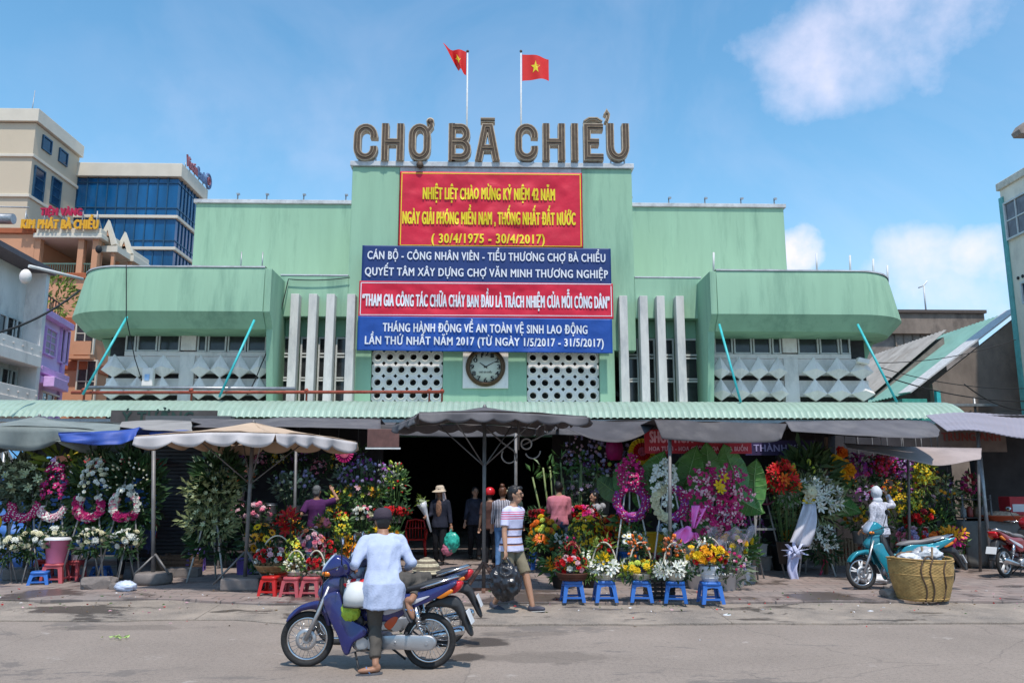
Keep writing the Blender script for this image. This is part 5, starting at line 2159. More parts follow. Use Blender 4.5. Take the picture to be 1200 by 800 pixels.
def crumple(name, label, cat, loc, r, m, seed, subdiv=4, amp=.5):
    bm = bmesh.new()
    bmesh.ops.create_icosphere(bm, subdivisions=subdiv, radius=1)
    for v in bm.verts:
        n = v.co.normalized()
        k = 1 + amp * (1 - 2 * abs(noise.noise(n * 2.2 + V((seed, 0, 0))))) * .5 + amp * .22 * noise.noise(n * 6 + V((seed, 5, 0)))
        v.co = V((n.x * k * r[0], n.y * k * r[1], n.z * k * r[2]))
    for f_ in bm.faces:
        f_.smooth = True
    me = bpy.data.meshes.new(name)
    bm.to_mesh(me)
    bm.free()
    me.materials.append(m)
    o = bpy.data.objects.new(name, me)
    COL.objects.link(o)
    o.location = loc
    return tag(o, label, cat) if label else o


g = G(147, 692, SW)
crumple('plastic_bag', 'crumpled white and blue plastic bag on the pavement, left of the pole base', 'bag', (g.x, g.y, SW + .07), (.15, .1, .08), mat('bluish_white_bag', (.5, .55, .68), .35, var=.3, scale=6), 2.2)
g = G(1030, 684, SW)
crumple('plastic_bag', 'flat white plastic bag under the teal motorbike', 'bag', (g.x, g.y + .1, SW + .07), (.32, .2, .08), PW, 4.2)
for i, (px, py) in enumerate(((852, 720), (1020, 716), (1008, 694), (160, 708), (905, 706))):
    g = G(px, py, .05)
    o = crumple('litter_scrap', None, None, (g.x, g.y, .045 if py > 705 else SW + .02), (.05, .035, .02), PW, i * 2.1, 2)
    tag(o, ['white paper scrap in the gutter below the flower pot stool', 'white paper scrap in the gutter in front of the basket', 'white scrap on the pavement below the teal front wheel', 'white scrap in the gutter at the left', 'pale scrap on the pavement edge right of the blue stools'][i], 'litter')
for i, (px, py, m) in enumerate(((132, 749, mat('lime_petal', (.45, .6, .2), .6)), (160, 721, mat('pink_petal', (.75, .05, .25), .6)))):
    g = G(px, py, 0)
    b = MB()
    rg = random.Random(i)
    for k in range(14):
        p = V((rg.uniform(-.16, .16), rg.uniform(-.05, .05), .006 + rg.uniform(0, .03)))
        leaf(b, p, V((rg.uniform(-1, 1), rg.uniform(-.6, .6), rg.uniform(-.1, .3))).normalized(), .07, .03, rg)
    tag(b.build('fallen_petals', m, None, (g.x, g.y, 0)), ['pale green fallen flower stalk on the road, left of the motorbike', 'pink fallen petals at the road edge'][i], 'petals')

# blue tarpaulin backdrop and vehicles clutter behind the left wreaths
t = thing('tarpaulin', 'crumpled bright blue tarpaulin hanging behind the left wreaths', 'tarpaulin', (P(95, 600, 17.2).x, 17.2, SW))
b = MB()
b.grid(lambda u, v: (-1.9 + 3.4 * u, .16 * noise.noise(V((u * 6, v * 3, 1))) + .12 * (1 - 2 * abs(noise.noise(V((u * 4 + v * 3, v * 4, 4))))), .3 + 1.75 * v - .25 * u * v), 60, 30)
b.build('cloth', mat('light_blue_tarp', (.05, .16, .46), .5, var=.25, scale=3), t, solid=.006)
t = thing('tin_roof_stall', 'small stall with a sloping light blue tin roof at the left', 'stall', (P(34, 530, 19).x, 19, SW))
a, c, d_ = P(8, 523, 19.6), P(48, 523, 19.6), P(62, 538, 18.0)
e_ = P(16, 538, 18.0)
o = V((P(34, 530, 19).x, 19, SW))
b = MB()
b.grid(lambda u, v: (a.lerp(c, u)).lerp(e_.lerp(d_, u), v) - o + V((0, 0, .03 * (int(u * 24) % 2))), 24, 1, 0, False)
b.build('roof_sheet', mat('light_blue_sheet', (.10, .30, .50), .5, .1, var=.15), t, solid=.015)
b = MB()
for x, y in ((-.9, -.9), (.7, -.9), (-.9, .6), (.7, .6)):
    b.tube([(x, y, 0), (x, y, 2.5)], .04, 6)
b.build('post', STEEL, t)
t = thing('counter_canopy', 'pale grey flat stall top under the blue tin roof', 'stall', (P(48, 545, 18.6).x, 18.6, SW))
a = P(48, 545, 18.6)
MB().box(-.9, .9, -.6, .6, a.z - SW - .1, a.z - SW + .06).build('top', LGREY, t, bevel=.03)
MB().box(-.8, .8, -.5, .5, 0, .9).build('counter', mat('blue_counter', (.05, .12, .34), .5, var=.2), t)
b = MB()
for x in (-.85, .85):
    b.tube([(x, -.5, .9), (x, -.5, a.z - SW - .1)], .025, 6)
b.build('post', STEEL, t)
sg = thing('shop_sign', 'small yellow sign hanging below the blue tarpaulin strip', 'sign', P(74, 526, 19.0))
MB().box(-.46, .46, 0, .05, -.14, .13).build('board', mat('yellow_board', (.62, .42, .02), .5, var=.12), sg)
b = MB()
lettering(b, 'TIỆM HOA', -.35, .35, -.05, .12, -.01, .006)
b.build('lettering', mat('brown_ink', (.10, .04, .01), .6), sg)
# parked white and red cart behind
t = thing('food_cart', 'red and white food cart standing behind the blue tarpaulin', 'cart', (P(140, 570, 19.4).x, 19.4, SW))
MB().box(-.9, .9, -.35, .35, .5, 1.15).build('body', mat('cart_red', (.45, .03, .03), .45, var=.15), t, bevel=.03)
MB().box(-.95, .95, -.4, .4, 1.153, 1.2).build('worktop', STEEL, t, bevel=.01)
b = MB()
for x in (-.9, .9):
    for y in (-.35, .35):
        b.tube([(x, y, 1.2), (x, y, 2.15)], .02, 6)
b.build('post', mat('cart_blue_post', (.1, .2, .42), .5), t)
MB().box(-1.0, 1.0, -.45, .45, 2.15, 2.3).build('roof', mat('cart_roof', (.5, .05, .05), .5, var=.15), t, bevel=.02)
for x in (-.55, .55):
    b = MB()
    b.torus((x, -.38, .3), .26, .03, 20, 6)
    b.build('wheel', BLACK, t)
b = MB()
b.lathe([(0, 1.2), (.28, 1.2), (.33, 1.45), (.3, 1.46), (0, 1.4)], 16)
b.build('pot', STEEL, t)
MB().box(.2, .7, -.3, .1, 1.2, 1.55).build('display_case', mat('case_white', (.5, .52, .55), .3), t)

# grey cloth covered table with trays at the far right
t = thing('market_table', 'table under a grey cloth in the covered stall at the right edge', 'table', (P(1182, 640, 17.4).x, 17.8, SW))
b = MB()


def cl(u, v):
    x, y = -1.0 + 2.0 * u, -.5 + 1.0 * v
    return (x, y, .95)


b.grid(cl, 6, 6)
b.grid(lambda u, v: (-1.0 + 2 * u + .04 * v * math.sin(u * 30), -.5 - .08 * v - .05 * v * math.sin(u * 22), .95 - .9 * v), 60, 8)
b.grid(lambda u, v: (-1.0 - .08 * v - .05 * v * math.sin(u * 14), -.5 + 1.0 * u, .95 - .9 * v), 30, 8)
b.build('cloth', mat('grey_table_cloth', (.13, .125, .115), .85, var=.2, scale=3), t, solid=.01)
b = MB()
for x in (-.9, .9):
    for y in (-.4, .4):
        b.box(x - .03, x + .03, y - .03, y + .03, 0, .945)
b.build('leg', WOOD, t)
tt = thing('food_tray', 'round red tray on the grey cloth table', 'tray', (P(1172, 610, 17.6).x, 17.6, SW + .957))
MB().lathe([(0, 0), (.42, 0), (.5, .1), (.52, .1), (.5, .12), (.43, .03), (0, .03)], 24).build('dish', mat('tray_red', (.5, .10, .04), .4, var=.1), tt)
crumple('food_heap', None, None, (0, 0, .08), (.34, .3, .1), mat('tray_food', (.5, .35, .25), .7, var=.5, scale=20), 3.0).parent = tt
tt = thing('red_box', 'stacked red box at the right end of the grey cloth table', 'box', (P(1196, 600, 17.6).x + .1, 17.9, SW + .957))
MB().box(-.25, .25, -.2, .2, 0, .5).build('body', mat('box_red', (.4, .02, .03), .5, var=.15), tt, bevel=.01)
MB().box(-.2, .2, -.206, -.201, .18, .34).build('label_panel', PW, tt)
sh_ = thing('metal_rack', 'dark metal shelf with small goods left of the grey cloth table', 'rack', (P(1142, 630, 17.6).x, 17.6, SW))
b = MB()
for x in (-.3, .3):
    for y in (-.2, .2):
        b.tube([(x, y, 0), (x, y, 1.5)], .018, 6)
b.build('frame', POLEM, sh_)
for k in range(4):
    MB().box(-.32, .32, -.22, .22, .25 + .38 * k, .27 + .38 * k).build('shelf', SHELF, sh_)
rg = random.Random(3)
for k in range(3):
    for i in range(4):
        m = [mat('jar_red', (.25, .04, .03), .4), mat('jar_brown', (.12, .07, .04), .4), mat('jar_grey', (.2, .2, .2), .4)][(k + i) % 3]
        o = MB().lathe([(0, 0), (.055, 0), (.06, .02), (.06, .16), (.035, .19), (.035, .22), (0, .22)], 10).build('goods_jar', m, None, (P(1142, 630, 17.6).x - .22 + .145 * i, 17.55, SW + .272 + .38 * k))
        tag(o, 'small dark jar on the metal shelf beside the grey cloth table', 'jar', 'jars on the metal shelf')
# ================================================================== flowers


def fm(name, c, v=.25):
    return mat('petal_' + name, c, .55, var=v, scale=9, spec=.3)


F = {'red': fm('red', (.52, .008, .012)), 'dred': fm('dark_red', (.22, .006, .015)), 'pink': fm('pink', (.68, .16, .24)), 'pale': fm('pale_pink', (.62, .36, .40)), 'mag': fm('magenta', (.38, .010, .105)),
     'purp': fm('purple', (.26, .03, .26)), 'lil': fm('lilac', (.34, .28, .46)), 'white': fm('white', (.68, .68, .60)), 'cream': fm('cream', (.62, .58, .38)), 'yel': fm('yellow', (.72, .46, .01)),
     'gold': fm('golden', (.68, .28, .006)), 'org': fm('orange', (.66, .13, .01)), 'lime': fm('lime', (.42, .50, .06)), 'salmon': fm('salmon', (.68, .22, .10)), 'brown': fm('seed_brown', (.06, .025, .01)),
     'wgreen': fm('greenish_white', (.45, .50, .30)), 'hot': fm('hot_pink', (.66, .03, .22))}
LFS = {'d': LEAFD, 'm': LEAFM, 'y': LEAFY, 'g': mat('grey_leaf', (.11, .14, .085), .6, var=.35, scale=6), 'v': mat('pale_variegated_leaf', (.24, .27, .12), .55, var=.45, scale=12), 'f': mat('fern_leaf', (.04, .075, .02), .6, var=.4, scale=5)}
STEM = mat('green_stem', (.06, .12, .03), .6, var=.3)
WICK = mat('wicker', (.30, .17, .07), .7, var=.35, scale=14, bump=.3, bscale=50)
WICKW = mat('white_wicker', (.52, .46, .36), .7, var=.2, scale=14)
FILM = mat('wrapping_film', (.55, .50, .58), .2, var=.2, scale=4, alpha=.32)
RIBW = mat('white_ribbon', (.62, .60, .66), .5, var=.12, scale=4)
TULLE = mat('pink_tulle', (.95, .22, .62), .6, var=.2, scale=4)


def petals(b, n, r0, r1, w, z0, z1, m=0, ph=0.0, cup=0.0):
    for k in range(n):
        q = 2 * pi * k / n + ph
        c, s = math.cos(q), math.sin(q)

        def pt(r, t, z):
            return (r * c - t * s, r * s + t * c, z)
        rm = r0 + (r1 - r0) * .55
        zm = z0 + (z1 - z0) * .55 + cup
        b.add([pt(r0, -w * .3, z0), pt(r0, w * .3, z0), pt(rm, w, zm), pt(r1, w * .35, z1), pt(r1, -w * .35, z1), pt(rm, -w, zm)], [(0, 1, 2, 5), (5, 2, 3, 4)], m, True)


_fl = {}


def bloom(kind, c1, c2=None):
    key = (kind, c1, c2)
    if key in _fl:
        return _fl[key]
    b = MB()
    if kind == 'rose':
        petals(b, 6, .1, 1, .52, -.25, .15, 0, 0, .1)
        petals(b, 5, .1, .75, .45, -.1, .42, 0, .5, .15)
        petals(b, 4, .05, .42, .3, .1, .6, 0, .2, .1)
        b.ell((0, 0, .25), (.25, .25, .3), 6, 4)
    elif kind == 'mum':
        for (n, r, z, ph) in ((11, 1, .0, 0), (10, .85, .25, .3), (8, .6, .45, .1), (6, .35, .55, .5)):
            petals(b, n, .1, r, .2, z - .1, z + .1, 0, ph, .12)
    elif kind == 'daisy':
        petals(b, 12, .25, 1, .2, .0, .05, 0, 0, .08)
        b.ell((0, 0, .05), (.36, .36, .16), 10, 4, 1)
    elif kind == 'lily':
        petals(b, 6, .1, 1.05, .26, -.2, .35, 0, 0, -.02)
        b.tube([(0, 0, -.1), (.05, 0, .5)], .05, 4, 1)
    elif kind == 'orchid':
        petals(b, 3, .05, 1, .27, 0, .08, 0, .5, .05)
        petals(b, 2, .05, 1, .48, .04, .1, 0, 0, .08)
        b.ell((0, -.15, .15), (.22, .28, .2), 6, 4, 1)
    elif kind == 'bud':
        b.ell((0, 0, .3), (.42, .42, .75), 7, 5)
        petals(b, 3, .1, .5, .3, -.2, .6, 0, 0, .1)
    elif kind == 'ball':
        for k in range(3):
            petals(b, 8, .05, 1 - .22 * k, .26, .1 + .22 * k, .0 + .3 * k, 0, .3 * k, .2)
    me = b.mesh('flower')
    me.materials.append(F[c1])
    me.materials.append(F[c2 or c1])
    _fl[key] = me
    return me


def put(parent, me, p, d, s, name='flower', rg=rnd):
    o = bpy.data.objects.new(name, me)
    COL.objects.link(o)
    o.parent = parent
    o.location = p
    q = V(d).to_track_quat('Z', 'Y')
    o.rotation_mode = 'QUATERNION'
    from mathutils import Quaternion
    o.rotation_quaternion = q @ Quaternion((0, 0, 1), rg.uniform(0, 6.28))
    o.scale = (s, s, s)
    return o


def merge(b, me, p, d, s, rg, moff=0):
    """copy a flower mesh into a builder (for masses of small florets)"""
    M_ = Matrix.Translation(p) @ V(d).to_track_quat('Z', 'Y').to_matrix().to_4x4() @ Matrix.Rotation(rg.uniform(0, 6.28), 4, 'Z') @ Matrix.Scale(s, 4)
    o = len(b.v)
    b.v += [tuple(M_ @ v.co) for v in me.vertices]
    for f_ in me.polygons:
        b.f.append(tuple(i + o for i in f_.vertices))
        b.mi.append(f_.material_index + moff)
        b.sm.append(True)


def dome(n, c, r, rg, front=True, shell=.75):
    """positions and outward directions over a lumpy ellipsoid, favouring top and front"""
    out = []
    ga = pi * (3 - 5 ** .5)
    for i in range(n):
        z = 1 - 1.45 * (i + .5) / n
        rr = math.sqrt(max(0, 1 - z * z))
        q = V((rr * math.cos(ga * i), rr * math.sin(ga * i), z))
        q = (q + V((rg.uniform(-.25, .25), rg.uniform(-.25, .25), rg.uniform(-.25, .25)))).normalized()
        k = rg.uniform(shell, 1.05)
        out.append((V((c[0] + q.x * r[0] * k, c[1] + q.y * r[1] * k, c[2] + q.z * r[2] * k)), (q + V((0, -.35 if front else 0, .1))).normalized()))
    return out


def foliage(parent, m, specs, seed, name='foliage'):
    b = MB()
    for (c, r, n, s) in specs:
        leaf_cloud(b, c, r, n, s, seed)
    return b.build(name, LFS[m], parent)


def florets(parent, kind, cols, pts, s, rg, name='florets'):
    b = MB()
    mats_ = []
    for c in cols:
        me = bloom(kind, *c)
        mats_ += list(me.materials)
    for p, d in pts:
        i = rg.randrange(len(cols))
        merge(b, bloom(kind, *cols[i]), p, d, s * rg.uniform(.75, 1.25), rg, i * 2)
    return b.build(name, mats_, parent)


# ---------------------------------------------------------------- wreaths on easels
EASW = mat('white_easel_wood', (.50, .49, .47), .7, var=.15)
EASG = mat('grey_easel_wood', (.22, .21, .20), .7, var=.25)


def easel(t, h, w, m, d=.45):
    for (x0, y0, x1, y1) in ((-w, -.12, -.05, 0), (w, -.12, .05, 0), (0, d, 0, .05)):
        MB().tube([(x0, y0, 0), (x1, y1, h)], .016, 6).build('easel_leg', m, t)


def wreath(label, px, pyr, Y, rr, ring, top, leaves, seed, legs=EASG, group='funeral wreaths on easels', arc=(0, 360), ring2=None, low=None):
    """ring of florets with a cluster above it, leaves behind it, on a three legged easel"""
    rg = random.Random(seed)
    c = P(px, pyr, Y)
    t = thing('flower_wreath', label, 'wreath', (c.x, Y, SW), 0, group)
    zc = c.z - SW
    easel(t, zc + .5, .38, legs)
    for (m, specs) in leaves:
        foliage(t, m, [((x, .08 + y, zc + z), (rx, ry, rz), n, s) for (x, y, z, rx, ry, rz, n, s) in specs], seed)
    for (cols, a0, a1, kind, s, n) in ring:
        pts = []
        for k in range(n):
            a = R(a0 + (a1 - a0) * (k + rg.random()) / n)
            ph = rg.uniform(-1.9, 1.0)
            rad = rr + .055 * math.sin(ph)
            pts.append((V((rad * math.cos(a), -.07 - .05 * math.cos(ph), zc + rad * math.sin(a))), V((math.cos(a) * math.sin(ph), -1, math.sin(a) * math.sin(ph))).normalized()))
        florets(t, kind, cols, pts, s, rg, 'ring')
    for (kind, cols, n, cx, cz, rx, rz, s) in top:
        for i, (p, d) in enumerate(dome(n, (cx, -.10, zc + cz), (rx, .13, rz), rg)):
            put(t, bloom(kind, *cols[rg.randrange(len(cols))]), p, (d.x * .5, -1, d.z * .6 + .25), s * rg.uniform(.8, 1.2), 'flower', rg)
    if low:
        (kind, cols, n, dz, rx, rz, s) = low
        foliage(t, 'd', [((0, -.12, zc + dz - .02), (rx * .9, .14, rz), 90, .13)], seed + 1, 'lower_foliage')
        for p, d in dome(n, (0, -.16, zc + dz), (rx, .16, rz), rg):
            put(t, bloom(kind, *cols[rg.randrange(len(cols))]), p, (d.x * .6, -.8, d.z + .4), s * rg.uniform(.8, 1.2), 'flower', rg)
    return t


DL = [('f', [(0, 0, .2, .42, .10, .62, 420, .2)])]
wreath('grey green leafy wreath with a magenta crescent, second from the left edge', 31, 592, 15.3, .225, [([('mag', 'white')], 170, 370, 'orchid', .045, 130)], [('lily', [('wgreen', 'lime')], 26, 0, .42, .3, .36, .07)], [('g', [(0, -.05, .42, .42, .14, .42, 420, .2)]), ('f', [(0, .02, .05, .40, .08, .45, 220, .2)])], 21)
wreath('wreath of dark magenta orchids under a bright green leaf top', 64, 592, 15.3, .225, [([('white', 'mag'), ('pale', 'mag')], 190, 350, 'orchid', .045, 100)], [('orchid', [('mag', 'purp'), ('mag', 'white')], 44, 0, .32, .20, .44, .06)], [('f', [(0, .02, .1, .36, .08, .5, 260, .2)]), ('y', [(0, .02, .78, .32, .08, .24, 46, .34)])], 22)
wreath('wreath with a pyramid of white roses over a pink and white open ring', 107, 592, 15.2, .225, [([('white', 'pale')], 130, 410, 'rose', .034, 150), ([('mag', 'mag')], 150, 390, 'rose', .05, 80)], [('rose', [('white',), ('cream',)], 50, .04, .45, .24, .42, .042)], [('f', [(0, .02, .25, .44, .10, .66, 460, .22)])], 23)
wreath('round dark leaf wreath with small white buds radiating above its ring', 149, 592, 15.2, .225, [([('white', 'pale')], 120, 420, 'rose', .034, 150), ([('mag', 'mag')], 225, 330, 'rose', .05, 60), ([('pink', 'mag')], 120, 420, 'rose', .035, 50)], [('bud', [('white',), ('cream',)], 34, 0, .42, .36, .42, .04), ('rose', [('white',)], 6, 0, .25, .12, .1, .06)], [('d', [(0, .03, .2, .52, .12, .72, 620, .24)])], 24)
t = wreath('pale leafy wreath cut by the left edge, above a round yellow bow', 2, 592, 15.3, .27, [([('mag', 'white')], 200, 360, 'orchid', .045, 60)], [('lily', [('wgreen', 'lime')], 22, 0, .42, .3, .36, .07)], [('g', [(0, -.05, .4, .40, .14, .42, 380, .2)])], 25)
b = MB()
b.ell((.05, -.3, P(4, 612, 15).z - SW), (.16, .08, .17), 12, 8)
b.build('bow', F['yel'], t)
# stand bouquets of white chrysanthemums


def stand_bouquet(label, px, py, Y, r, cols, kind, n, s, leafm, seed, legs=True, group='white bouquets on stands'):
    rg = random.Random(seed)
    c = P(px, py, Y)
    t = thing('stand_bouquet', label, 'bouquet', (c.x, Y, SW), 0, group)
    zc = c.z - SW
    foliage(t, leafm, [((0, 0, zc - .06), (r * 1.05, r * .8, r * .8), 150, .17)], seed)
    for p, d in dome(n, (0, 0, zc), (r, r * .8, r * .75), rg):
        put(t, bloom(kind, *cols[rg.randrange(len(cols))]), p, d, s * rg.uniform(.8, 1.2), 'flower', rg)
    if legs:
        for k in range(3):
            q = 2 * pi * k / 3 + .5
            MB().tube([(.2 * math.cos(q), .2 * math.sin(q), 0), (.02 * math.cos(q), .02 * math.sin(q), zc - .05)], .012, 5).build('leg', EASG, t)
    return t


for i, (px, py, lab) in enumerate(((9, 640, 'white chrysanthemum bouquet at the left edge, on crossed grey legs'), (38, 635, 'white chrysanthemum bouquet left of the pink bucket'), (68, 627, 'white rose bouquet rising behind the pink bucket'),
                                   (107, 631, 'white chrysanthemum bouquet below the pyramid wreath'), (148, 632, 'white chrysanthemum bouquet below the round dark wreath'))):
    stand_bouquet(lab, px, py, (15.0, 15.1, 15.35, 15.1, 15.0)[i], .25, [('white',), ('cream',)], 'mum' if i != 2 else 'rose', 30, .06, 'd', 40 + i)

# big pale leaf spray with two tiers
t = thing('flower_spray', 'tall two tier spray of pale variegated leaves on white legs before the shutter', 'flower spray', (P(248, 600, 15.2).x, 15.2, SW))
zq = lambda py: P(248, py, 15.2).z - SW
easel(t, zq(590), .32, EASW)
foliage(t, 'v', [((0, 0, zq(577)), (.46, .2, .34), 420, .15), ((0, -.05, zq(613)), (.48, .2, .24), 330, .15), ((0, 0, zq(596)), (.32, .15, .2), 100, .15)], 31)
foliage(t, 'd', [((.02, .1, zq(556)), (.36, .12, .36), 220, .28), ((0, .08, zq(636)), (.42, .12, .22), 160, .22), ((.0, .1, zq(590)), (.42, .1, .4), 200, .2)], 32)
rg = random.Random(33)
for zc_, n in ((zq(580), 30), (zq(614), 26)):
    for p, d in dome(n, (0, -.1, zc_), (.46, .18, .3), rg):
        put(t, bloom('lily', 'wgreen', 'lime'), p, d, .05 * rg.uniform(.7, 1.2), 'flower', rg)


# elephant ear leaves
def bigleaf(t, px, py, Y, h, w, lean, m=None, seed=0):
    c = P(px, py, Y)
    b = MB()

    def fn(u, v):
        s = (u - .5) * 2
        prof = math.sin(pi * min(1, v * .93 + .07)) ** .7 * (1 - .28 * v)
        x = s * w / 2 * prof
        z = (v - .42) * h + (.12 * h * abs(s) ** 1.5 if v < .25 else .05 * h * abs(s)) * -1
        y = .10 * abs(s) * prof + .06 * math.sin(v * 3.0) - .15 * h * v * v + .012 * math.sin(v * 26 + abs(s) * 6) * abs(s)
        q = V((x, y, z))
        q.rotate(Matrix.Rotation(R(lean), 3, 'Y'))
        return q
    b.grid(fn, 12, 18)
    for k in range(1, 7):
        v = k / 7.5
        for sgn in (-1, 1):
            b.tube([V(fn(.5, v - .06)) + V((0, -.006, 0)), V(fn(.5 + sgn * .46, v + .06)) + V((0, -.006, 0))], .004, 4, 1)
    b.tube([V(fn(.5, 0)) + V((0, -.008, -.0)), V(fn(.5, .5)) + V((0, -.008, 0)), V(fn(.5, .97)) + V((0, -.006, 0))], [.012, .009, .003], 5, 1)
    b.v = [(x + c.x, y + Y, z + c.z) for x, y, z in b.v]
    o = t.location
    b.v = [(x - o.x, y - o.y, z - o.z) for x, y, z in b.v]
    return b.build('leaf', [m or mat('elephant_ear_leaf', (.07, .19, .04), .4, var=.3, scale=5), mat('leaf_rib', (.22, .36, .13), .5)], t)


def orch(t, px, py, Y, rx, ry, n, cols, seed, s=.055, stalks=9):
    """radiating orchid stems: each stem its own part, its blooms set along it"""
    rg = random.Random(seed)
    o = t.location
    c = P(px, py, Y) - V((o.x, o.y, o.z))
    for k in range(stalks):
        a = 2 * pi * k / stalks + rg.uniform(-.2, .2)
        end = c + V((rx * math.cos(a) * rg.uniform(.8, 1.1), -.08 + rg.uniform(-.1, .1), ry * math.sin(a) * rg.uniform(.8, 1.15)))
        b = MB()
        md = c.lerp(end, .5) + V((0, -.14, .03))
        b.tube([c, md, end], .006, 4, 0)
        m_ = [STEM]
        for q in cols:
            m_ += list(bloom('orchid', *q).materials)
        for i in range(max(2, n // stalks)):
            f_ = .2 + .8 * (i + rg.random()) / (n // stalks)
            p = (c.lerp(md, f_ * 2) if f_ < .5 else md.lerp(end, f_ * 2 - 1)) + V((rg.uniform(-.05, .05), rg.uniform(-.06, .01), rg.uniform(-.05, .05)))
            j = rg.randrange(len(cols))
            merge(b, bloom('orchid', *cols[j]), p, V((math.cos(a) * .5 + rg.uniform(-.3, .3), -1, math.sin(a) * .5 + rg.uniform(-.3, .3))), s * rg.uniform(.8, 1.2) * (1.1 - .4 * f_), rg, 1 + 2 * j)
        b.build('orchid_stem', m_, t)


t = wreath('purple orchid wreath with a pointed top, leftmost of the standing wreaths right of the entrance', 739.5, 588, 15.0, .27, [([('mag', 'white'), ('purp', 'mag')], 0, 360, 'orchid', .048, 230)], [('orchid', [('mag', 'white'), ('hot', 'mag')], 70, 0, .42, .24, .42, .055)],
           [('m', [(0, .03, -.36, .3, .12, .12, 60, .2)])], 61, EASW, 'funeral wreaths on easels', low=('daisy', [('white', 'yel')], 22, -.66, .20, .16, .055))
bigleaf(t, 735, 556, 15.35, .75, .55, 12)
bigleaf(t, 715, 572, 15.4, .6, .5, -55, mat('pale_elephant_leaf', (.10, .19, .09), .45, var=.3, scale=5))
bigleaf(t, 758, 572, 15.4, .6, .5, 60, mat('pale_elephant_leaf', (.10, .19, .09), .45))
t = wreath('half cream half purple wreath with a white flower cluster on top', 784, 589, 14.6, .27, [([('cream', 'cream')], 95, 265, 'rose', .048, 120), ([('mag', 'white'), ('purp', 'mag')], -85, 85, 'orchid', .048, 120)], [('orchid', [('white', 'cream')], 60, -.08, .38, .24, .36, .055), ('orchid', [('white', 'cream')], 14, -.04, .02, .08, .2, .05)],
           [('m', [(0, .05, .25, .28, .06, .3, 60, .2)])], 62, EASW, low=('mum', [('white',)], 14, -.55, .14, .2, .05))
bigleaf(t, 767, 556, 15.0, .85, .6, 22)
bigleaf(t, 756, 580, 15.1, .6, .55, -35)
t = thing('flower_spray', 'large two tier magenta orchid spray with white tips before big green leaves', 'flower spray', (P(843, 600, 14.5).x, 14.5, SW))
easel(t, 1.7, .4, EASW)
bigleaf(t, 806, 562, 14.9, 1.15, .78, 14)
bigleaf(t, 832, 556, 15.0, 1.1, .7, -8)
bigleaf(t, 858, 548, 15.0, .85, .66, -22)
bigleaf(t, 876, 590, 14.9, .6, .5, 120)
bigleaf(t, 822, 606, 14.8, .55, .45, -125)
for (py, rx, rz, n, st) in ((574, .64, .46, 170, 14), (606, .58, .30, 120, 11)):
    orch(t, 841, py, 14.4, rx, rz, n, [('mag', 'white'), ('mag', 'hot'), ('mag', 'mag'), ('pale', 'mag')], py, .066, st)
for (px, py) in ((848, 559), (845, 573), (842, 568)):
    p = P(px, py, 14.15) - V(t.location)
    put(t, bloom('lily', 'yel', 'lime'), p, (0, -1, .2), .09, 'flower')
b = MB()
for q in range(7):
    a = q * .9
    b.grid(lambda u, v: (.02 + .16 * math.cos(a) * u + .03 * v, -.2 - .05 * math.sin(3 * u + q), P(843, 603, 14.3).z - SW + .12 * math.sin(a) * u + .05 * (v - .5)), 5, 2)
b.build('bow', RIBW, t, solid=.004)
t = thing('leaf_stand', 'single tall elephant ear leaf on a grey stake, right of the magenta spray', 'leaf', (P(885, 600, 15.2).x, 15.2, SW))
bigleaf(t, 884, 566, 15.2, .82, .62, 4)
MB().tube([(0, .05, 0), (0, .05, P(885, 575, 15.2).z - SW)], .018, 6).build('stake', EASG, t)
# empty easels with bare frames
for (px, Y, lab) in ((872, 15.6, 'empty grey easel left of the grey bucket'), (897, 15.9, 'empty grey easel behind the grey bucket, with a bare round frame')):
    p = P(px, 660, Y)
    t = thing('wreath_easel', lab, 'easel', (p.x, Y, SW))
    easel(t, 1.6, .32, EASG)
    MB().box(-.2, .2, -.1, -.07, .85, .89).build('crossbar', EASG, t)
    b = MB()
    zt_ = P(px, 578, Y).z - SW
    b.torus((.05, -.08, zt_), .2, .022, 20, 6, 0)
    for k in range(5):
        a = k * pi * .4
        b.tube([(.05, -.08, zt_), (.05 + .2 * math.cos(a), -.08, zt_ + .2 * math.sin(a))], .006, 4)
    b.build('ring_frame', mat('maroon_frame', (.16, .03, .06), .6, var=.4, scale=8), t)

# big white spray with ribbon
t = thing('flower_spray', 'big white lily spray with a long white ribbon trailing to the ground', 'flower spray', (P(950, 600, 16.0).x, 16.0, SW))
zq = lambda py: P(950, py, 16.0).z - SW
easel(t, zq(590), .35, EASW)
foliage(t, 'v', [((0, 0, zq(585)), (.62, .2, .5), 420, .2)], 71)
foliage(t, 'f', [((.05, .12, zq(560)), (.5, .1, .5), 240, .34), ((-.15, .1, zq(605)), (.5, .1, .3), 160, .26)], 72)
rg = random.Random(73)
for p, d in dome(96, (0, -.12, zq(585)), (.64, .2, .46), rg):
    put(t, bloom('lily', 'white', 'lime'), p, d, .105 * rg.uniform(.7, 1.2), 'flower', rg)
for (px, py, k_, s) in ((949, 576, 'ball', .16), (947, 586, 'lily', .12)):
    put(t, bloom(k_, 'cream' if k_ == 'ball' else 'yel', 'yel'), P(px, py, 15.7) - V(t.location), (0, -1, .1), s)
for q in ((930, 548), (948, 543), (953, 552)):
    put(t, bloom('bud', 'lime'), P(*q, 15.9) - V(t.location), (0, -.2, 1), .1)
foliage(t, 'd', [((.1, -.1, zq(640)), (.34, .16, .24), 150, .2)], 74, 'lower_foliage')
for p, d in dome(44, (.1, -.15, zq(633)), (.34, .2, .3), rg):
    put(t, bloom('lily', 'white', 'lime'), p, d, .075 * rg.uniform(.7, 1.2), 'flower', rg)
b = MB()


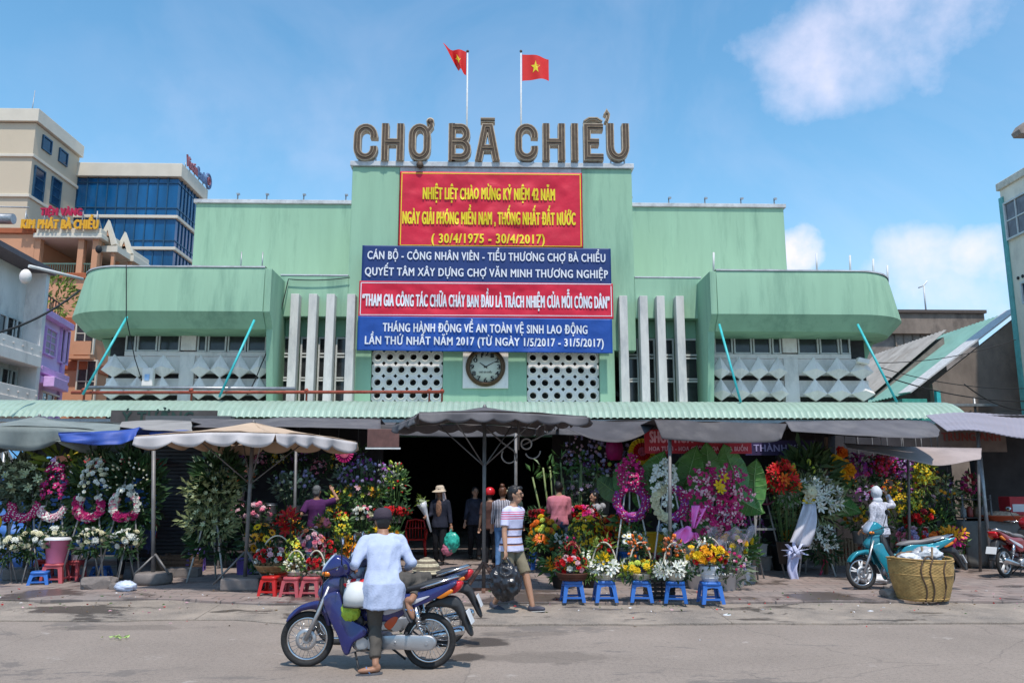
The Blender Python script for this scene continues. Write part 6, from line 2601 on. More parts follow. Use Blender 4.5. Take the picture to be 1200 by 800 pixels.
def rib(u, v):
    q = P(949, 590, 15.6).lerp(P(936, 640, 15.5), v) if v < 1 else P(936, 640, 15.5)
    w = .12 + .10 * v
    return q - V((950 * 0, 0, 0)) - V(t.location) + V(((u - .5) * w * 2, .05 * math.sin(u * 9 + v * 4) - .1 * math.sin(pi * v), 0))


b.grid(rib, 14, 16)
b.build('ribbon', RIBW, t, solid=.004)
b = MB()
p0 = P(931, 645, 15.4) - V(t.location)
for k in range(9):
    a = k * .7 + .2
    b.grid(lambda u, v: (p0.x + .26 * u * math.cos(a) + .06 * (v - .5), p0.y - .06 * math.sin(4 * u + k) - .05, p0.z + .16 * u * math.sin(a) + .05 * (v - .5) * (1 - u)), 6, 3)
b.grid(lambda u, v: (p0.x - .05 + .22 * (u - .5) * (1 - .4 * v) + .02 * math.sin(v * 9), p0.y - .03 * math.sin(u * 8), p0.z - .62 * v), 8, 10)
b.build('bow', mat('pale_blue_ribbon', (.50, .52, .72), .45, var=.15), t, solid=.004)
bigleaf(thing('leaf_stand', 'two broad green leaves behind the brown pole, right of the white spray', 'leaf', (P(985, 600, 16.4).x, 16.4, SW)), 990, 592, 16.4, .6, .5, 115)
tl = COL.objects['leaf_stand.001'] if 'leaf_stand.001' in COL.objects else None
if tl:
    bigleaf(tl, 980, 574, 16.5, .7, .5, 60)
    MB().tube([(-.15, .05, 0), (-.1, .05, P(985, 585, 16.4).z - SW)], .015, 6).build('stake', EASG, tl)
# pink tulle bow
t = thing('tulle_bow', 'hot pink tulle bow hanging in front of the big leaves', 'bow', P(806, 620, 14.2))
b = MB()
b.grid(lambda u, v: (.10 + (u - .5) * (.06 + .22 * v) + .12 * v, .05 * math.sin(u * 12), .02 + .38 * v), 12, 10)
b.grid(lambda u, v: (-.05 + (u - .5) * (.08 + .3 * math.sin(pi * v)) - .1 * v, .05 * math.sin(u * 11 + 2) - .05, .03 - .3 * v), 12, 10)
b.grid(lambda u, v: (.12 + (u - .5) * (.06 + .2 * v) + .08 * v, .05 * math.sin(u * 10), -.05 - .36 * v), 12, 10)
b.build('tulle', TULLE, t, solid=.004)
MB().ell((0, 0, 0), (.07, .06, .06), 8, 6).build('knot', TULLE, t)


# ---------------------------------------------------------------- arrangements and bunches
def arrangement(label, loc, spec, seed, base=None, handle=None, lv='m', group=None, cat='flower basket', name='flower_basket', fan=None):
    """spec: list of (kind, cols, n, centre, radii, size); base: (material, radius, height); handle: (material, radius, height)"""
    rg = random.Random(seed)
    t = thing(name, label, cat, loc, rg.uniform(-.3, .3), group)
    h = 0
    if base:
        m, r, h = base
        b = MB()
        b.lathe([(0, .003), (r * .75, 0), (r, h * .8), (r * 1.06, h), (r * .98, h), (r * .9, h * .7), (0, h * .7)], 18)
        for k in range(1, 4):
            b.torus((0, 0, h * k / 4), r * (.76 + .24 * k / 4) + .004, .007, 18, 4, 0, 'z')
        b.build('basket', m, t)
    if handle:
        m, r, hh = handle
        b = MB()
        b.torus((0, 0, h), r, .013, 22, 6, 0, 'y', 0, pi, None, hh / r)
        b.build('handle', m, t)
    lspec = []
    for (kind, cols, n, c, r, s) in spec:
        lspec.append(((c[0], c[1], c[2] + h - .03), (r[0] * 1.02, r[1], r[2]), int(40 + 200 * r[0]), .11))
    foliage(t, lv, lspec, seed)
    for (kind, cols, n, c, r, s) in spec:
        for p, d in dome(n, (c[0], c[1], c[2] + h), r, rg):
            put(t, bloom(kind, *cols[rg.randrange(len(cols))]), p, d, s * rg.uniform(.8, 1.2), 'flower', rg)
    if fan:
        for (x, y, z, hh, w, ln) in fan:
            bigleaf(t, 600, 572, 10, .1, .1, 0) if False else None
    return t


def on(px, py, z):
    g = G(px, py, SW)
    return (g.x, g.y, SW + z)


S_ = .302
arrangement('brown basket of red and white roses on the first blue stool', on(671, 704, S_), [('rose', [('red',), ('red',), ('white',), ('pale',)], 34, (0, 0, .10), (.22, .16, .16), .045), ('rose', [('dred',), ('red',)], 14, (0, .04, .32), (.12, .08, .12), .042)], 101, (mat('dark_brown_basket', (.10, .035, .02), .6, var=.3), .24, .11), (WICK, .17, .42), 'd', 'flower baskets on the blue stools')
arrangement('white lily arrangement with an arched handle of red roses', on(709, 704, S_), [('lily', [('white', 'lime')], 30, (0, -.02, .06), (.36, .18, .13), .075), ('lily', [('yel', 'lime')], 5, (0, -.12, .2), (.07, .05, .07), .08), ('rose', [('red',)], 14, (0, .05, .34), (.14, .06, .16), .038)], 102, (WICKW, .16, .10), (WICKW, .19, .44), 'y', 'flower baskets on the blue stools')
arrangement('yellow chrysanthemum arrangement with orange buds under its arched handle', on(752, 704, S_), [('mum', [('yel',), ('yel',), ('lime',)], 40, (0, -.02, .06), (.34, .18, .12), .055), ('bud', [('salmon',), ('org',)], 22, (0, .05, .34), (.15, .08, .2), .05)], 103, (WICKW, .15, .10), (WICKW, .19, .44), 'd', 'flower baskets on the blue stools')
arrangement('white lily arrangement with orange buds under its arched handle', on(792, 705, S_), [('lily', [('white', 'lime')], 34, (0, -.02, .06), (.34, .18, .12), .075), ('bud', [('salmon',), ('org',)], 24, (0, .05, .34), (.15, .08, .2), .05)], 104, (WICKW, .15, .10), (WICKW, .19, .44), 'd', 'flower baskets on the blue stools')
arrangement('white pot of yellow and red roses with a tall white handle', on(833, 706, S_), [('rose', [('gold',), ('gold',), ('yel',), ('red',)], 44, (0, -.02, .12), (.26, .18, .16), .06), ('orchid', [('white', 'cream')], 8, (-.08, .0, .33), (.1, .06, .08), .045)], 105, (PW, .15, .22), (WICKW, .23, .40), 'd', 'flower baskets on the blue stools')
# around the beige umbrella pole
arrangement('large flat basket of roses with a red and white ribbon on the bright red stool', on(322, 692, .30), [('rose', [('pale',), ('white',), ('red',)], 30, (-.08, -.05, .10), (.30, .2, .17), .045), ('orchid', [('yel', 'lime'), ('lime', 'yel')], 36, (.26, -.05, .18), (.13, .12, .28), .045)], 111, (WICK, .34, .12), (WICKW, .26, .45), 'd', 'flower baskets by the beige umbrella')
arrangement('small basket of white buds with a ring handle on the middle red stool', on(345, 697, .292), [('bud', [('cream',), ('lime',), ('white',)], 34, (0, -.02, .08), (.16, .13, .12), .04)], 112, (WICKW, .13, .08), (WICKW, .15, .30), 'm', 'flower baskets by the beige umbrella')
arrangement('small basket of red roses with a ring handle on the right red stool', on(369, 697, .292), [('rose', [('red',), ('dred',), ('white',)], 30, (0, -.02, .08), (.16, .13, .12), .04)], 113, (WICKW, .13, .08), (WICKW, .15, .30), 'd', 'flower baskets by the beige umbrella')
arrangement('tall basket of small pink roses behind the two small baskets', on(361, 686, .26), [('rose', [('pink',), ('pale',), ('salmon',)], 60, (0, 0, .26), (.30, .2, .30), .04)], 114, (WICK, .24, .16), (WICKW, .27, .52), 'd', 'flower baskets by the beige umbrella')


def bunch(label, px, py, Y, rx, rz, kind, cols, n, s, seed, lv='m', pot=None, stems=True, cat='flowers', name='flower_bunch', group=None, indiv=True, base_py=None, nl=None):
    """flowers in a bucket: heads round (px,py), stems down into a pot standing at base_py"""
    rg = random.Random(seed)
    c = P(px, py, Y)
    zb = P(px, base_py, Y).z if base_py else SW
    t = thing(name, label, cat, (c.x, Y, zb), 0, group)
    zc = c.z - zb
    foliage(t, lv, [((0, .02, zc - rz * .3), (rx * 1.0, rx * .7, rz), nl or int(60 + 260 * rx), .16)], seed)
    pts = dome(n, (0, 0, zc), (rx, rx * .7, rz), rg)
    if indiv:
        for p, d in pts:
            put(t, bloom(kind, *cols[rg.randrange(len(cols))]), p, d, s * rg.uniform(.8, 1.2), 'flower', rg)
    else:
        florets(t, kind, cols, pts, s, rg)
    if pot:
        m, r, h = pot
        b = MB()
        b.lathe([(0, .003), (r * .78, 0), (r, h), (r * 1.06, h), (r * .96, h - .01), (r * .9, h - .06), (0, h - .06)], 16)
        b.build('bucket', m, t)
    if stems:
        b = MB()
        for p, d in pts[::3]:
            b.tube([(p.x * .3, p.y * .3, (pot[2] * .6 if pot else .05)), p], .005, 4)
        b.build('stems', STEM, t)
    return t


OW = mat('old_white_bucket', (.38, .37, .36), .5, var=.2, scale=4)
MP = mat('metal_pot', (.35, .35, .36), .3, .8, var=.2)
BU = [
    ('bunch of grey lavender sprigs in a tall white bucket behind the purple shirt', 346, 566, 17.9, .48, .30, 'ball', [('lil',), ('wgreen',)], 60, .04, 'g', (OW, .17, .5), 620),
    ('wide mass of greyish violet statice above the dark rack', 428, 560, 17.9, .66, .42, 'ball', [('lil',), ('lil',), ('purp',)], 110, .035, 'g', (OW, .2, .3), 612),
    ('yellow alstroemeria bunch below the violet statice', 424, 577, 17.6, .5, .16, 'lily', [('gold', 'yel'), ('lime', 'yel'), ('pale', 'pink')], 40, .05, 'm', (PK, .2, .26), 612),
    ('yellow lily stalk held up beside the purple shirt', 390, 590, 17.3, .16, .3, 'lily', [('yel', 'lime')], 8, .08, 'm', None, 640),
    ('pale pink carnations in the low rack beside the umbrella pole', 296, 600, 17.7, .48, .22, 'ball', [('pale',), ('pink',), ('pale',)], 60, .055, 'd', (OW, .18, .25), 640),
    ('orange bunch wrapped in clear film high behind the beige umbrella pole', 281, 556, 17.7, .3, .26, 'rose', [('org',), ('salmon',), ('pale',)], 26, .055, 'g', (PG, .14, .25), 586),
    ('bright orange red gerberas in a grey bucket', 400, 605, 17.0, .20, .10, 'daisy', [('org', 'org'), ('red', 'org')], 30, .06, 'd', (OW, .15, .28), 640),
    ('white and pink roses in a grey bucket between two red bunches', 425, 602, 17.0, .26, .18, 'rose', [('white',), ('pale',), ('pink',), ('cream',)], 44, .045, 'd', (OW, .15, .28), 640),
    ('wide row of bright red roses left of the red chair', 460, 599, 17.0, .36, .09, 'rose', [('red',)], 56, .05, 'd', (OW, .17, .3), 640),
    ('sunflowers rising left of the purple shirt', 343, 622, 15.9, .22, .26, 'daisy', [('gold', 'brown')], 12, .075, 'd', (PK, .14, .25), 668),
    ('sunflowers beside the beige umbrella pole', 305, 636, 14.6, .26, .36, 'daisy', [('gold', 'brown'), ('gold', 'brown'), ('yel', 'brown')], 15, .085, 'd', (PK, .17, .25), 690),
    ('red anthuriums among the sunflowers', 334, 617, 15.4, .24, .34, 'lily', [('red', 'yel'), ('red', 'gold')], 14, .11, 'd', (PK, .14, .25), 684),
    ('deep red roses behind the right small basket', 381, 652, 15.0, .2, .34, 'rose', [('red',), ('dred',)], 40, .055, 'd', (PK, .17, .2), 690),
    ('pink carnation ball on a tall stem', 379, 613, 15.6, .10, .10, 'ball', [('pink',), ('salmon',)], 14, .07, 'm', (PK, .12, .2), 680),
    ('yellow green orchid stems beside the rider', 401, 622, 15.8, .17, .34, 'orchid', [('lime', 'yel'), ('yel', 'lime')], 46, .05, 'm', (PK, .14, .2), 680),
    ('orange gladioli low behind the rider', 411, 648, 15.4, .16, .34, 'lily', [('gold', 'org'), ('org', 'gold')], 30, .07, 'm', (PK, .14, .2), 688),
    ('yellow roses half hidden behind the rider shoulder', 448, 625, 16.4, .3, .14, 'rose', [('gold',), ('yel',)], 24, .05, 'm', (OW, .15, .25), 652),
    ('mass of yellow and orange flowers on a blue stool right of the walking man', 640, 631, 17.0, .36, .46, 'mum', [('yel',), ('gold',), ('lime',), ('org',)], 70, .07, 'm', (PK, .2, .2), 656),
    ('red roses above the yellow mass right of the walking man', 631, 603, 17.3, .22, .12, 'rose', [('red',), ('dred',)], 24, .055, 'd', (PK, .15, .3), 640),
    ('large orange gerbera heads low in the yellow mass', 633, 633, 16.5, .16, .1, 'daisy', [('org', 'gold')], 9, .09, 'm', None, 650),
    ('tall yellow orchid mass behind the front baskets', 688, 632, 16.2, .36, .52, 'orchid', [('yel', 'gold'), ('lime', 'yel'), ('yel', 'org')], 100, .06, 'm', (PK, .2, .25), 680),
    ('pink and red flowers between the pink shirt and the grey hoodie', 682, 603, 17.4, .36, .18, 'rose', [('pink',), ('hot',), ('red',), ('pale',)], 50, .06, 'd', (OW, .18, .3), 640),
    ('small red and white roses bunch in front of the pink shirt', 659, 633, 15.8, .16, .14, 'rose', [('red',), ('white',), ('white',)], 18, .05, 'd', (OW, .12, .25), 672),
    ('orange lilies low at the left end of the front row', 656, 662, 14.0, .24, .14, 'lily', [('gold', 'org'), ('org', 'gold')], 24, .07, 'm', (PK, .14, .18), 688),
    ('small white blossoms low between two front baskets', 691, 658, 14.2, .18, .2, 'daisy', [('white', 'lime')], 30, .035, 'm', (PK, .12, .15), 690),
    ('maroon leaf bunch behind the first basket', 668, 645, 14.8, .18, .2, 'bud', [('dred',), ('mag',)], 20, .05, 'd', (PK, .12, .2), 690),
    ('wide orange and red rose mass behind the purple wreath', 716, 625, 16.6, .42, .34, 'rose', [('org',), ('salmon',), ('red',), ('gold',)], 72, .075, 'd', (OW, .2, .5), 668),
    ('pale green bunches packed behind the grey hoodie', 704, 561, 18.7, .75, .26, 'ball', [('wgreen',), ('lil',), ('cream',)], 90, .045, 'g', (OW, .2, .3), 602),
    ('bluish white bunch in paper above the grey hoodie', 688, 574, 18.4, .5, .16, 'lily', [('lil', 'white'), ('pale', 'white')], 40, .05, 'g', (PK, .18, .25), 602),
    ('wrapped yellow chrysanthemums in front of the magenta spray, left', 818, 652, 14.0, .36, .22, 'mum', [('gold',), ('yel',)], 40, .06, 'm', (PW, .2, .36), 698),
    ('wrapped yellow chrysanthemums in front of the magenta spray, right', 858, 638, 14.3, .36, .24, 'mum', [('gold',), ('yel',), ('pale',)], 44, .06, 'm', (PW, .2, .4), 690),
    ('soft grey violet sprigs in a white bucket right of the flower pot stool', 850, 662, 13.8, .36, .26, 'ball', [('lil',), ('pale',), ('mag',)], 60, .03, 'g', (PW, .17, .4), 702),
    ('green leaves with white tips beside the foam box', 874, 642, 14.8, .2, .3, 'bud', [('white',)], 10, .04, 'm', (PW, .16, .4), 690),
    ('red and orange gladioli high beside the white spray', 917, 563, 15.6, .32, .38, 'lily', [('red', 'org'), ('red', 'red'), ('org', 'gold'), ('red', 'org')], 66, .085, 'm', (PK, .18, .4), 660),
    ('yellow and pink roses bunch behind the white ribbon', 933, 630, 17.0, .28, .24, 'rose', [('gold',), ('gold',), ('org',), ('hot',)], 30, .075, 'd', (PK, .16, .3), 660),
    ('violet bunch in the shade behind the empty easels', 885, 622, 17.2, .2, .4, 'ball', [('purp',), ('lil',)], 60, .04, 'd', (PK, .16, .3), 668),
    ('small yellow flowers on boxes beside the hooded seller', 1005, 606, 17.4, .26, .2, 'mum', [('yel',), ('gold',)], 26, .05, 'm', (OW, .14, .25), 636),
    ('upright yellow forsythia bush right of the hooded seller', 1061, 592, 17.4, .40, .52, 'orchid', [('yel', 'gold'), ('lime', 'yel')], 130, .055, 'm', (OW, .2, .4), 650),
    ('red and yellow roses at the foot of the yellow bush', 1078, 606, 17.2, .30, .22, 'rose', [('red',), ('yel',), ('dred',)], 18, .08, 'd', (OW, .16, .4), 640),
    ('pink and lilac bouquet in paper, leftmost of the low rack bouquets', 1072, 632, 16.6, .34, .26, 'rose', [('pink',), ('pale',), ('lil',), ('red',)], 40, .065, 'm', (FILM, .22, .25), 655),
    ('yellow and orange bouquet in paper in the middle of the low rack', 1093, 634, 16.5, .30, .2, 'rose', [('gold',), ('red',), ('org',)], 34, .065, 'm', (FILM, .2, .2), 655),
    ('bouquet with big orange star lilies at the right of the low rack', 1114, 630, 16.5, .32, .22, 'lily', [('gold', 'brown'), ('hot', 'yel'), ('gold', 'org')], 30, .10, 'm', (FILM, .2, .2), 655),
    ('dark leafy plant between the red roses and the low rack', 1098, 608, 17.4, .34, .22, 'bud', [('lime',)], 6, .04, 'm', (OW, .16, .3), 640),
    ('dried brown grasses hanging in the stall at the right', 1108, 578, 17.8, .26, .42, 'ball', [('cream',), ('gold',), ('brown',)], 40, .035, 'v', (PK, .14, .3), 620),
    ('dull red dried bunch beside the dried grasses', 1137, 572, 17.8, .2, .36, 'ball', [('dred',), ('mag',)], 40, .045, 'f', (PK, .14, .3), 620),
    ('pale dried bunch behind the red and yellow roses', 1088, 586, 17.9, .24, .30, 'ball', [('pale',), ('brown',)], 30, .035, 'f', (PK, .14, .3), 620),
]
for i, (lab, px, py, Y, rx, rz, kind, cols, n, s, lv, pot, bpy_) in enumerate(BU):
    bunch(lab, px, py, Y, rx, rz, kind, cols, n, s, 200 + i, lv, pot, base_py=bpy_, indiv=(kind in ('daisy', 'rose', 'lily') and n <= 72))
# wrapping films round the two yellow bunches
for (px, py, Y, r, h) in ((818, 650, 13.98, .42, .5), (856, 634, 14.28, .42, .5)):
    c = P(px, py, Y)
    t = thing('film_wrap', 'clear crinkled film wrapped round the %s yellow chrysanthemums' % ('left' if px < 840 else 'right'), 'wrapping', (c.x, Y, c.z - .3))
    b = MB()
    b.grid(lambda u, v: ((.12 + (r - .12) * v) * math.cos(2 * pi * u) * (1 + .12 * math.sin(u * 70)), (.12 + (r * .8 - .12) * v) * math.sin(2 * pi * u) * (1 + .12 * math.sin(u * 70)), h * v + .07 * v * math.sin(u * 44)), 72, 6)
    b.build('film', FILM, t)
# tall green gladiolus bucket
bunch('tall unopened gladiolus stems in a grey bucket left of the sun hat woman', 464, 565, 17.4, .22, .46, 'bud', [('lime',), ('wgreen',), ('red',)], 40, .05, 300, 'm', (OW, .17, .35), base_py=612, indiv=False)
for i, (px, lab) in enumerate(((302, 'left shiny metal pot on the low rack'), (317, 'right shiny metal pot on the low rack'))):
    p = P(px, 588, 17.75)
    t = thing('metal_pot', lab, 'pot', (p.x, 17.75, SW + .952), 0, 'metal pots on the low rack')
    MB().lathe([(0, 0), (.13, 0), (.14, .02), (.14, .36), (.15, .37), (.13, .37), (.13, .3), (0, .3)], 18).build('body', MP, t)
    MB().torus((0, 0, .33), .145, .01, 18, 6, 0, 'z').build('rim', MP, t)
for i, (px, py, Y, lab, m, h) in enumerate(((338, 648, 16.8, 'grey bucket beside the purple shirt', OW, .42), (398, 634, 17.1, 'white bucket under the gerberas', OW, .36), (288, 660, 16.0, 'violet tub behind the umbrella base', PV, .34), (303, 660, 16.1, 'grey tub right of the violet tub', PG, .34), (835, 690, 14.2, 'white bucket right behind the flower pot stool', PW, .38), (868, 674, 14.7, 'white bucket in front of the foam box', PW, .36), (772, 655, 16.4, 'pale bucket behind the yellow bucket', OW, .4), (735, 650, 16.5, 'grey white bucket under the orange roses', OW, .5))):
    g = P(px, py, Y)
    bucket(lab, (g.x, Y, SW), m, .18, h)
# bamboo and hanging things
t = thing('bamboo_bundle', 'bundle of pale green bamboo stalks behind the man in the pink shirt', 'bamboo', (P(663, 600, 18.2).x, 18.2, SW))
rg = random.Random(9)
for k in range(11):
    x = -.42 + .085 * k
    b = MB()
    top_ = V((x * 1.7 + rg.uniform(-.1, .1), rg.uniform(-.1, .2), 2.0 + rg.uniform(-.2, .35)))
    b.tube([(x, 0, .3), V((x, 0, .3)).lerp(top_, .5) + V((.03, 0, 0)), top_], .022, 6)
    leaf_cloud(b, top_, (.1, .1, .14), 8, .22, k, 1)
    b.build('stalk', [mat('bamboo_green', (.16, .20, .07), .5, var=.3), LEAFM], t)
MB().lathe([(0, 0), (.3, 0), (.36, .45), (.33, .45), (0, .35)], 16).build('tub', PK, t)


def hang(label, px, py, Y, rx, rz, kind, cols, n, s, seed, lv='d'):
    rg = random.Random(seed)
    c = P(px, py, Y)
    t = thing('hanging_bunch', label, 'hanging flowers', c, 0, 'bunches hanging under the pinkish awning')
    foliage(t, lv, [((0, 0, 0), (rx * .8, rx * .6, rz * .8), 90, .16)], seed)
    florets(t, kind, cols, dome(n, (0, 0, 0), (rx, rx * .7, rz), rg, True, .4), s, rg, 'blossoms')
    MB().tube([(0, 0, rz * .6), (0, 0, rz + .35)], .008, 5).build('string', POLEM, t)


hang('hanging bunch of purple orchids, leftmost under the pinkish awning', 1006, 551, 17.2, .40, .36, 'orchid', [('purp', 'mag'), ('mag', 'purp')], 110, .055, 401)
hang('hanging bunch of deep red flowers between two purple ones', 1035, 548, 17.2, .36, .38, 'orchid', [('red', 'hot'), ('hot', 'red'), ('dred', 'red')], 130, .055, 402)
hang('hanging bunch of pale violet flowers right of the red one', 1061, 551, 17.2, .34, .36, 'orchid', [('lil', 'purp'), ('purp', 'lil')], 110, .055, 403)
hang('hanging yellow golden shower blossoms at the right', 1083, 556, 16.8, .20, .44, 'orchid', [('yel', 'lime'), ('lime', 'yel')], 90, .05, 404, 'y')
t = thing('hanging_bunch', 'string of large yellow artificial roses beside the brown pole', 'hanging flowers', P(984, 556, 16.6))
MB().tube([(-.1, .08, .45), (0, .08, 0), (.02, .08, -.3)], .012, 6).build('string', STEM, t)
foliage(t, 'd', [((0, .06, 0), (.3, .1, .4), 60, .15)], 77)
for (px, py, c, s) in ((980, 540, 'yel', .15), (991, 546, 'gold', .14), (984, 553, 'yel', .14), (996, 551, 'gold', .13), (988, 560, 'gold', .14), (978, 548, 'gold', .12), (987, 530, 'org', .12), (984, 527, 'red', .08)):
    put(t, bloom('rose', c), P(px, py, 16.45) - V(t.location), (0, -1, .1), s)


def rosette(label, px, py, Y, r, cols):
    t = thing('paper_rosette', label, 'rosette', P(px, py, Y), 0, 'paper rosettes under the awning')
    for i, c in enumerate(cols):
        b = MB()
        k = r * (1 - i / len(cols))
        n = 40
        vs = [(0, -.02 - .02 * i, 0)] + [(k * math.cos(2 * pi * q / n), -.01 - .02 * i - (.03 if q % 2 else 0), k * math.sin(2 * pi * q / n)) for q in range(n)]
        b.add(vs, [(0, 1 + (q + 1) % n, 1 + q) for q in range(n)])
        b.build('paper_ring', F[c], t, solid=.006)


rosette('red and yellow paper rosette under the red shop sign', 752, 529, 16.2, .26, ['yel', 'red', 'pink'])
rosette('dark red paper rosette right of the yellow one', 772, 531, 16.4, .24, ['dred', 'hot', 'dred'])
rosette('small magenta rosette under the beige umbrella, right side', 404, 531, 16.6, .18, ['mag', 'pink'])
t = thing('paper_lantern', 'magenta lantern hanging among pale balls, right of the black umbrella', 'lantern', P(720, 526, 18.4))
MB().lathe([(.08, -.25), (.16, -.22), (.2, 0), (.16, .22), (.08, .25)], 14).build('shade', F['mag'], t)
rg = random.Random(5)
for k in range(26):
    a = 2 * pi * k / 13
    rr = .34 if k < 13 else .52
    put(t, bloom('ball', 'lil' if k % 3 else 'lime'), (rr * math.cos(a), rg.uniform(-.1, .1), rr * .9 * math.sin(a) - .05), (0, -1, 0), .05, 'paper_ball', rg)
t = thing('hanging_garland', 'pale violet garland hanging in the dark, left of the magenta lantern', 'garland', P(690, 528, 18.6))
florets(t, 'ball', [('lil',), ('pale',)], [(V((-.45 + .9 * k / 70 + rnd.uniform(-.1, .1), rnd.uniform(-.1, .1), .25 * math.sin(k * .5) + rnd.uniform(-.12, .12))), V((0, -1, .2))) for k in range(70)], .032, rnd, 'blossoms')
MB().tube([(-.5, .05, .35), (.5, .05, .35)], .01, 5).build('string', POLEM, t)

# dim stock hanging at the back of the stalls
for i in range(30):
    if i < 12:
        px, py, Y, where, cols = 925 + 17 * i, 545 + 38 * rnd.random(), 19.2, 'right stall, behind the hooded seller', [('dred', 'mag'), ('gold', 'org'), ('purp', 'lil')][i % 3]
    elif i < 22:
        px, py, Y, where, cols = 668 + 22 * (i - 12), 532 + 40 * rnd.random(), 19.8, 'orchid stall, behind the big leaves', [('pale', 'lil'), ('lil', 'purp'), ('dred', 'mag')][i % 3]
    else:
        px, py, Y, where, cols = 258 + 23 * (i - 22), 525 + 20 * rnd.random(), 19.4, 'left stall, behind the beige umbrella', [('pale', 'pink'), ('cream', 'yel'), ('lil', 'purp')][i % 3]
    rg = random.Random(500 + i)
    t = thing('hanging_bunch', 'dim dried flower bunch hanging at the back of the ' + where, 'hanging flowers', P(px, py, Y), 0, 'dim bunches at the back of the ' + where)
    foliage(t, 'f', [((0, 0, 0), (.22, .16, .3), 50, .17)], 500 + i)
    florets(t, 'orchid', [cols, cols[::-1]], dome(26, (0, 0, -.05), (.2, .16, .26), rg), .05, rg, 'blossoms')
    MB().tube([(0, 0, .2), (0, 0, 3.2 - t.location.z)], .008, 5).build('string', POLEM, t)

# petals, leaves and scraps swept along the gutter
b = MB()
rg = random.Random(77)
for i in range(420):
    x = rg.uniform(-9, 9)
    y = kerb_y(x) + (rg.gauss(-.5, .5) if i % 3 else rg.uniform(.05, 1.2))
    z = .126 if y > kerb_y(x) else (.10 if y > fy(x) else .004)
    leaf(b, V((x, y, z + rg.uniform(0, .006))), V((rg.uniform(-1, 1), rg.uniform(-1, 1), rg.uniform(-.05, .12))).normalized(), rg.uniform(.02, .07), rg.uniform(.012, .03), rg, rg.choice((0, 0, 0, 1, 1, 2, 3, 4)))
tag(b.build('petal_litter', [mat('dry_leaf', (.16, .10, .05), .8, var=.4), LEAFM, F['pale'], F['red'], FOAM]), 'scattered petals, leaf bits and scraps along the gutter', 'litter', None, 'stuff')
# ================================================================== people
SKIN = mat('skin', (.40, .215, .135), .5, var=.06, scale=8, spec=.35, tv=.06)
SKIND = mat('tanned_skin', (.30, .15, .09), .5, var=.06, scale=8, spec=.35, tv=.06)
HAIR = mat('black_hair', (.012, .010, .010), .45, var=.4, scale=20, stretch=(8, 8, 1))
HAIRB = mat('brown_hair', (.10, .035, .015), .45, var=.4, scale=20, stretch=(8, 8, 1))
HAIRG = mat('grey_hair', (.10, .10, .10), .5, var=.4, scale=20)
EYE = mat('eye_dark', (.015, .012, .012), .2)
LIPS = mat('lips', (.28, .08, .065), .5)


def cloth(name, c, var=.1):
    return mat('cloth_' + name, c, .85, var=var, scale=5, bump=.25, bscale=60, spec=.15)


def stripes(name, base, bands, axis=2, repeat=None, duty=.5, c2=None):
    """cloth with woven stripes: bands = [(from, to, colour)] along a local axis, or an even repeat"""
    m = cloth(name, base).copy()
    t = m.node_tree
    b_ = t.nodes['Principled BSDF']
    src = b_.inputs['Base Color'].links[0].from_socket
    tc = [n for n in t.nodes if n.type == 'TEX_COORD'][0]
    sp = t.nodes.new('ShaderNodeSeparateXYZ')
    t.links.new(tc.outputs['Object'], sp.inputs[0])
    v = sp.outputs[axis]

    def mth(op, a, bb):
        n = t.nodes.new('ShaderNodeMath')
        n.operation = op
        for i, s in enumerate((a, bb)):
            if isinstance(s, (int, float)):
                n.inputs[i].default_value = s
            else:
                t.links.new(s, n.inputs[i])
        return n.outputs[0]
    if repeat:
        bands = [(0, duty, c2)]
        v = mth('FRACT', mth('MULTIPLY', v, 1 / repeat), 0)
    for (a, c, col) in bands:
        f_ = mth('MULTIPLY', mth('GREATER_THAN', v, a), mth('LESS_THAN', v, c))
        mx = t.nodes.new('ShaderNodeMix')
        mx.data_type = 'RGBA'
        t.links.new(f_, mx.inputs[0])
        t.links.new(src, mx.inputs[6])
        mx.inputs[7].default_value = (*col, 1)
        src = mx.outputs[2]
    t.links.new(src, b_.inputs['Base Color'])
    return m


def ik(a, tgt, l1, l2, poleV):
    a, tgt = V(a), V(tgt)
    d = tgt - a
    L = min(d.length, (l1 + l2) * .995)
    d = d.normalized()
    tgt = a + d * L
    x = (l1 * l1 - l2 * l2 + L * L) / (2 * L)
    h = math.sqrt(max(0, l1 * l1 - x * x))
    pv = V(poleV)
    pv = (pv - d * pv.dot(d))
    pv = pv.normalized() if pv.length > 1e-4 else d.orthogonal().normalized()
    return a + d * x + pv * h, tgt


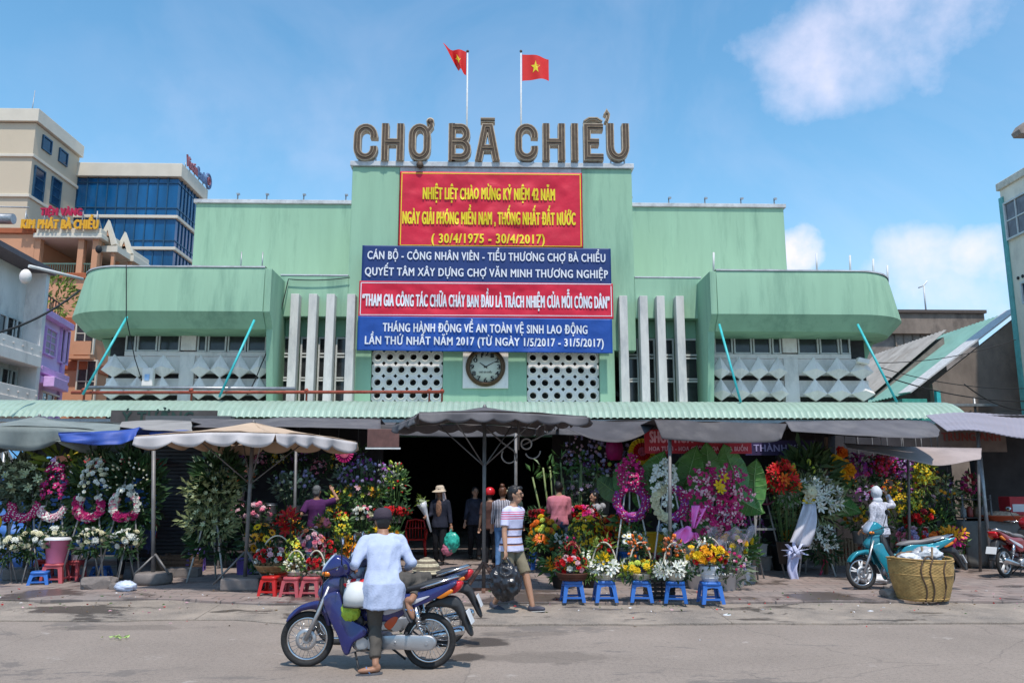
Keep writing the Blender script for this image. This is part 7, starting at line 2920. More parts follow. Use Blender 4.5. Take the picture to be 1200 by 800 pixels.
def blend(name, b, m, parent, vox, smooth=3, wr=0, wsc=7, seed=0, cut=None):
    """all the overlapping volumes of a builder fused into one continuous skin"""
    o = b.build('tmp', m, None, fix=True)
    r = o.modifiers.new('r', 'REMESH')
    r.mode = 'VOXEL'
    r.voxel_size = vox
    r.use_smooth_shade = True
    s = o.modifiers.new('s', 'SMOOTH')
    s.factor = .5
    s.iterations = smooth
    me = evmesh(o)
    bpy.data.objects.remove(o)
    if cut is not None:
        bm = bmesh.new()
        bm.from_mesh(me)
        for (pc, pn) in cut:
            bmesh.ops.bisect_plane(bm, geom=bm.verts[:] + bm.edges[:] + bm.faces[:], plane_co=pc, plane_no=pn, clear_outer=True)
        bm.to_mesh(me)
        bm.free()
    if wr:
        nr = [v.normal.copy() for v in me.vertices]
        co = []
        for v, n_ in zip(me.vertices, nr):
            q = v.co
            k = 1 - abs(noise.noise(V((q.x * wsc + seed + q.z * 2, q.y * wsc, q.z * wsc * .42)))) * 3.4
            k2 = noise.noise(V((q.x * wsc * 2.3, q.y * wsc * 2.3 + seed, q.z * wsc * 1.5 + q.x * 6)))
            co += list(q + n_ * wr * (k * .8 + k2 * .7))
        me.vertices.foreach_set('co', co)
        me.update()
    me.name = name
    if not me.materials:
        me.materials.append(m)
    me.polygons.foreach_set('use_smooth', [True] * len(me.polygons))
    ob = bpy.data.objects.new(name, me)
    COL.objects.link(ob)
    ob.parent = parent
    return ob


def person(label, loc, rz, H=1.62, lean=(0, 0), tyaw=0, head=(0, 0), la=(.27, -.08, .85), ra=(-.27, -.08, .85), ll=(.10, 0, .08), rl=(-.10, 0, .08), pel=.92, pelxy=(0, 0), kp=(0, -1, 0), kpl=None,
           ep=(0, 1, -.3), skin=None, shirt=None, sleeve=1.0, hem=-.06, pants=None, plen=1.0, shoes=None, hair=None, hairkind='short', fat=1.0, vox=.010, face=True, wr=.006, grip=.6, footdir=None, seed=0, fl=.36, gap=.0):
    sk = skin or SKIN
    t = thing('person', label, 'person', loc, rz)
    s = H / 1.66
    t.scale = (s, s, s)
    pc = V((pelxy[0], pelxy[1], pel))
    up = V((lean[0], lean[1], 1)).normalized()
    Rt = Matrix.Rotation(tyaw, 3, 'Z')
    wx = Rt @ V((1, 0, 0))
    fw = Rt @ V((0, -1, 0))
    nk = pc + up * .53
    shl, shr = nk + wx * .16 * fat - up * .08, nk - wx * .16 * fat - up * .08
    hl, hr = pc + V((.085, 0, -.02)), pc + V((-.085, 0, -.02))
    el, wl = ik(shl, la, .275, .25, ep)
    er, wr_ = ik(shr, ra, .275, .25, (-ep[0], ep[1], ep[2]))
    kl, al = ik(hl, ll, .42, .41, kpl or kp)
    kr, ar = ik(hr, rl, .42, .41, kp)
    hd = Matrix.Rotation(head[0], 3, 'Z') @ Matrix.Rotation(head[1], 3, 'X')
    hc = nk + up * .155 + V((0, 0, 0)) + (Matrix.Rotation(head[0], 3, 'Z') @ V((0, -.02, 0)))

    def hp(x, y, z):
        return hc + hd @ V((x, y, z))
    HM = Matrix.Translation(hc) @ hd.to_4x4()

    def torso(b, g, z0, z1, neck=True):
        rg = [(-.10, .125, .10), (-.04, .155, .112), (.03, .158, .115), (.14, .138, .098), (.24, .142, .102), (.34, .160, .112), (.42, .165, .105), (.475, .135, .085), (.515, .085, .066)]
        if neck:
            rg += [(.56, .054, .056), (.60, .052, .056)]
        rings = []
        for (d, rx, ry) in rg:
            if d < z0 - .02 or d > z1 + .02:
                continue
            rings.append((pc + up * d if d > 0 else pc + V((0, 0, d)), (rx * fat + g), (ry * (fat * 1.05) + g)))
        n = 20
        vs = []
        for (c, rx, ry) in rings:
            for k in range(n):
                q = 2 * pi * k / n
                vs.append(c + wx * rx * math.cos(q) + fw * ry * math.sin(q))
        m_ = len(rings)
        fs = [(i * n + k, i * n + (k + 1) % n, (i + 1) * n + (k + 1) % n, (i + 1) * n + k) for i in range(m_ - 1) for k in range(n)]
        fs += [tuple(range(n))[::-1], tuple((m_ - 1) * n + k for k in range(n))]
        b.add(vs, fs, 0, True)

    def limb(b, pts, rr, cap=True):
        b.tube(pts, rr, 12)
        for p, r in zip(pts, rr):
            b.ell(p, r * .99, 10, 7)
    # ---- body
    b = MB()
    torso(b, -.004, -1, 1)
    b.ell((0, 0, 0.01), (.074, .092, .108), 16, 12, 0, HM)
    b.ell((0, -.03, -.065), (.052, .055, .055), 12, 8, 0, HM)
    if face:
        b.ell((0, -.097, -.012), (.014, .022, .026), 8, 6, 0, HM)
        b.ell((0, -.083, .028), (.05, .014, .012), 8, 6, 0, HM)
        b.ell((0, -.079, -.062), (.024, .014, .014), 8, 6, 0, HM)
    for sx in (-1, 1):
        b.ell((sx * .076, .008, -.005), (.012, .022, .032), 8, 6, 0, HM)
    for (sh, e, w, sx) in ((shl, el, wl, 1), (shr, er, wr_, -1)):
        limb(b, [sh, sh.lerp(e, .4), e, e.lerp(w, .35), w], [.052 * fat, .046 * fat, .036, .036, .025])
        d = (w - e).normalized()
        sd = d.cross(V((0, 1, 0)) if abs(d.y) < .8 else V((1, 0, 0))).normalized() * sx * -1
        nr = d.cross(sd).normalized()
        if nr.dot(-fw) < 0:
            nr = -nr
        pm = w + d * .045
        M_ = Matrix((sd, nr, d)).transposed().to_4x4()
        M_.translation = pm
        b.ell((0, 0, 0), (.038, .016, .052), 10, 8, 0, M_)
        for k in range(4):
            base = pm + sd * (.026 - .0175 * k) + d * .035
            ln = (.058, .068, .064, .05)[k]
            cur = grip
            p1 = base + (d * math.cos(cur * .5) - nr * math.sin(cur * .5) * -1) * ln * .5
            p2 = p1 + (d * math.cos(cur * 1.4) + nr * math.sin(cur * 1.4)) * ln * .35
            p3 = p2 + (d * math.cos(cur * 2.4) + nr * math.sin(cur * 2.4)) * ln * .3
            b.tube([base - d * .02, p1, p2, p3], [.0095, .009, .0085, .0075], 6)
        tb = pm + sd * .034 - d * .015
        b.tube([tb - sd * .01, tb + sd * .016 + d * .025 + nr * .012, tb + sd * .008 + d * .05 + nr * .022], [.012, .0105, .008], 6)
    for i, (h, k, a) in enumerate(((hl, kl, al), (hr, kr, ar))):
        limb(b, [h, h.lerp(k, .35), k, k.lerp(a, .3), a], [.082 * fat, .074 * fat, .052, .052, .034])
        fd = (V(footdir[i]) if footdir else V((0, -1, -.02))).normalized()
        M_ = V(fd).to_track_quat('-Y', 'Z').to_matrix().to_4x4()
        M_.translation = a
        b.ell((0, -.07, -.045), (.042, .115, .03), 12, 8, 0, M_)
        b.ell((0, .01, -.03), (.034, .045, .045), 10, 8, 0, M_)
        if shoes:
            sb_ = MB()
            if shoes[0] == 'shoe':
                sb_.ell((0, -.075, -.045), (.05, .135, .042), 14, 10, 0, M_)
                sb_.ell((0, .02, -.035), (.044, .06, .052), 12, 8, 0, M_)
                sb_.ell((0, -.065, -.074), (.052, .14, .014), 14, 6, 1, M_)
                sb_.build('shoe', [shoes[1], shoes[2]], t)
            else:
                n = 16
                pts = [(.046 * math.cos(2 * pi * q / n) * (1 + .15 * math.sin(2 * pi * q / n) * -1), -.065 + .135 * math.sin(2 * pi * q / n)) for q in range(n)]
                sb_.prism(pts, -.093, -.074, 'z', 0, M_)
                sb_.tube([M_ @ V((.04, -.06, -.075)), M_ @ V((.02, -.09, -.018)), M_ @ V((0, -.14, -.06)), M_ @ V((-.02, -.09, -.018)), M_ @ V((-.04, -.06, -.075))], .007, 5, 1)
                sb_.build('flip_flop', [shoes[1], shoes[2]], t)
    blend('body', b, sk, t, vox, 2)
    # ---- clothes
    if pants:
        b = MB()
        torso(b, .008, -.14, .10, False)
        for (h, k, a) in ((hl, kl, al), (hr, kr, ar)):
            p = [h + V((0, 0, .02)), h.lerp(k, .35), k]
            r = [.096 * fat, .089 * fat, .068]
            if plen > .55:
                f_ = (plen - .5) * 2
                p += [k.lerp(a, .4 * f_), k.lerp(a, f_ * .97)]
                r += [.064, .056]
            else:
                p[-1] = h.lerp(k, plen * 2)
                r[-1] = .082
            b.tube(p, r, 14)
            for q, rr in zip(p[:-1], r[:-1]):
                b.ell(q, rr * .99, 10, 7)
        blend('trousers', b, pants, t, max(vox, .011), 2, wr, 8, seed)
    if shirt:
        b = MB()
        torso(b, .017, hem - .02, .50, False)
        if hem < -.05:
            n = 20
            c0, c1 = pc + V((0, 0, 0)), pc + V((0, 0, hem))
            vs = []
            for (c, g) in ((pc + up * .16, -.012), (c0, .03), (c1, .046)):
                for k in range(n):
                    q = 2 * pi * k / n
                    vs.append(c + wx * (.16 * fat + g) * math.cos(q) + fw * (.118 * fat + g) * math.sin(q))
            b.add(vs, [(i * n + k, i * n + (k + 1) % n, (i + 1) * n + (k + 1) % n, (i + 1) * n + k) for i in (0, 1) for k in range(n)] + [tuple(range(n))[::-1], tuple(range(2 * n, 3 * n))])
        for (sh, e, w) in ((shl, el, wl), (shr, er, wr_)):
            if sleeve > .5:
                f_ = (sleeve - .5) * 2
                p, r = [sh, sh.lerp(e, .5), e, e.lerp(w, f_ * .92)], [.062 * fat, .057 * fat, .050, .042]
            else:
                p, r = [sh, sh.lerp(e, sleeve), sh.lerp(e, sleeve * 2)], [.068 * fat, .066 * fat, .066]
            b.tube(p, r, 14)
            for q, rr in zip(p[:-1], r[:-1]):
                b.ell(q, rr * .99, 10, 7)
        for q in (shl, shr):
            b.tube([nk - up * .045, nk.lerp(q, .5) - up * .005, q], [.055, .06, .058], 10)
        b.torus(tuple(nk - up * .022 - fw * .004), .066, .017, 18, 8, 0, 'z')
        blend('shirt', b, shirt, t, max(vox, .011), 2, wr, 7, seed + 3)
    # ---- face and hair
    if face:
        for sx in (-1, 1):
            MB().ell((sx * .031, -.083, .008), (.013, .008, .007), 8, 6, 0, HM).build('eye', EYE, t)
            MB().ell((sx * .032, -.088, .03), (.02, .006, .005), 8, 4, 0, HM).build('eyebrow', hair or HAIR, t)
        MB().ell((0, -.091, -.06), (.022, .006, .006), 8, 6, 0, HM).build('mouth', LIPS, t)
    if hair:
        b = MB()
        b.ell((0, .020, .035), (.084, .096, .098), 18, 12, 0, HM)
        b.ell((0, .045, -.01), (.076, .066, .085), 14, 10, 0, HM)
        if hairkind == 'short':
            b.ell((.02, -.055, .085), (.055, .045, .034), 12, 8, 0, HM)
        if hairkind == 'long':
            b.ell((0, .06, -.10), (.07, .05, .14), 14, 10, 0, HM)
            b.ell((0, .075, -.2), (.05, .04, .10), 12, 8, 0, HM)
        if hairkind == 'bun':
            b.ell((0, .05, .145), (.052, .05, .048), 12, 10, 0, HM)
        blend('hair', b, hair, t, .009, 2, .004, 22, seed)
    return t, HM, dict(wl=wl, wr=wr_, el=el, er=er, nk=nk, hc=hc, kl=kl, kr=kr, al=al, ar=ar)


def wpt(t, p):
    """local point of a person in world space"""
    return Matrix.Translation(t.location) @ Matrix.Rotation(t.rotation_euler.z, 4, 'Z') @ Matrix.Scale(t.scale.x, 4) @ V(p)


def gp(px, py, z=SW):
    g = G(px, py, z)
    return (g.x, g.y, z)


NAVYC = cloth('navy', (.02, .022, .035))
BLKC = cloth('black', (.014, .014, .017))
JEAN = cloth('jeans', (.055, .085, .17), .2)
JEAN2 = cloth('light_jeans', (.10, .20, .38), .2)
KHAKI = cloth('khaki', (.20, .17, .115))
SHW = mat('shoe_white', (.45, .42, .38), .6)
SHS = mat('shoe_sole', (.5, .48, .45), .6)
SHB = mat('shoe_black', (.02, .02, .022), .5)

# walking man with the black bag
WS = stripes('polo', (.56, .55, .72), [(1.255, 1.268, (.58, .05, .12)), (1.285, 1.298, (.58, .05, .12)), (1.315, 1.328, (.58, .05, .12)), (1.345, 1.356, (.6, .12, .2)), (1.105, 1.118, (.35, .16, .10)), (1.118, 1.134, (.05, .04, .07)), (1.005, 1.018, (.45, .2, .10)), (1.018, 1.034, (.05, .04, .08)), (.90, .912, (.45, .2, .10)), (.912, .930, (.05, .04, .08))])
g = G(599, 717, .03)
man, HMm, jm = person('young man in a striped polo shirt and khaki shorts walking right with a black bag', (g.x, g.y, .02), R(50), 1.72, (.02, -.06), 0, (R(22), R(-2)), la=(.24, .08, .86), ra=(-.27, -.12, .84), ll=(.09, -.30, .10), rl=(-.09, .22, .12), pel=.90, shirt=WS, sleeve=.36, hem=-.08, pants=KHAKI, plen=.47, shoes=('shoe', mat('shoe_navy', (.05, .05, .07), .6), SHS), hair=HAIR, vox=.0075, seed=1, grip=.9, footdir=((0, -1, .12), (0, -1, -.25)))
b = MB()
for sx in (-1, 1):
    b.torus((sx * .033, -.099, .008), .019, .0028, 14, 5, 0, 'y', M=HMm)
b.tube([HMm @ V((-.014, -.1, .01)), HMm @ V((.014, -.1, .01))], .003, 5)
for sx in (-1, 1):
    b.tube([HMm @ V((sx * .052, -.097, .01)), HMm @ V((sx * .077, -.02, .012)), HMm @ V((sx * .08, .01, .005))], .003, 5)
b.build('glasses', SHB, man)
w = wpt(man, jm['wr'])
BLKBAG = mat('black_plastic_bag', (.022, .022, .027), .28, var=.4, scale=6, spec=.5)
bag = thing('shopping_bag', 'bulging black plastic bag hanging from the walking man\'s hand', 'bag', (w.x - .0, w.y - .01, w.z - .42))
o = crumple('sack', None, None, (0, 0, 0), (.19, .13, .22), BLKBAG, 6.5, 5, .45)
o.parent = bag
b = MB()
for sx in (-1, 1):
    b.tube([(sx * .09, 0, .17), (sx * .05, .0, .27), (0, 0, .35)], [.035, .022, .014], 6)
b.build('handles', BLKBAG, bag)

# woman in the sun hat
PAT = mat('brown_print_blouse', (.20, .10, .06), .85, var=.75, scale=28, bump=.2)
hw, HMh, jh = person('woman in a beige sun hat and black jacket holding flowers and a green bag', gp(515, 661), R(-14), 1.60, (0, .02), 0, (R(-20), R(8)), la=(.30, -.10, .82), ra=(-.22, -.30, 1.06), ll=(.09, -.10, .08), rl=(-.10, .06, .08), shirt=NAVYC, sleeve=.95, hem=-.10, pants=BLKC, shoes=('shoe', SHB, SHB), skin=SKIND, hair=HAIR, hairkind='short', fat=1.06, vox=.011, seed=2)
b = MB()
b.ell((0, -.112, 1.24), (.075, .04, .20), 12, 10)
b.build('blouse', PAT, hw)
HATB = cloth('beige_hat', (.50, .40, .30))
b = MB()
b.lathe([(.13, .045), (.10, .06), (.096, .12), (.07, .15), (0, .155)], 20, 0, HMh)
b.grid(lambda u, v: HMh @ V(((.10 + .09 * v) * math.sin((u - .5) * 3.0), -(.10 + .09 * v) * math.cos((u - .5) * 3.0), .06 - .035 * v)), 16, 3)
b.build('sun_hat', HATB, hw, solid=.006)
b = MB()
b.grid(lambda u, v: HMh @ V(((.10 + .03 * v) * math.sin(pi + (u - .5) * 4.2), -(.10 + .03 * v) * math.cos(pi + (u - .5) * 4.2), .06 - .26 * v)), 18, 6)
b.build('neck_flap', mat('flap_print', (.48, .38, .36), .85, var=.5, scale=30), hw, solid=.005)
w = wpt(hw, jh['wl'])
tb = thing('shopping_bag', 'turquoise green plastic bag in the hand of the woman in the sun hat', 'bag', (w.x + .02, w.y - .02, w.z - .36))
GRB = mat('turquoise_bag', (.03, .36, .28), .3, var=.35, scale=6)
o = crumple('sack', None, None, (0, 0, 0), (.15, .11, .19), GRB, 8.1, 4, .45)
o.parent = tb
MB().tube([(-.06, 0, .13), (-.02, 0, .25), (0, 0, .32)], [.04, .02, .012], 6).build('handles', GRB, tb)
PKB = mat('pink_bag', (.52, .16, .24), .3, var=.3, scale=6)
tb = thing('shopping_bag', 'pink plastic bag hanging just below the turquoise one', 'bag', (w.x - .07, w.y, w.z - .50))
o = crumple('sack', None, None, (0, 0, 0), (.12, .1, .13), PKB, 3.3, 4, .45)
o.parent = tb
MB().tube([(0, 0, .1), (.04, 0, .3), (.06, 0, .46)], [.03, .015, .01], 6).build('handles', PKB, tb)
w = wpt(hw, jh['wr'])
fb = thing('flower_bouquet', 'white paper cone of yellow flowers in the right hand of the sun hat woman', 'bouquet', w)
MB().tube([(.10, -.02, -.32), (0, 0, 0), (-.07, -.03, .18), (-.12, -.04, .30)], [.02, .035, .08, .12], 10).build('paper', PW, fb)
foliage(fb, 'y', [((-.12, -.05, .32), (.1, .08, .1), 40, .09)], 9)
for p, d in dome(9, (-.12, -.06, .32), (.08, .08, .08), rnd):
    put(fb, bloom('rose', 'wgreen'), p, d, .035)

# dark haired woman walking out, red helmet, striped blouse
person('woman in a dark blouse walking out of the dark entrance', gp(556, 655), R(8), 1.60, (0, -.03), 0, (R(10), R(4)), la=(.27, .02, .82), ra=(-.26, -.16, .86), ll=(.09, -.14, .08), rl=(-.09, .14, .10), shirt=cloth('dark_print', (.035, .035, .05), .6), sleeve=.9, hem=-.10, pants=BLKC, shoes=('shoe', SHB, SHB), hair=HAIR, hairkind='long', vox=.011, seed=4)
rh, HMr, jr = person('person in a bright red helmet behind the thin pole', gp(574, 664), R(160), 1.56, (0, .03), 0, (R(20), 0), la=(.27, -.05, .86), ra=(-.28, -.16, .98), shirt=cloth('brown_shirt', (.10, .05, .04)), sleeve=.4, hem=-.08, pants=BLKC, shoes=('flip', mat('sandal_brown', (.15, .06, .04), .6), SHB), skin=SKIN, hair=HAIR, hairkind='none', face=False, vox=.011, seed=5)
MB().lathe([(.108, -.02), (.118, .02), (.114, .075), (.085, .125), (.04, .148), (0, .152)], 20, 0, HMr @ Matrix.Translation((0, .01, .01))).build('helmet', mat('helmet_red', (.55, .01, .015), .25, var=.05, spec=.6), rh)
STB = stripes('stripe_blouse', (.52, .50, .54), [], 0, .036, .5, (.03, .025, .05))
person('red haired woman with a bun, in a navy and white striped blouse and jeans', gp(589, 668), R(172), 1.60, (0, .02), 0, (R(-10), 0), la=(.25, -.14, .86), ra=(-.29, .0, .86), shirt=STB, sleeve=.85, hem=-.02, pants=JEAN2, shoes=('flip', mat('sandal_brown', (.15, .06, .04), .6), SHB), hair=HAIRB, hairkind='bun', face=False, vox=.011, seed=6)
ph, HMp, jp = person('person in a pale brimmed hat hidden behind the striped blouse', gp(602, 660), R(200), 1.58, shirt=cloth('dim_green', (.05, .07, .06)), pants=BLKC, hair=HAIR, face=False, vox=.012, seed=7, shoes=('shoe', SHB, SHB))
b = MB()
b.lathe([(.2, .09), (.15, .06), (.10, .07), (.09, .15), (0, .165)], 20, 0, HMp @ Matrix.Rotation(R(14), 4, 'Y'))
b.build('brimmed_hat', cloth('pale_hat', (.52, .50, .36)), ph, solid=.006)

# flower choosers
person('man in a pink shirt seen from behind among the flowers', gp(656, 668), R(176), 1.70, (0, -.10), 0, (R(0), R(-22)), la=(.24, -.22, .86), ra=(-.22, -.22, .92), shirt=cloth('pink_shirt', (.50, .17, .21), .08), sleeve=.95, hem=-.05, pants=cloth('blue_grey_trousers', (.07, .09, .16)), shoes=('shoe', SHB, SHB), hair=HAIR, fat=1.08, face=False, vox=.0105, seed=8, wr=.008)
gh, HMg, jg = person('woman in a grey hooded jacket reaching left into the yellow flowers', gp(703, 664), R(-72), 1.50, (.02, -.16), 0, (R(0), R(-8)), la=(.10, -.50, .95), ra=(-.12, -.52, 1.02), shirt=cloth('grey_hoodie', (.33, .33, .35), .08), sleeve=1.0, hem=-.03, pants=cloth('grey_trousers', (.16, .16, .17)), shoes=('shoe', SHB, SHB), hair=HAIR, hairkind='long', vox=.0105, seed=9, wr=.009)
b = MB()
b.ell((0, .10, 1.38), (.11, .07, .09), 12, 8)
b.build('hood', cloth('grey_hoodie', (.33, .33, .35)), gh)
MB().box(-.19, .19, -.16, .10, .90, 1.02).build('yellow_pouch', mat('pouch_yellow', (.50, .44, .02), .6), gh, bevel=.03)
pw, HMw, jw = person('seller in a purple shirt reaching up into the hanging bunches', gp(368, 672), R(-160), 1.62, (.02, -.02), 0, (R(-30), R(6)), la=(.38, -.12, 1.02), ra=(-.34, -.20, 1.62), ep=(.4, .6, -.6), shirt=cloth('purple_shirt', (.075, .02, .085), .15), sleeve=.4, hem=-.04, pants=JEAN, shoes=('flip', SHB, SHB), hair=HAIRG, fat=1.05, face=False, vox=.0105, seed=10, skin=SKIND)
person('seated person in dark clothes half hidden behind the pale leaf spray', (gp(217, 664)[0], 15.9, SW), R(-60), 1.6, (0, -.22), 0, (R(0), R(-10)), la=(.16, -.42, .62), ra=(-.14, -.42, .62), ll=(.12, -.42, .08), rl=(-.12, -.40, .08), pel=.50, shirt=cloth('dark_blue_shirt', (.03, .035, .08)), sleeve=.45, hem=-.05, pants=BLKC, shoes=('flip', SHB, SHB), hair=HAIR, vox=.011, seed=11, skin=SKIND)
person('seated person in a pale blue shirt behind the yellow bucket', (P(786, 640, 16.6).x, 16.7, SW), R(-30), 1.6, (0, -.18), 0, (0, R(-10)), la=(.2, -.42, .55), ra=(-.2, -.42, .55), ll=(.14, -.42, .08), rl=(-.12, -.42, .08), pel=.46, shirt=cloth('pale_blue_shirt', (.42, .48, .60)), sleeve=.42, hem=-.05, pants=BLKC, shoes=('flip', SHB, SHB), hair=HAIR, vox=.011, seed=12, skin=SKIND)
hs, HMs, js = person('seller in a white hooded jacket and cap reaching up at the right', (P(1030, 600, 14.72).x, 14.72, SW), R(-148), 1.60, (-.05, -.06), 0, (R(-40), R(-4)), la=(.24, -.20, .95), ra=(-.50, -.14, 1.58), ep=(.3, .6, -.8), shirt=mat('print_jacket', (.46, .45, .50), .85, var=.5, scale=26), sleeve=1.0, hem=-.06, pants=BLKC, shoes=('shoe', SHB, SHB), hair=None, vox=.0105, seed=13, wr=.010)
b = MB()
b.ell((0, .012, .01), (.096, .112, .128), 16, 12, 0, HMs)
b.ell((0, .06, -.13), (.09, .07, .07), 12, 8, 0, HMs)
blend('hood', b, cloth('white_jacket', (.55, .56, .60)), hs, .011, 2, .005, 12, 3, cut=[(HMs @ V((0, -.072, 0)), HMs.to_3x3() @ V((0, -1, 0)))])
b = MB()
b.grid(lambda u, v: HMs @ V(((.085 + .085 * v) * math.sin((u - .5) * 2.4), -(.085 + .085 * v) * math.cos((u - .5) * 2.4), .07 - .04 * v)), 12, 3)
b.build('cap_brim', cloth('white_jacket', (.55, .56, .60)), hs, solid=.008)

# the rider straddling the blue motorbike (bike frame: see below)
BIKE = V((-1.225, 8.63, 0))
BRZ = -math.atan2(.15, 1.25)
SHR = cloth('white_blue_shirt', (.42, .47, .62), .08)
rd, HMd, jd = person('man in a white shirt and dark cap sitting on the blue motorbike, seen from behind', (BIKE.x + .17, BIKE.y - .18, 0), R(190), 1.58, (.03, -.52), R(6), (R(10), R(6)),
                     la=(.31, -.30, 1.00), ra=(-.24, -.34, .96), ll=(.075, .15, .095), rl=(-.27, .11, .70), pel=.875, kp=(-.23, -.72, .5), kpl=(0, -1, 0), ep=(.45, .35, -.9),
                     shirt=SHR, sleeve=.80, hem=-.25, pants=cloth('brown_grey_trousers', (.085, .075, .065), .12), plen=.93, shoes=('flip', mat('flip_sole', (.10, .10, .11), .7), mat('flip_blue', (.10, .22, .45), .5)), hair=HAIR, hairkind='none', fat=1.16, vox=.0075, seed=14, face=True, wr=.012, skin=SKIND, footdir=((.92, .04, -.05), (-.31, .26, -.85)))
CAPM = cloth('dark_cap', (.055, .042, .055))
b = MB()
b.lathe([(.094, .015), (.099, .04), (.097, .08), (.08, .118), (.045, .138), (0, .142)], 22, 0, HMd @ Matrix.Translation((0, .008, .006)) @ Matrix.Scale(1.12, 4, (0, 1, 0)))
b.grid(lambda u, v: HMd @ V(((.088 + .075 * v) * math.sin((u - .5) * 2.2), -(.095 + .075 * v) * math.cos((u - .5) * 2.2), .05 - .03 * v)), 12, 3)
b.build('cap', CAPM, rd, solid=.005)
# ================================================================== motorbikes
CHROME = mat('chrome', (.55, .55, .56), .18, 1.0, var=.08)
ALU = mat('cast_aluminium', (.42, .42, .43), .4, .7, var=.12, scale=8)
TYRE = mat('tyre_rubber', (.022, .021, .021), .8, var=.25, scale=12, bump=.3, bscale=60)
SEATM = mat('seat_vinyl', (.03, .03, .033), .45, var=.15)
SEATG = mat('grey_seat_vinyl', (.18, .17, .17), .5, var=.15)
AMBER = mat('amber_lens', (.75, .20, .01), .2, var=.1, spec=.6)
REDLENS = mat('red_lens', (.50, .01, .015), .2, var=.1, spec=.6)
LENS = mat('clear_lens', (.35, .42, .52), .08, var=.3, scale=6, spec=.8)
PLATE = mat('white_plate', (.66, .66, .66), .4, var=.05)
MIRROR = mat('mirror_glass', (.7, .75, .8), .03, 1.0, var=.02)
DKP = mat('dark_plastic_trim', (.03, .03, .032), .5, var=.15)


def paint(name, c):
    m = mat('paint_' + name, c, .22, .15, var=.06, scale=3, spec=.5, stain=(.16, .14, .12), stain_amt=.30, stain_scale=4)
    m.node_tree.nodes['Principled BSDF'].inputs['Coat Weight'].default_value = .5
    return m


def smoothpoly(pts, n=5):
    """closed outline rounded with a Catmull-Rom spline"""
    out = []
    L = len(pts)
    for i in range(L):
        p0, p1, p2, p3 = (V(pts[(i + k) % L]) for k in (-1, 0, 1, 2))
        for k in range(n):
            f_ = k / n
            out.append(.5 * ((2 * p1) + (p2 - p0) * f_ + (2 * p0 - 5 * p1 + 4 * p2 - p3) * f_ * f_ + (3 * p1 - p0 - 3 * p2 + p3) * f_ ** 3))
    return out


def panel(b, pts, w, yo=0.0, edge=.82, m=0, taper=None, n=5):
    """rounded bodywork: outline in the side plane, swelling to half width w about y = yo"""
    P_ = smoothpoly([V((p[0], p[1])) for p in pts], n)
    c = sum(P_, V((0, 0))) / len(P_)
    lay = [(-1, edge), (-.86, (1 + edge) / 2 + .03), (-.55, 1), (.55, 1), (.86, (1 + edge) / 2 + .03), (1, edge)]
    k = len(P_)
    vs = []
    for (y, s) in lay:
        for p in P_:
            q = c + (p - c) * s
            ww = w * (taper(q.x) if taper else 1)
            vs.append((q.x, yo + y * ww, q.y))
    fs = []
    for i in range(len(lay) - 1):
        for j in range(k):
            fs.append((i * k + j, i * k + (j + 1) % k, (i + 1) * k + (j + 1) % k, (i + 1) * k + j))
    fs += [tuple(range(k))[::-1], tuple((len(lay) - 1) * k + j for j in range(k))]
    b.add(vs, fs, m, True)


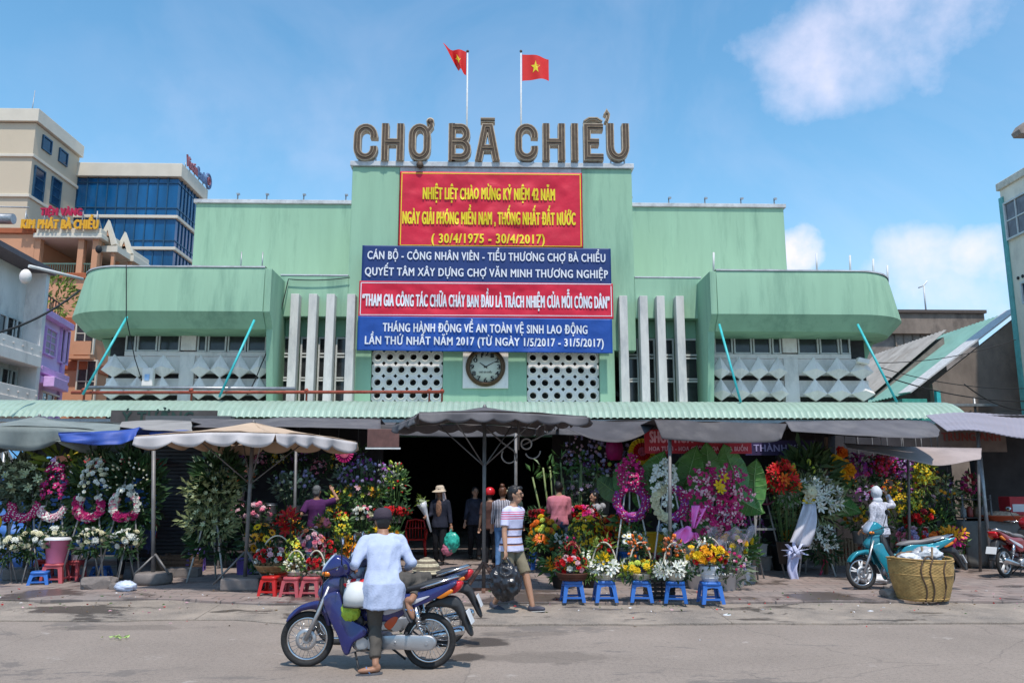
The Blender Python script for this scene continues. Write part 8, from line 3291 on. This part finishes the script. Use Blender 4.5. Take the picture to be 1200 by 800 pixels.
def motorbike(label, loc, rz, body, accent, seatm=SEATM, cast=False, steer=0, lean=0, plate=None, rack=False, group='motorbikes by the market'):
    t = thing('motorbike', label, 'motorbike', loc, rz, group)
    t.rotation_euler = (lean, 0, rz)

    def wheel(x, par, front):
        w = MB().torus((x, 0, .265), .238, .031, 40, 10).build('wheel', TYRE, par)
        b = MB()
        b.torus((x, 0, .265), .200, .016, 36, 8)
        b.build('rim', CHROME, w)
        b = MB()
        b.tube([(x, -.06, .265), (x, .06, .265)], .036, 14)
        b.tube([(x, -.03, .265), (x, .03, .265)], .045, 16)
        b.tube([(x, -.10, .265), (x, .10, .265)], .012, 8)
        b.build('hub', ALU, w)
        b = MB()
        if cast:
            for k in range(5):
                a = 2 * pi * k / 5 + .3
                for da in (-.16, .16):
                    b.tube([(x + .04 * math.cos(a), 0, .265 + .04 * math.sin(a)), (x + .195 * math.cos(a + da), 0, .265 + .195 * math.sin(a + da))], [.02, .013], 6)
            b.build('spokes', PLATE, w)
        else:
            for k in range(28):
                a = 2 * pi * k / 28
                s = .035 if k % 2 else -.035
                b.tube([(x + .045 * math.cos(a + .5 * (1 if k % 4 < 2 else -1)), s, .265 + .045 * math.sin(a + .5 * (1 if k % 4 < 2 else -1))), (x + .19 * math.cos(a), 0, .265 + .19 * math.sin(a))], .0022, 4)
            b.build('spokes', CHROME, w)
        if front:
            b = MB()
            b.lathe([(.072, -.003), (.105, -.003), (.105, .003), (.072, .003)], 28, 0, Matrix.Translation((x, -.05, .265)) @ Matrix.Rotation(pi / 2, 4, 'X'))
            b.build('brake_disc', ALU, w, fix=True)
        return w
    # steering group is its own part
    st = bpy.data.objects.new('front_fork', None)
    COL.objects.link(st)
    st.parent = t
    st.location = (-.37, 0, 0)
    st.rotation_euler = (0, 0, steer)

    def sh(b):
        b.v = [(x + .37, y, z) for x, y, z in b.v]
        return b
    w = wheel(-.62 + .37, st, True)
    b = MB()
    for y in (-.085, .085):
        b.tube([(-.62, y, .265), (-.50, y, .52), (-.40, y, .78)], [.021, .021, .017], 10)
    b.tube([(-.40, -.09, .78), (-.40, .09, .78)], .02, 8)
    sh(b).build('fork_leg', ALU, st)
    b = MB()
    panel(b, [(-.83, .43), (-.80, .50), (-.70, .585), (-.58, .625), (-.47, .63), (-.42, .55), (-.38, .42), (-.40, .40), (-.45, .50), (-.54, .555), (-.66, .545), (-.76, .49)], .058, 0, .93)
    sh(b).build('front_fender', body, st)
    b = MB()
    panel(b, [(-.47, .90), (-.45, .98), (-.36, 1.08), (-.27, 1.06), (-.19, .98), (-.20, .90), (-.30, .86)], .115, 0, .72)
    sh(b).build('handlebar_cowl', body, st)
    b = MB()
    panel(b, [(-.485, .91), (-.465, .985), (-.38, 1.085), (-.36, 1.07), (-.40, .96), (-.43, .90)], .085, 0, .7)
    sh(b).build('headlight', LENS, st)
    for y in (-.095, .095):
        b = MB()
        b.ell((-.425, y, .905), (.05, .03, .028), 10, 8)
        sh(b).build('indicator', AMBER, st)
    b = MB()
    for s in (-1, 1):
        b.tube([(-.27, s * .08, .985), (-.23, s * .2, 1.0), (-.18, s * .34, .985)], .011, 8)
        b.tube([(-.28, s * .2, .985), (-.27, s * .33, .965)], .006, 6)
    sh(b).build('handlebar', CHROME, st)
    for s in (-1, 1):
        b = MB()
        b.tube([(-.205, s * .25, .997), (-.175, s * .36, .985)], .018, 10)
        sh(b).build('grip', DKP, st)
        b = MB()
        b.tube([(-.26, s * .17, 1.0), (-.25, s * .24, 1.13), (-.24, s * .27, 1.2)], .006, 6)
        b.ell((-.235, s * .28, 1.235), (.014, .065, .045), 12, 8)
        sh(b).build('mirror', DKP, st)
        b = MB()
        b.ell((-.226, s * .28, 1.235), (.008, .056, .037), 12, 8)
        sh(b).build('mirror_face', MIRROR, st)
    b = MB()
    for s in (-1, 1):
        b.tube([(-.27, s * .2, .985), (-.44, s * .14, .93), (-.47, s * .1, .7), (-.56, s * .07, .36), (-.62, s * .05, .3)], .006, 5)
    sh(b).build('brake_cable', DKP, st)
    # bodywork
    tp = lambda x: 1.25 if x < -.25 else 1
    b = MB()
    panel(b, [(-.52, .70), (-.46, .82), (-.34, .90), (-.22, .88), (-.22, .74), (-.30, .64), (-.42, .63)], .10, 0, .62)
    b.build('front_cowl', body, t)
    for s in (-1, 1):
        b = MB()
        panel(b, [(-.42, .68), (-.28, .74), (-.22, .62), (-.13, .48), (.02, .40), (.02, .33), (-.10, .26), (-.15, .15), (-.20, .17), (-.26, .32), (-.36, .50)], .028, s * .155, .9)
        b.build('leg_shield', body, t)
    b = MB()
    panel(b, [(-.28, .86), (-.2, .84), (-.12, .62), (-.02, .46), (-.06, .40), (-.18, .50), (-.26, .66)], .13, 0, .9)
    b.build('inner_shield', DKP, t)
    b = MB()
    panel(b, [(-.16, .50), (.04, .44), (.24, .46), (.26, .56), (.08, .58), (-.08, .56)], .08, 0, .85)
    b.build('step_through', body, t)
    for s in (-1, 1):
        b = MB()
        panel(b, [(.02, .52), (.16, .46), (.30, .47), (.46, .58), (.66, .66), (.86, .78), (.90, .84), (.74, .80), (.48, .73), (.18, .71), (.06, .64)], .03, s * .10, .88)
        b.build('side_panel', body, t)
        b = MB()
        panel(b, [(.20, .52), (.38, .58), (.62, .69), (.60, .70), (.36, .63), (.20, .57)], .006, s * .134, .9)
        b.build('side_stripe', mat('silver_decal', (.5, .5, .55), .3), t)
    b = MB()
    panel(b, [(.19, .43), (.27, .50), (.33, .50), (.29, .42), (.24, .38)], .012, -.12, .85)
    b.build('rear_badge', accent, t)
    b = MB()
    panel(b, [(.02, .70), (.08, .755), (.26, .79), (.44, .795), (.60, .84), (.76, .865), (.80, .835), (.62, .775), (.40, .73), (.18, .705)], .125, 0, .85)
    b.build('seat', seatm, t)
    b = MB()
    b.tube([(.55, -.14, .78), (.72, -.13, .83), (.88, -.09, .88), (.92, 0, .885), (.88, .09, .88), (.72, .13, .83), (.55, .14, .78)], .012, 8)
    b.build('grab_rail', CHROME if not rack else ALU, t)
    b = MB()
    panel(b, [(.80, .76), (.90, .84), (.955, .82), (.93, .76), (.86, .72)], .075, 0, .8)
    b.build('tail_light', REDLENS, t)
    for s in (-1, 1):
        b = MB()
        panel(b, [(.70, .705), (.84, .77), (.87, .745), (.80, .70), (.74, .68)], .02, s * .105, .85)
        b.build('indicator', AMBER, t)
    b = MB()
    panel(b, [(.58, .60), (.74, .68), (.90, .68), (1.0, .50), (1.06, .34), (1.03, .33), (.95, .47), (.86, .58), (.72, .60)], .06, 0, .9)
    b.build('rear_fender', DKP, t)
    pm = Matrix.Translation((1.03, 0, .50)) @ Matrix.Rotation(R(-24), 4, 'Y')
    pl = MB().box(-.006, .006, -.095, .095, -.07, .07, 0, pm).build('number_plate', PLATE, t, bevel=.004)
    # engine, exhaust, chain case
    b = MB()
    panel(b, [(-.12, .20), (-.06, .30), (.10, .33), (.22, .32), (.24, .22), (.12, .17), (-.04, .16)], .12, 0, .85)
    b.tube([(-.06, 0, .27), (-.26, 0, .30)], .062, 14)
    for k in range(6):
        b.tube([(-.10 - .024 * k, 0, .276 + .0036 * k), (-.112 - .024 * k, 0, .278 + .0036 * k)], .078, 14)
    b.tube([(.10, -.125, .25), (.10, -.15, .25)], .075, 18)
    b.tube([(-.02, -.12, .25), (-.02, -.155, .25)], .06, 18)
    b.build('engine', ALU, t)
    b = MB()
    panel(b, [(.10, .31), (.30, .335), (.52, .335), (.66, .33), (.715, .275), (.68, .205), (.56, .19), (.36, .20), (.14, .20), (.07, .25)], .028, -.115, .92)
    b.tube([(.62, -.15, .265), (.62, -.085, .265)], .02, 10)
    b.tube([(.30, -.147, .268), (.32, -.147, .268)], .012, 8)
    b.build('chain_case', ALU, t)
    b = MB()
    b.tube([(-.2, .05, .25), (-.15, .13, .17), (.1, .15, .16), (.3, .155, .2), (.45, .16, .24)], .018, 8)
    b.tube([(.42, .16, .235), (.5, .16, .25), (.92, .165, .34), (.95, .165, .345)], [.03, .045, .048, .03], 14)
    b.build('exhaust', CHROME, t)
    for s in (-1, 1):
        b = MB()
        b.tube([(.60, s * .13, .29), (.53, s * .135, .46)], .012, 8)
        b.tube([(.545, s * .135, .42), (.50, s * .13, .60)], .03, 12)
        for k in range(5):
            q = V((.56, s * .133, .40)).lerp(V((.51, s * .13, .57)), k / 5)
            b.torus(tuple(q), .033, .005, 12, 5, 0, 'z')
        b.build('shock_absorber', CHROME, t)
    b = MB()
    for s in (-1, 1):
        b.tube([(.18, s * .08, .28), (.62, s * .08, .265)], .018, 8)
        b.tube([(.18, s * .12, .20), (.18, s * .27, .20)], .014, 8)
        b.tube([(.42, s * .12, .36), (.44, s * .25, .36)], .013, 8)
    b.tube([(-.1, -.1, .16), (-.02, -.23, .015)], .011, 6)
    b.tube([(.12, -.12, .18), (.02, -.16, .2), (-.06, -.2, .19)], .009, 6)
    b.tube([(.2, .1, .18), (.36, .12, .06)], .012, 6)
    b.build('swingarm', DKP, t)
    wheel(.62, t, False)
    return t


PBLUE = paint('deep_blue', (.018, .022, .13))
POR = mat('red_orange_decal', (.50, .07, .02), .3, var=.1)
m1 = motorbike('dark blue motorbike standing on the road under the man in the cap', BIKE, BRZ, PBLUE, POR, SEATM, False, R(4))
# sack and helmet hooked on the blue motorbike
Mb = Matrix.Translation(BIKE) @ Matrix.Rotation(BRZ, 4, 'Z')
hm = thing('helmet', 'white open helmet hooked in front of the blue motorbike seat', 'helmet', Mb @ V((-.08, -.17, .70)), BRZ)
b = MB()
b.lathe([(.125, -.09), (.132, 0), (.118, .07), (.07, .125), (0, .14)], 20)
b.build('shell', mat('helmet_white', (.62, .62, .60), .3, var=.06), hm, solid=.01)
MB().torus((0, 0, -.09), .127, .01, 20, 6, 0, 'z').build('edge_trim', DKP, hm)
o = crumple('cloth_bag', 'lime green cloth bag hanging under the white helmet', 'bag', Mb @ V((-.14, -.17, .56)), (.085, .06, .09), mat('lime_cloth', (.30, .42, .04), .7, var=.3), 5.5, 4, .4)
o = crumple('raincoat', 'red and white folded raincoat tucked behind the blue motorbike handlebar', 'raincoat', Mb @ V((-.12, -.05, .80)), (.14, .09, .05), stripes('raincoat', (.55, .03, .04), [], 0, .09, .4, (.62, .60, .60)), 7.7, 4, .4)
rg_ = G(519, 757)
m2o = V((rg_.x, rg_.y, 0)) - Matrix.Rotation(BRZ, 3, 'Z') @ V((.62, 0, 0))
PDK = paint('dark_slate', (.03, .04, .10))
m2 = motorbike('dark motorbike with red tail parked behind the blue one', m2o, BRZ + R(2), PDK, mat('silver_decal', (.5, .5, .55), .3), SEATM, False, R(-6))
Mc = Matrix.Translation(m2o) @ Matrix.Rotation(BRZ + R(2), 4, 'Z')
hb_ = thing('woven_hat', 'woven striped straw hat resting on the seat of the rear motorbike', 'hat', Mc @ V((.42, -.02, .80)))
b = MB()
for k in range(14):
    a0, a1 = pi / 2 * k / 14, pi / 2 * (k + 1) / 14
    b.lathe([(.158 * math.cos(a0), .168 * math.sin(a0)), (.158 * math.cos(a1), .168 * math.sin(a1))], 28, (k // 2) % 2)
b.build('weave', [mat('straw_pale', (.50, .42, .28), .8, var=.25, scale=40), mat('straw_dark', (.16, .12, .08), .8, var=.3, scale=40)], hb_, solid=.008)
MB().torus((0, 0, .0), .158, .012, 28, 6, 0, 'z').build('brim_band', mat('straw_pale', (.50, .42, .28), .8), hb_)

# teal motorbike on the pavement
PTEAL = paint('teal', (.012, .22, .28))
fw_ = G(1009, 690, SW)
trz = R(-7)
to = V((fw_.x, fw_.y + .0, SW)) - Matrix.Rotation(trz, 3, 'Z') @ V((-.62, 0, 0))
m3 = motorbike('teal motorbike parked on the pavement behind the bamboo basket', to, trz, PTEAL, mat('silver_decal', (.5, .5, .55), .3), SEATG, True, R(14), R(-3))
# red scooter cut by the right edge
PRED = paint('dark_red', (.26, .012, .018))
rr_ = G(1179, 676, SW)
rrz = R(180 + 30)
ro = V((rr_.x, rr_.y, SW)) - Matrix.Rotation(rrz, 3, 'Z') @ V((.62, 0, 0))
m4 = motorbike('dark red motorbike with a grey seat cut off by the right edge', ro, rrz, PRED, mat('grey_decal', (.3, .3, .32), .3), SEATG, True, 0, 0)

# bamboo basket full of rubbish
BAM = mat('bamboo_strip', (.42, .26, .09), .6, var=.3, scale=10, stain=(.22, .12, .04), stain_amt=.5, stain_scale=6)
BAMD = mat('dark_binding', (.10, .06, .035), .7, var=.3)
g = G(1096, 706, SW)
bk = thing('bamboo_basket', 'large woven bamboo basket full of rubbish at the kerb', 'basket', (g.x, g.y + .34, SW), R(8))
nu, nv = 132, 56


def bf(u, v):
    q = 2 * pi * u
    fl_ = 1 / (abs(math.cos(q)) ** 2.6 + abs(math.sin(q)) ** 2.6) ** (1 / 2.6)
    r = (.315 + .095 * math.sin(pi / 2 * min(1, v * 1.15))) * fl_
    w_ = math.sin(u * 2 * pi * 33) * (1 if int(v * nv / 2) % 2 else -1)
    r += .006 * w_ + .006 * noise.noise(V((q * 3, v * 6, 2)))
    return (r * 1.04 * math.cos(q), r * .92 * math.sin(q), .01 + .60 * v + .012 * math.sin(q * 2 + 1) * v)


b = MB()
b.grid(bf, nu, nv)
b.build('weave', BAM, bk, solid=.012)
b = MB()
for z_, rr in ((.99, .012), (.94, .010), (.62, .009), (.05, .010)):
    pts = [V(bf(k / 40, z_)) * 1 for k in range(40)]
    pts = [V((p.x * 1.02, p.y * 1.02, p.z)) for p in pts]
    b.tube(pts, rr, 6, 0, False, True, True)
b.build('rim_hoop', BAM, bk)
for u0 in (.675, .72, .80):
    b = MB()
    pts = []
    for k in range(12):
        p = V(bf(u0 + .012 * math.sin(k * .6), k / 11))
        pts.append(V((p.x * 1.03, p.y * 1.03, p.z)))
    b.tube(pts, .013, 6)
    b.build('binding', BAMD, bk)
b = MB()
p = V(bf(.70, 1))
b.torus((p.x, p.y - .02, p.z - .02), .07, .012, 16, 6, 0, 'y', 0, pi)
b.build('handle', BAMD, bk)
wo = Matrix.Translation(bk.location)
for i, (x, y, z, r, m, lab) in enumerate(((-.18, -.06, .60, (.16, .12, .07), PW, 'crumpled white bag at the left inside the bamboo basket'), (.10, -.02, .64, (.20, .15, .11), mat('clear_grey_bag', (.45, .46, .48), .25, var=.4, scale=7), 'greyish clear plastic bag heaped in the middle of the bamboo basket'), (.22, .10, .66, (.12, .1, .1), mat('cyan_bag', (.05, .38, .44), .35, var=.3), 'cyan plastic bag at the right back of the bamboo basket'), (-.05, .14, .6, (.2, .14, .08), mat('brown_waste', (.2, .13, .08), .8, var=.5, scale=12), 'brown plant waste at the back of the bamboo basket'))):
    crumple('plastic_bag' if i < 3 else 'plant_waste', lab, 'rubbish', wo @ V((x, y, z)), r, m, i * 3.1 + 1, 4, .5)
b = MB()
for x, y, a in ((.02, -.2, .1), (.06, -.12, -.1), (-.1, .05, .3)):
    b.box(x - .012, x + .012, y - .01, y + .01, .45, .78, 0, Matrix.Rotation(a, 4, 'Y'))
tag(b.build('wood_sticks', CRW, None, bk.location), 'thin wooden sticks standing up in the bamboo basket', 'sticks')
if bpy.data.scenes.get('scratch'):
    bpy.data.scenes.remove(bpy.data.scenes['scratch'])
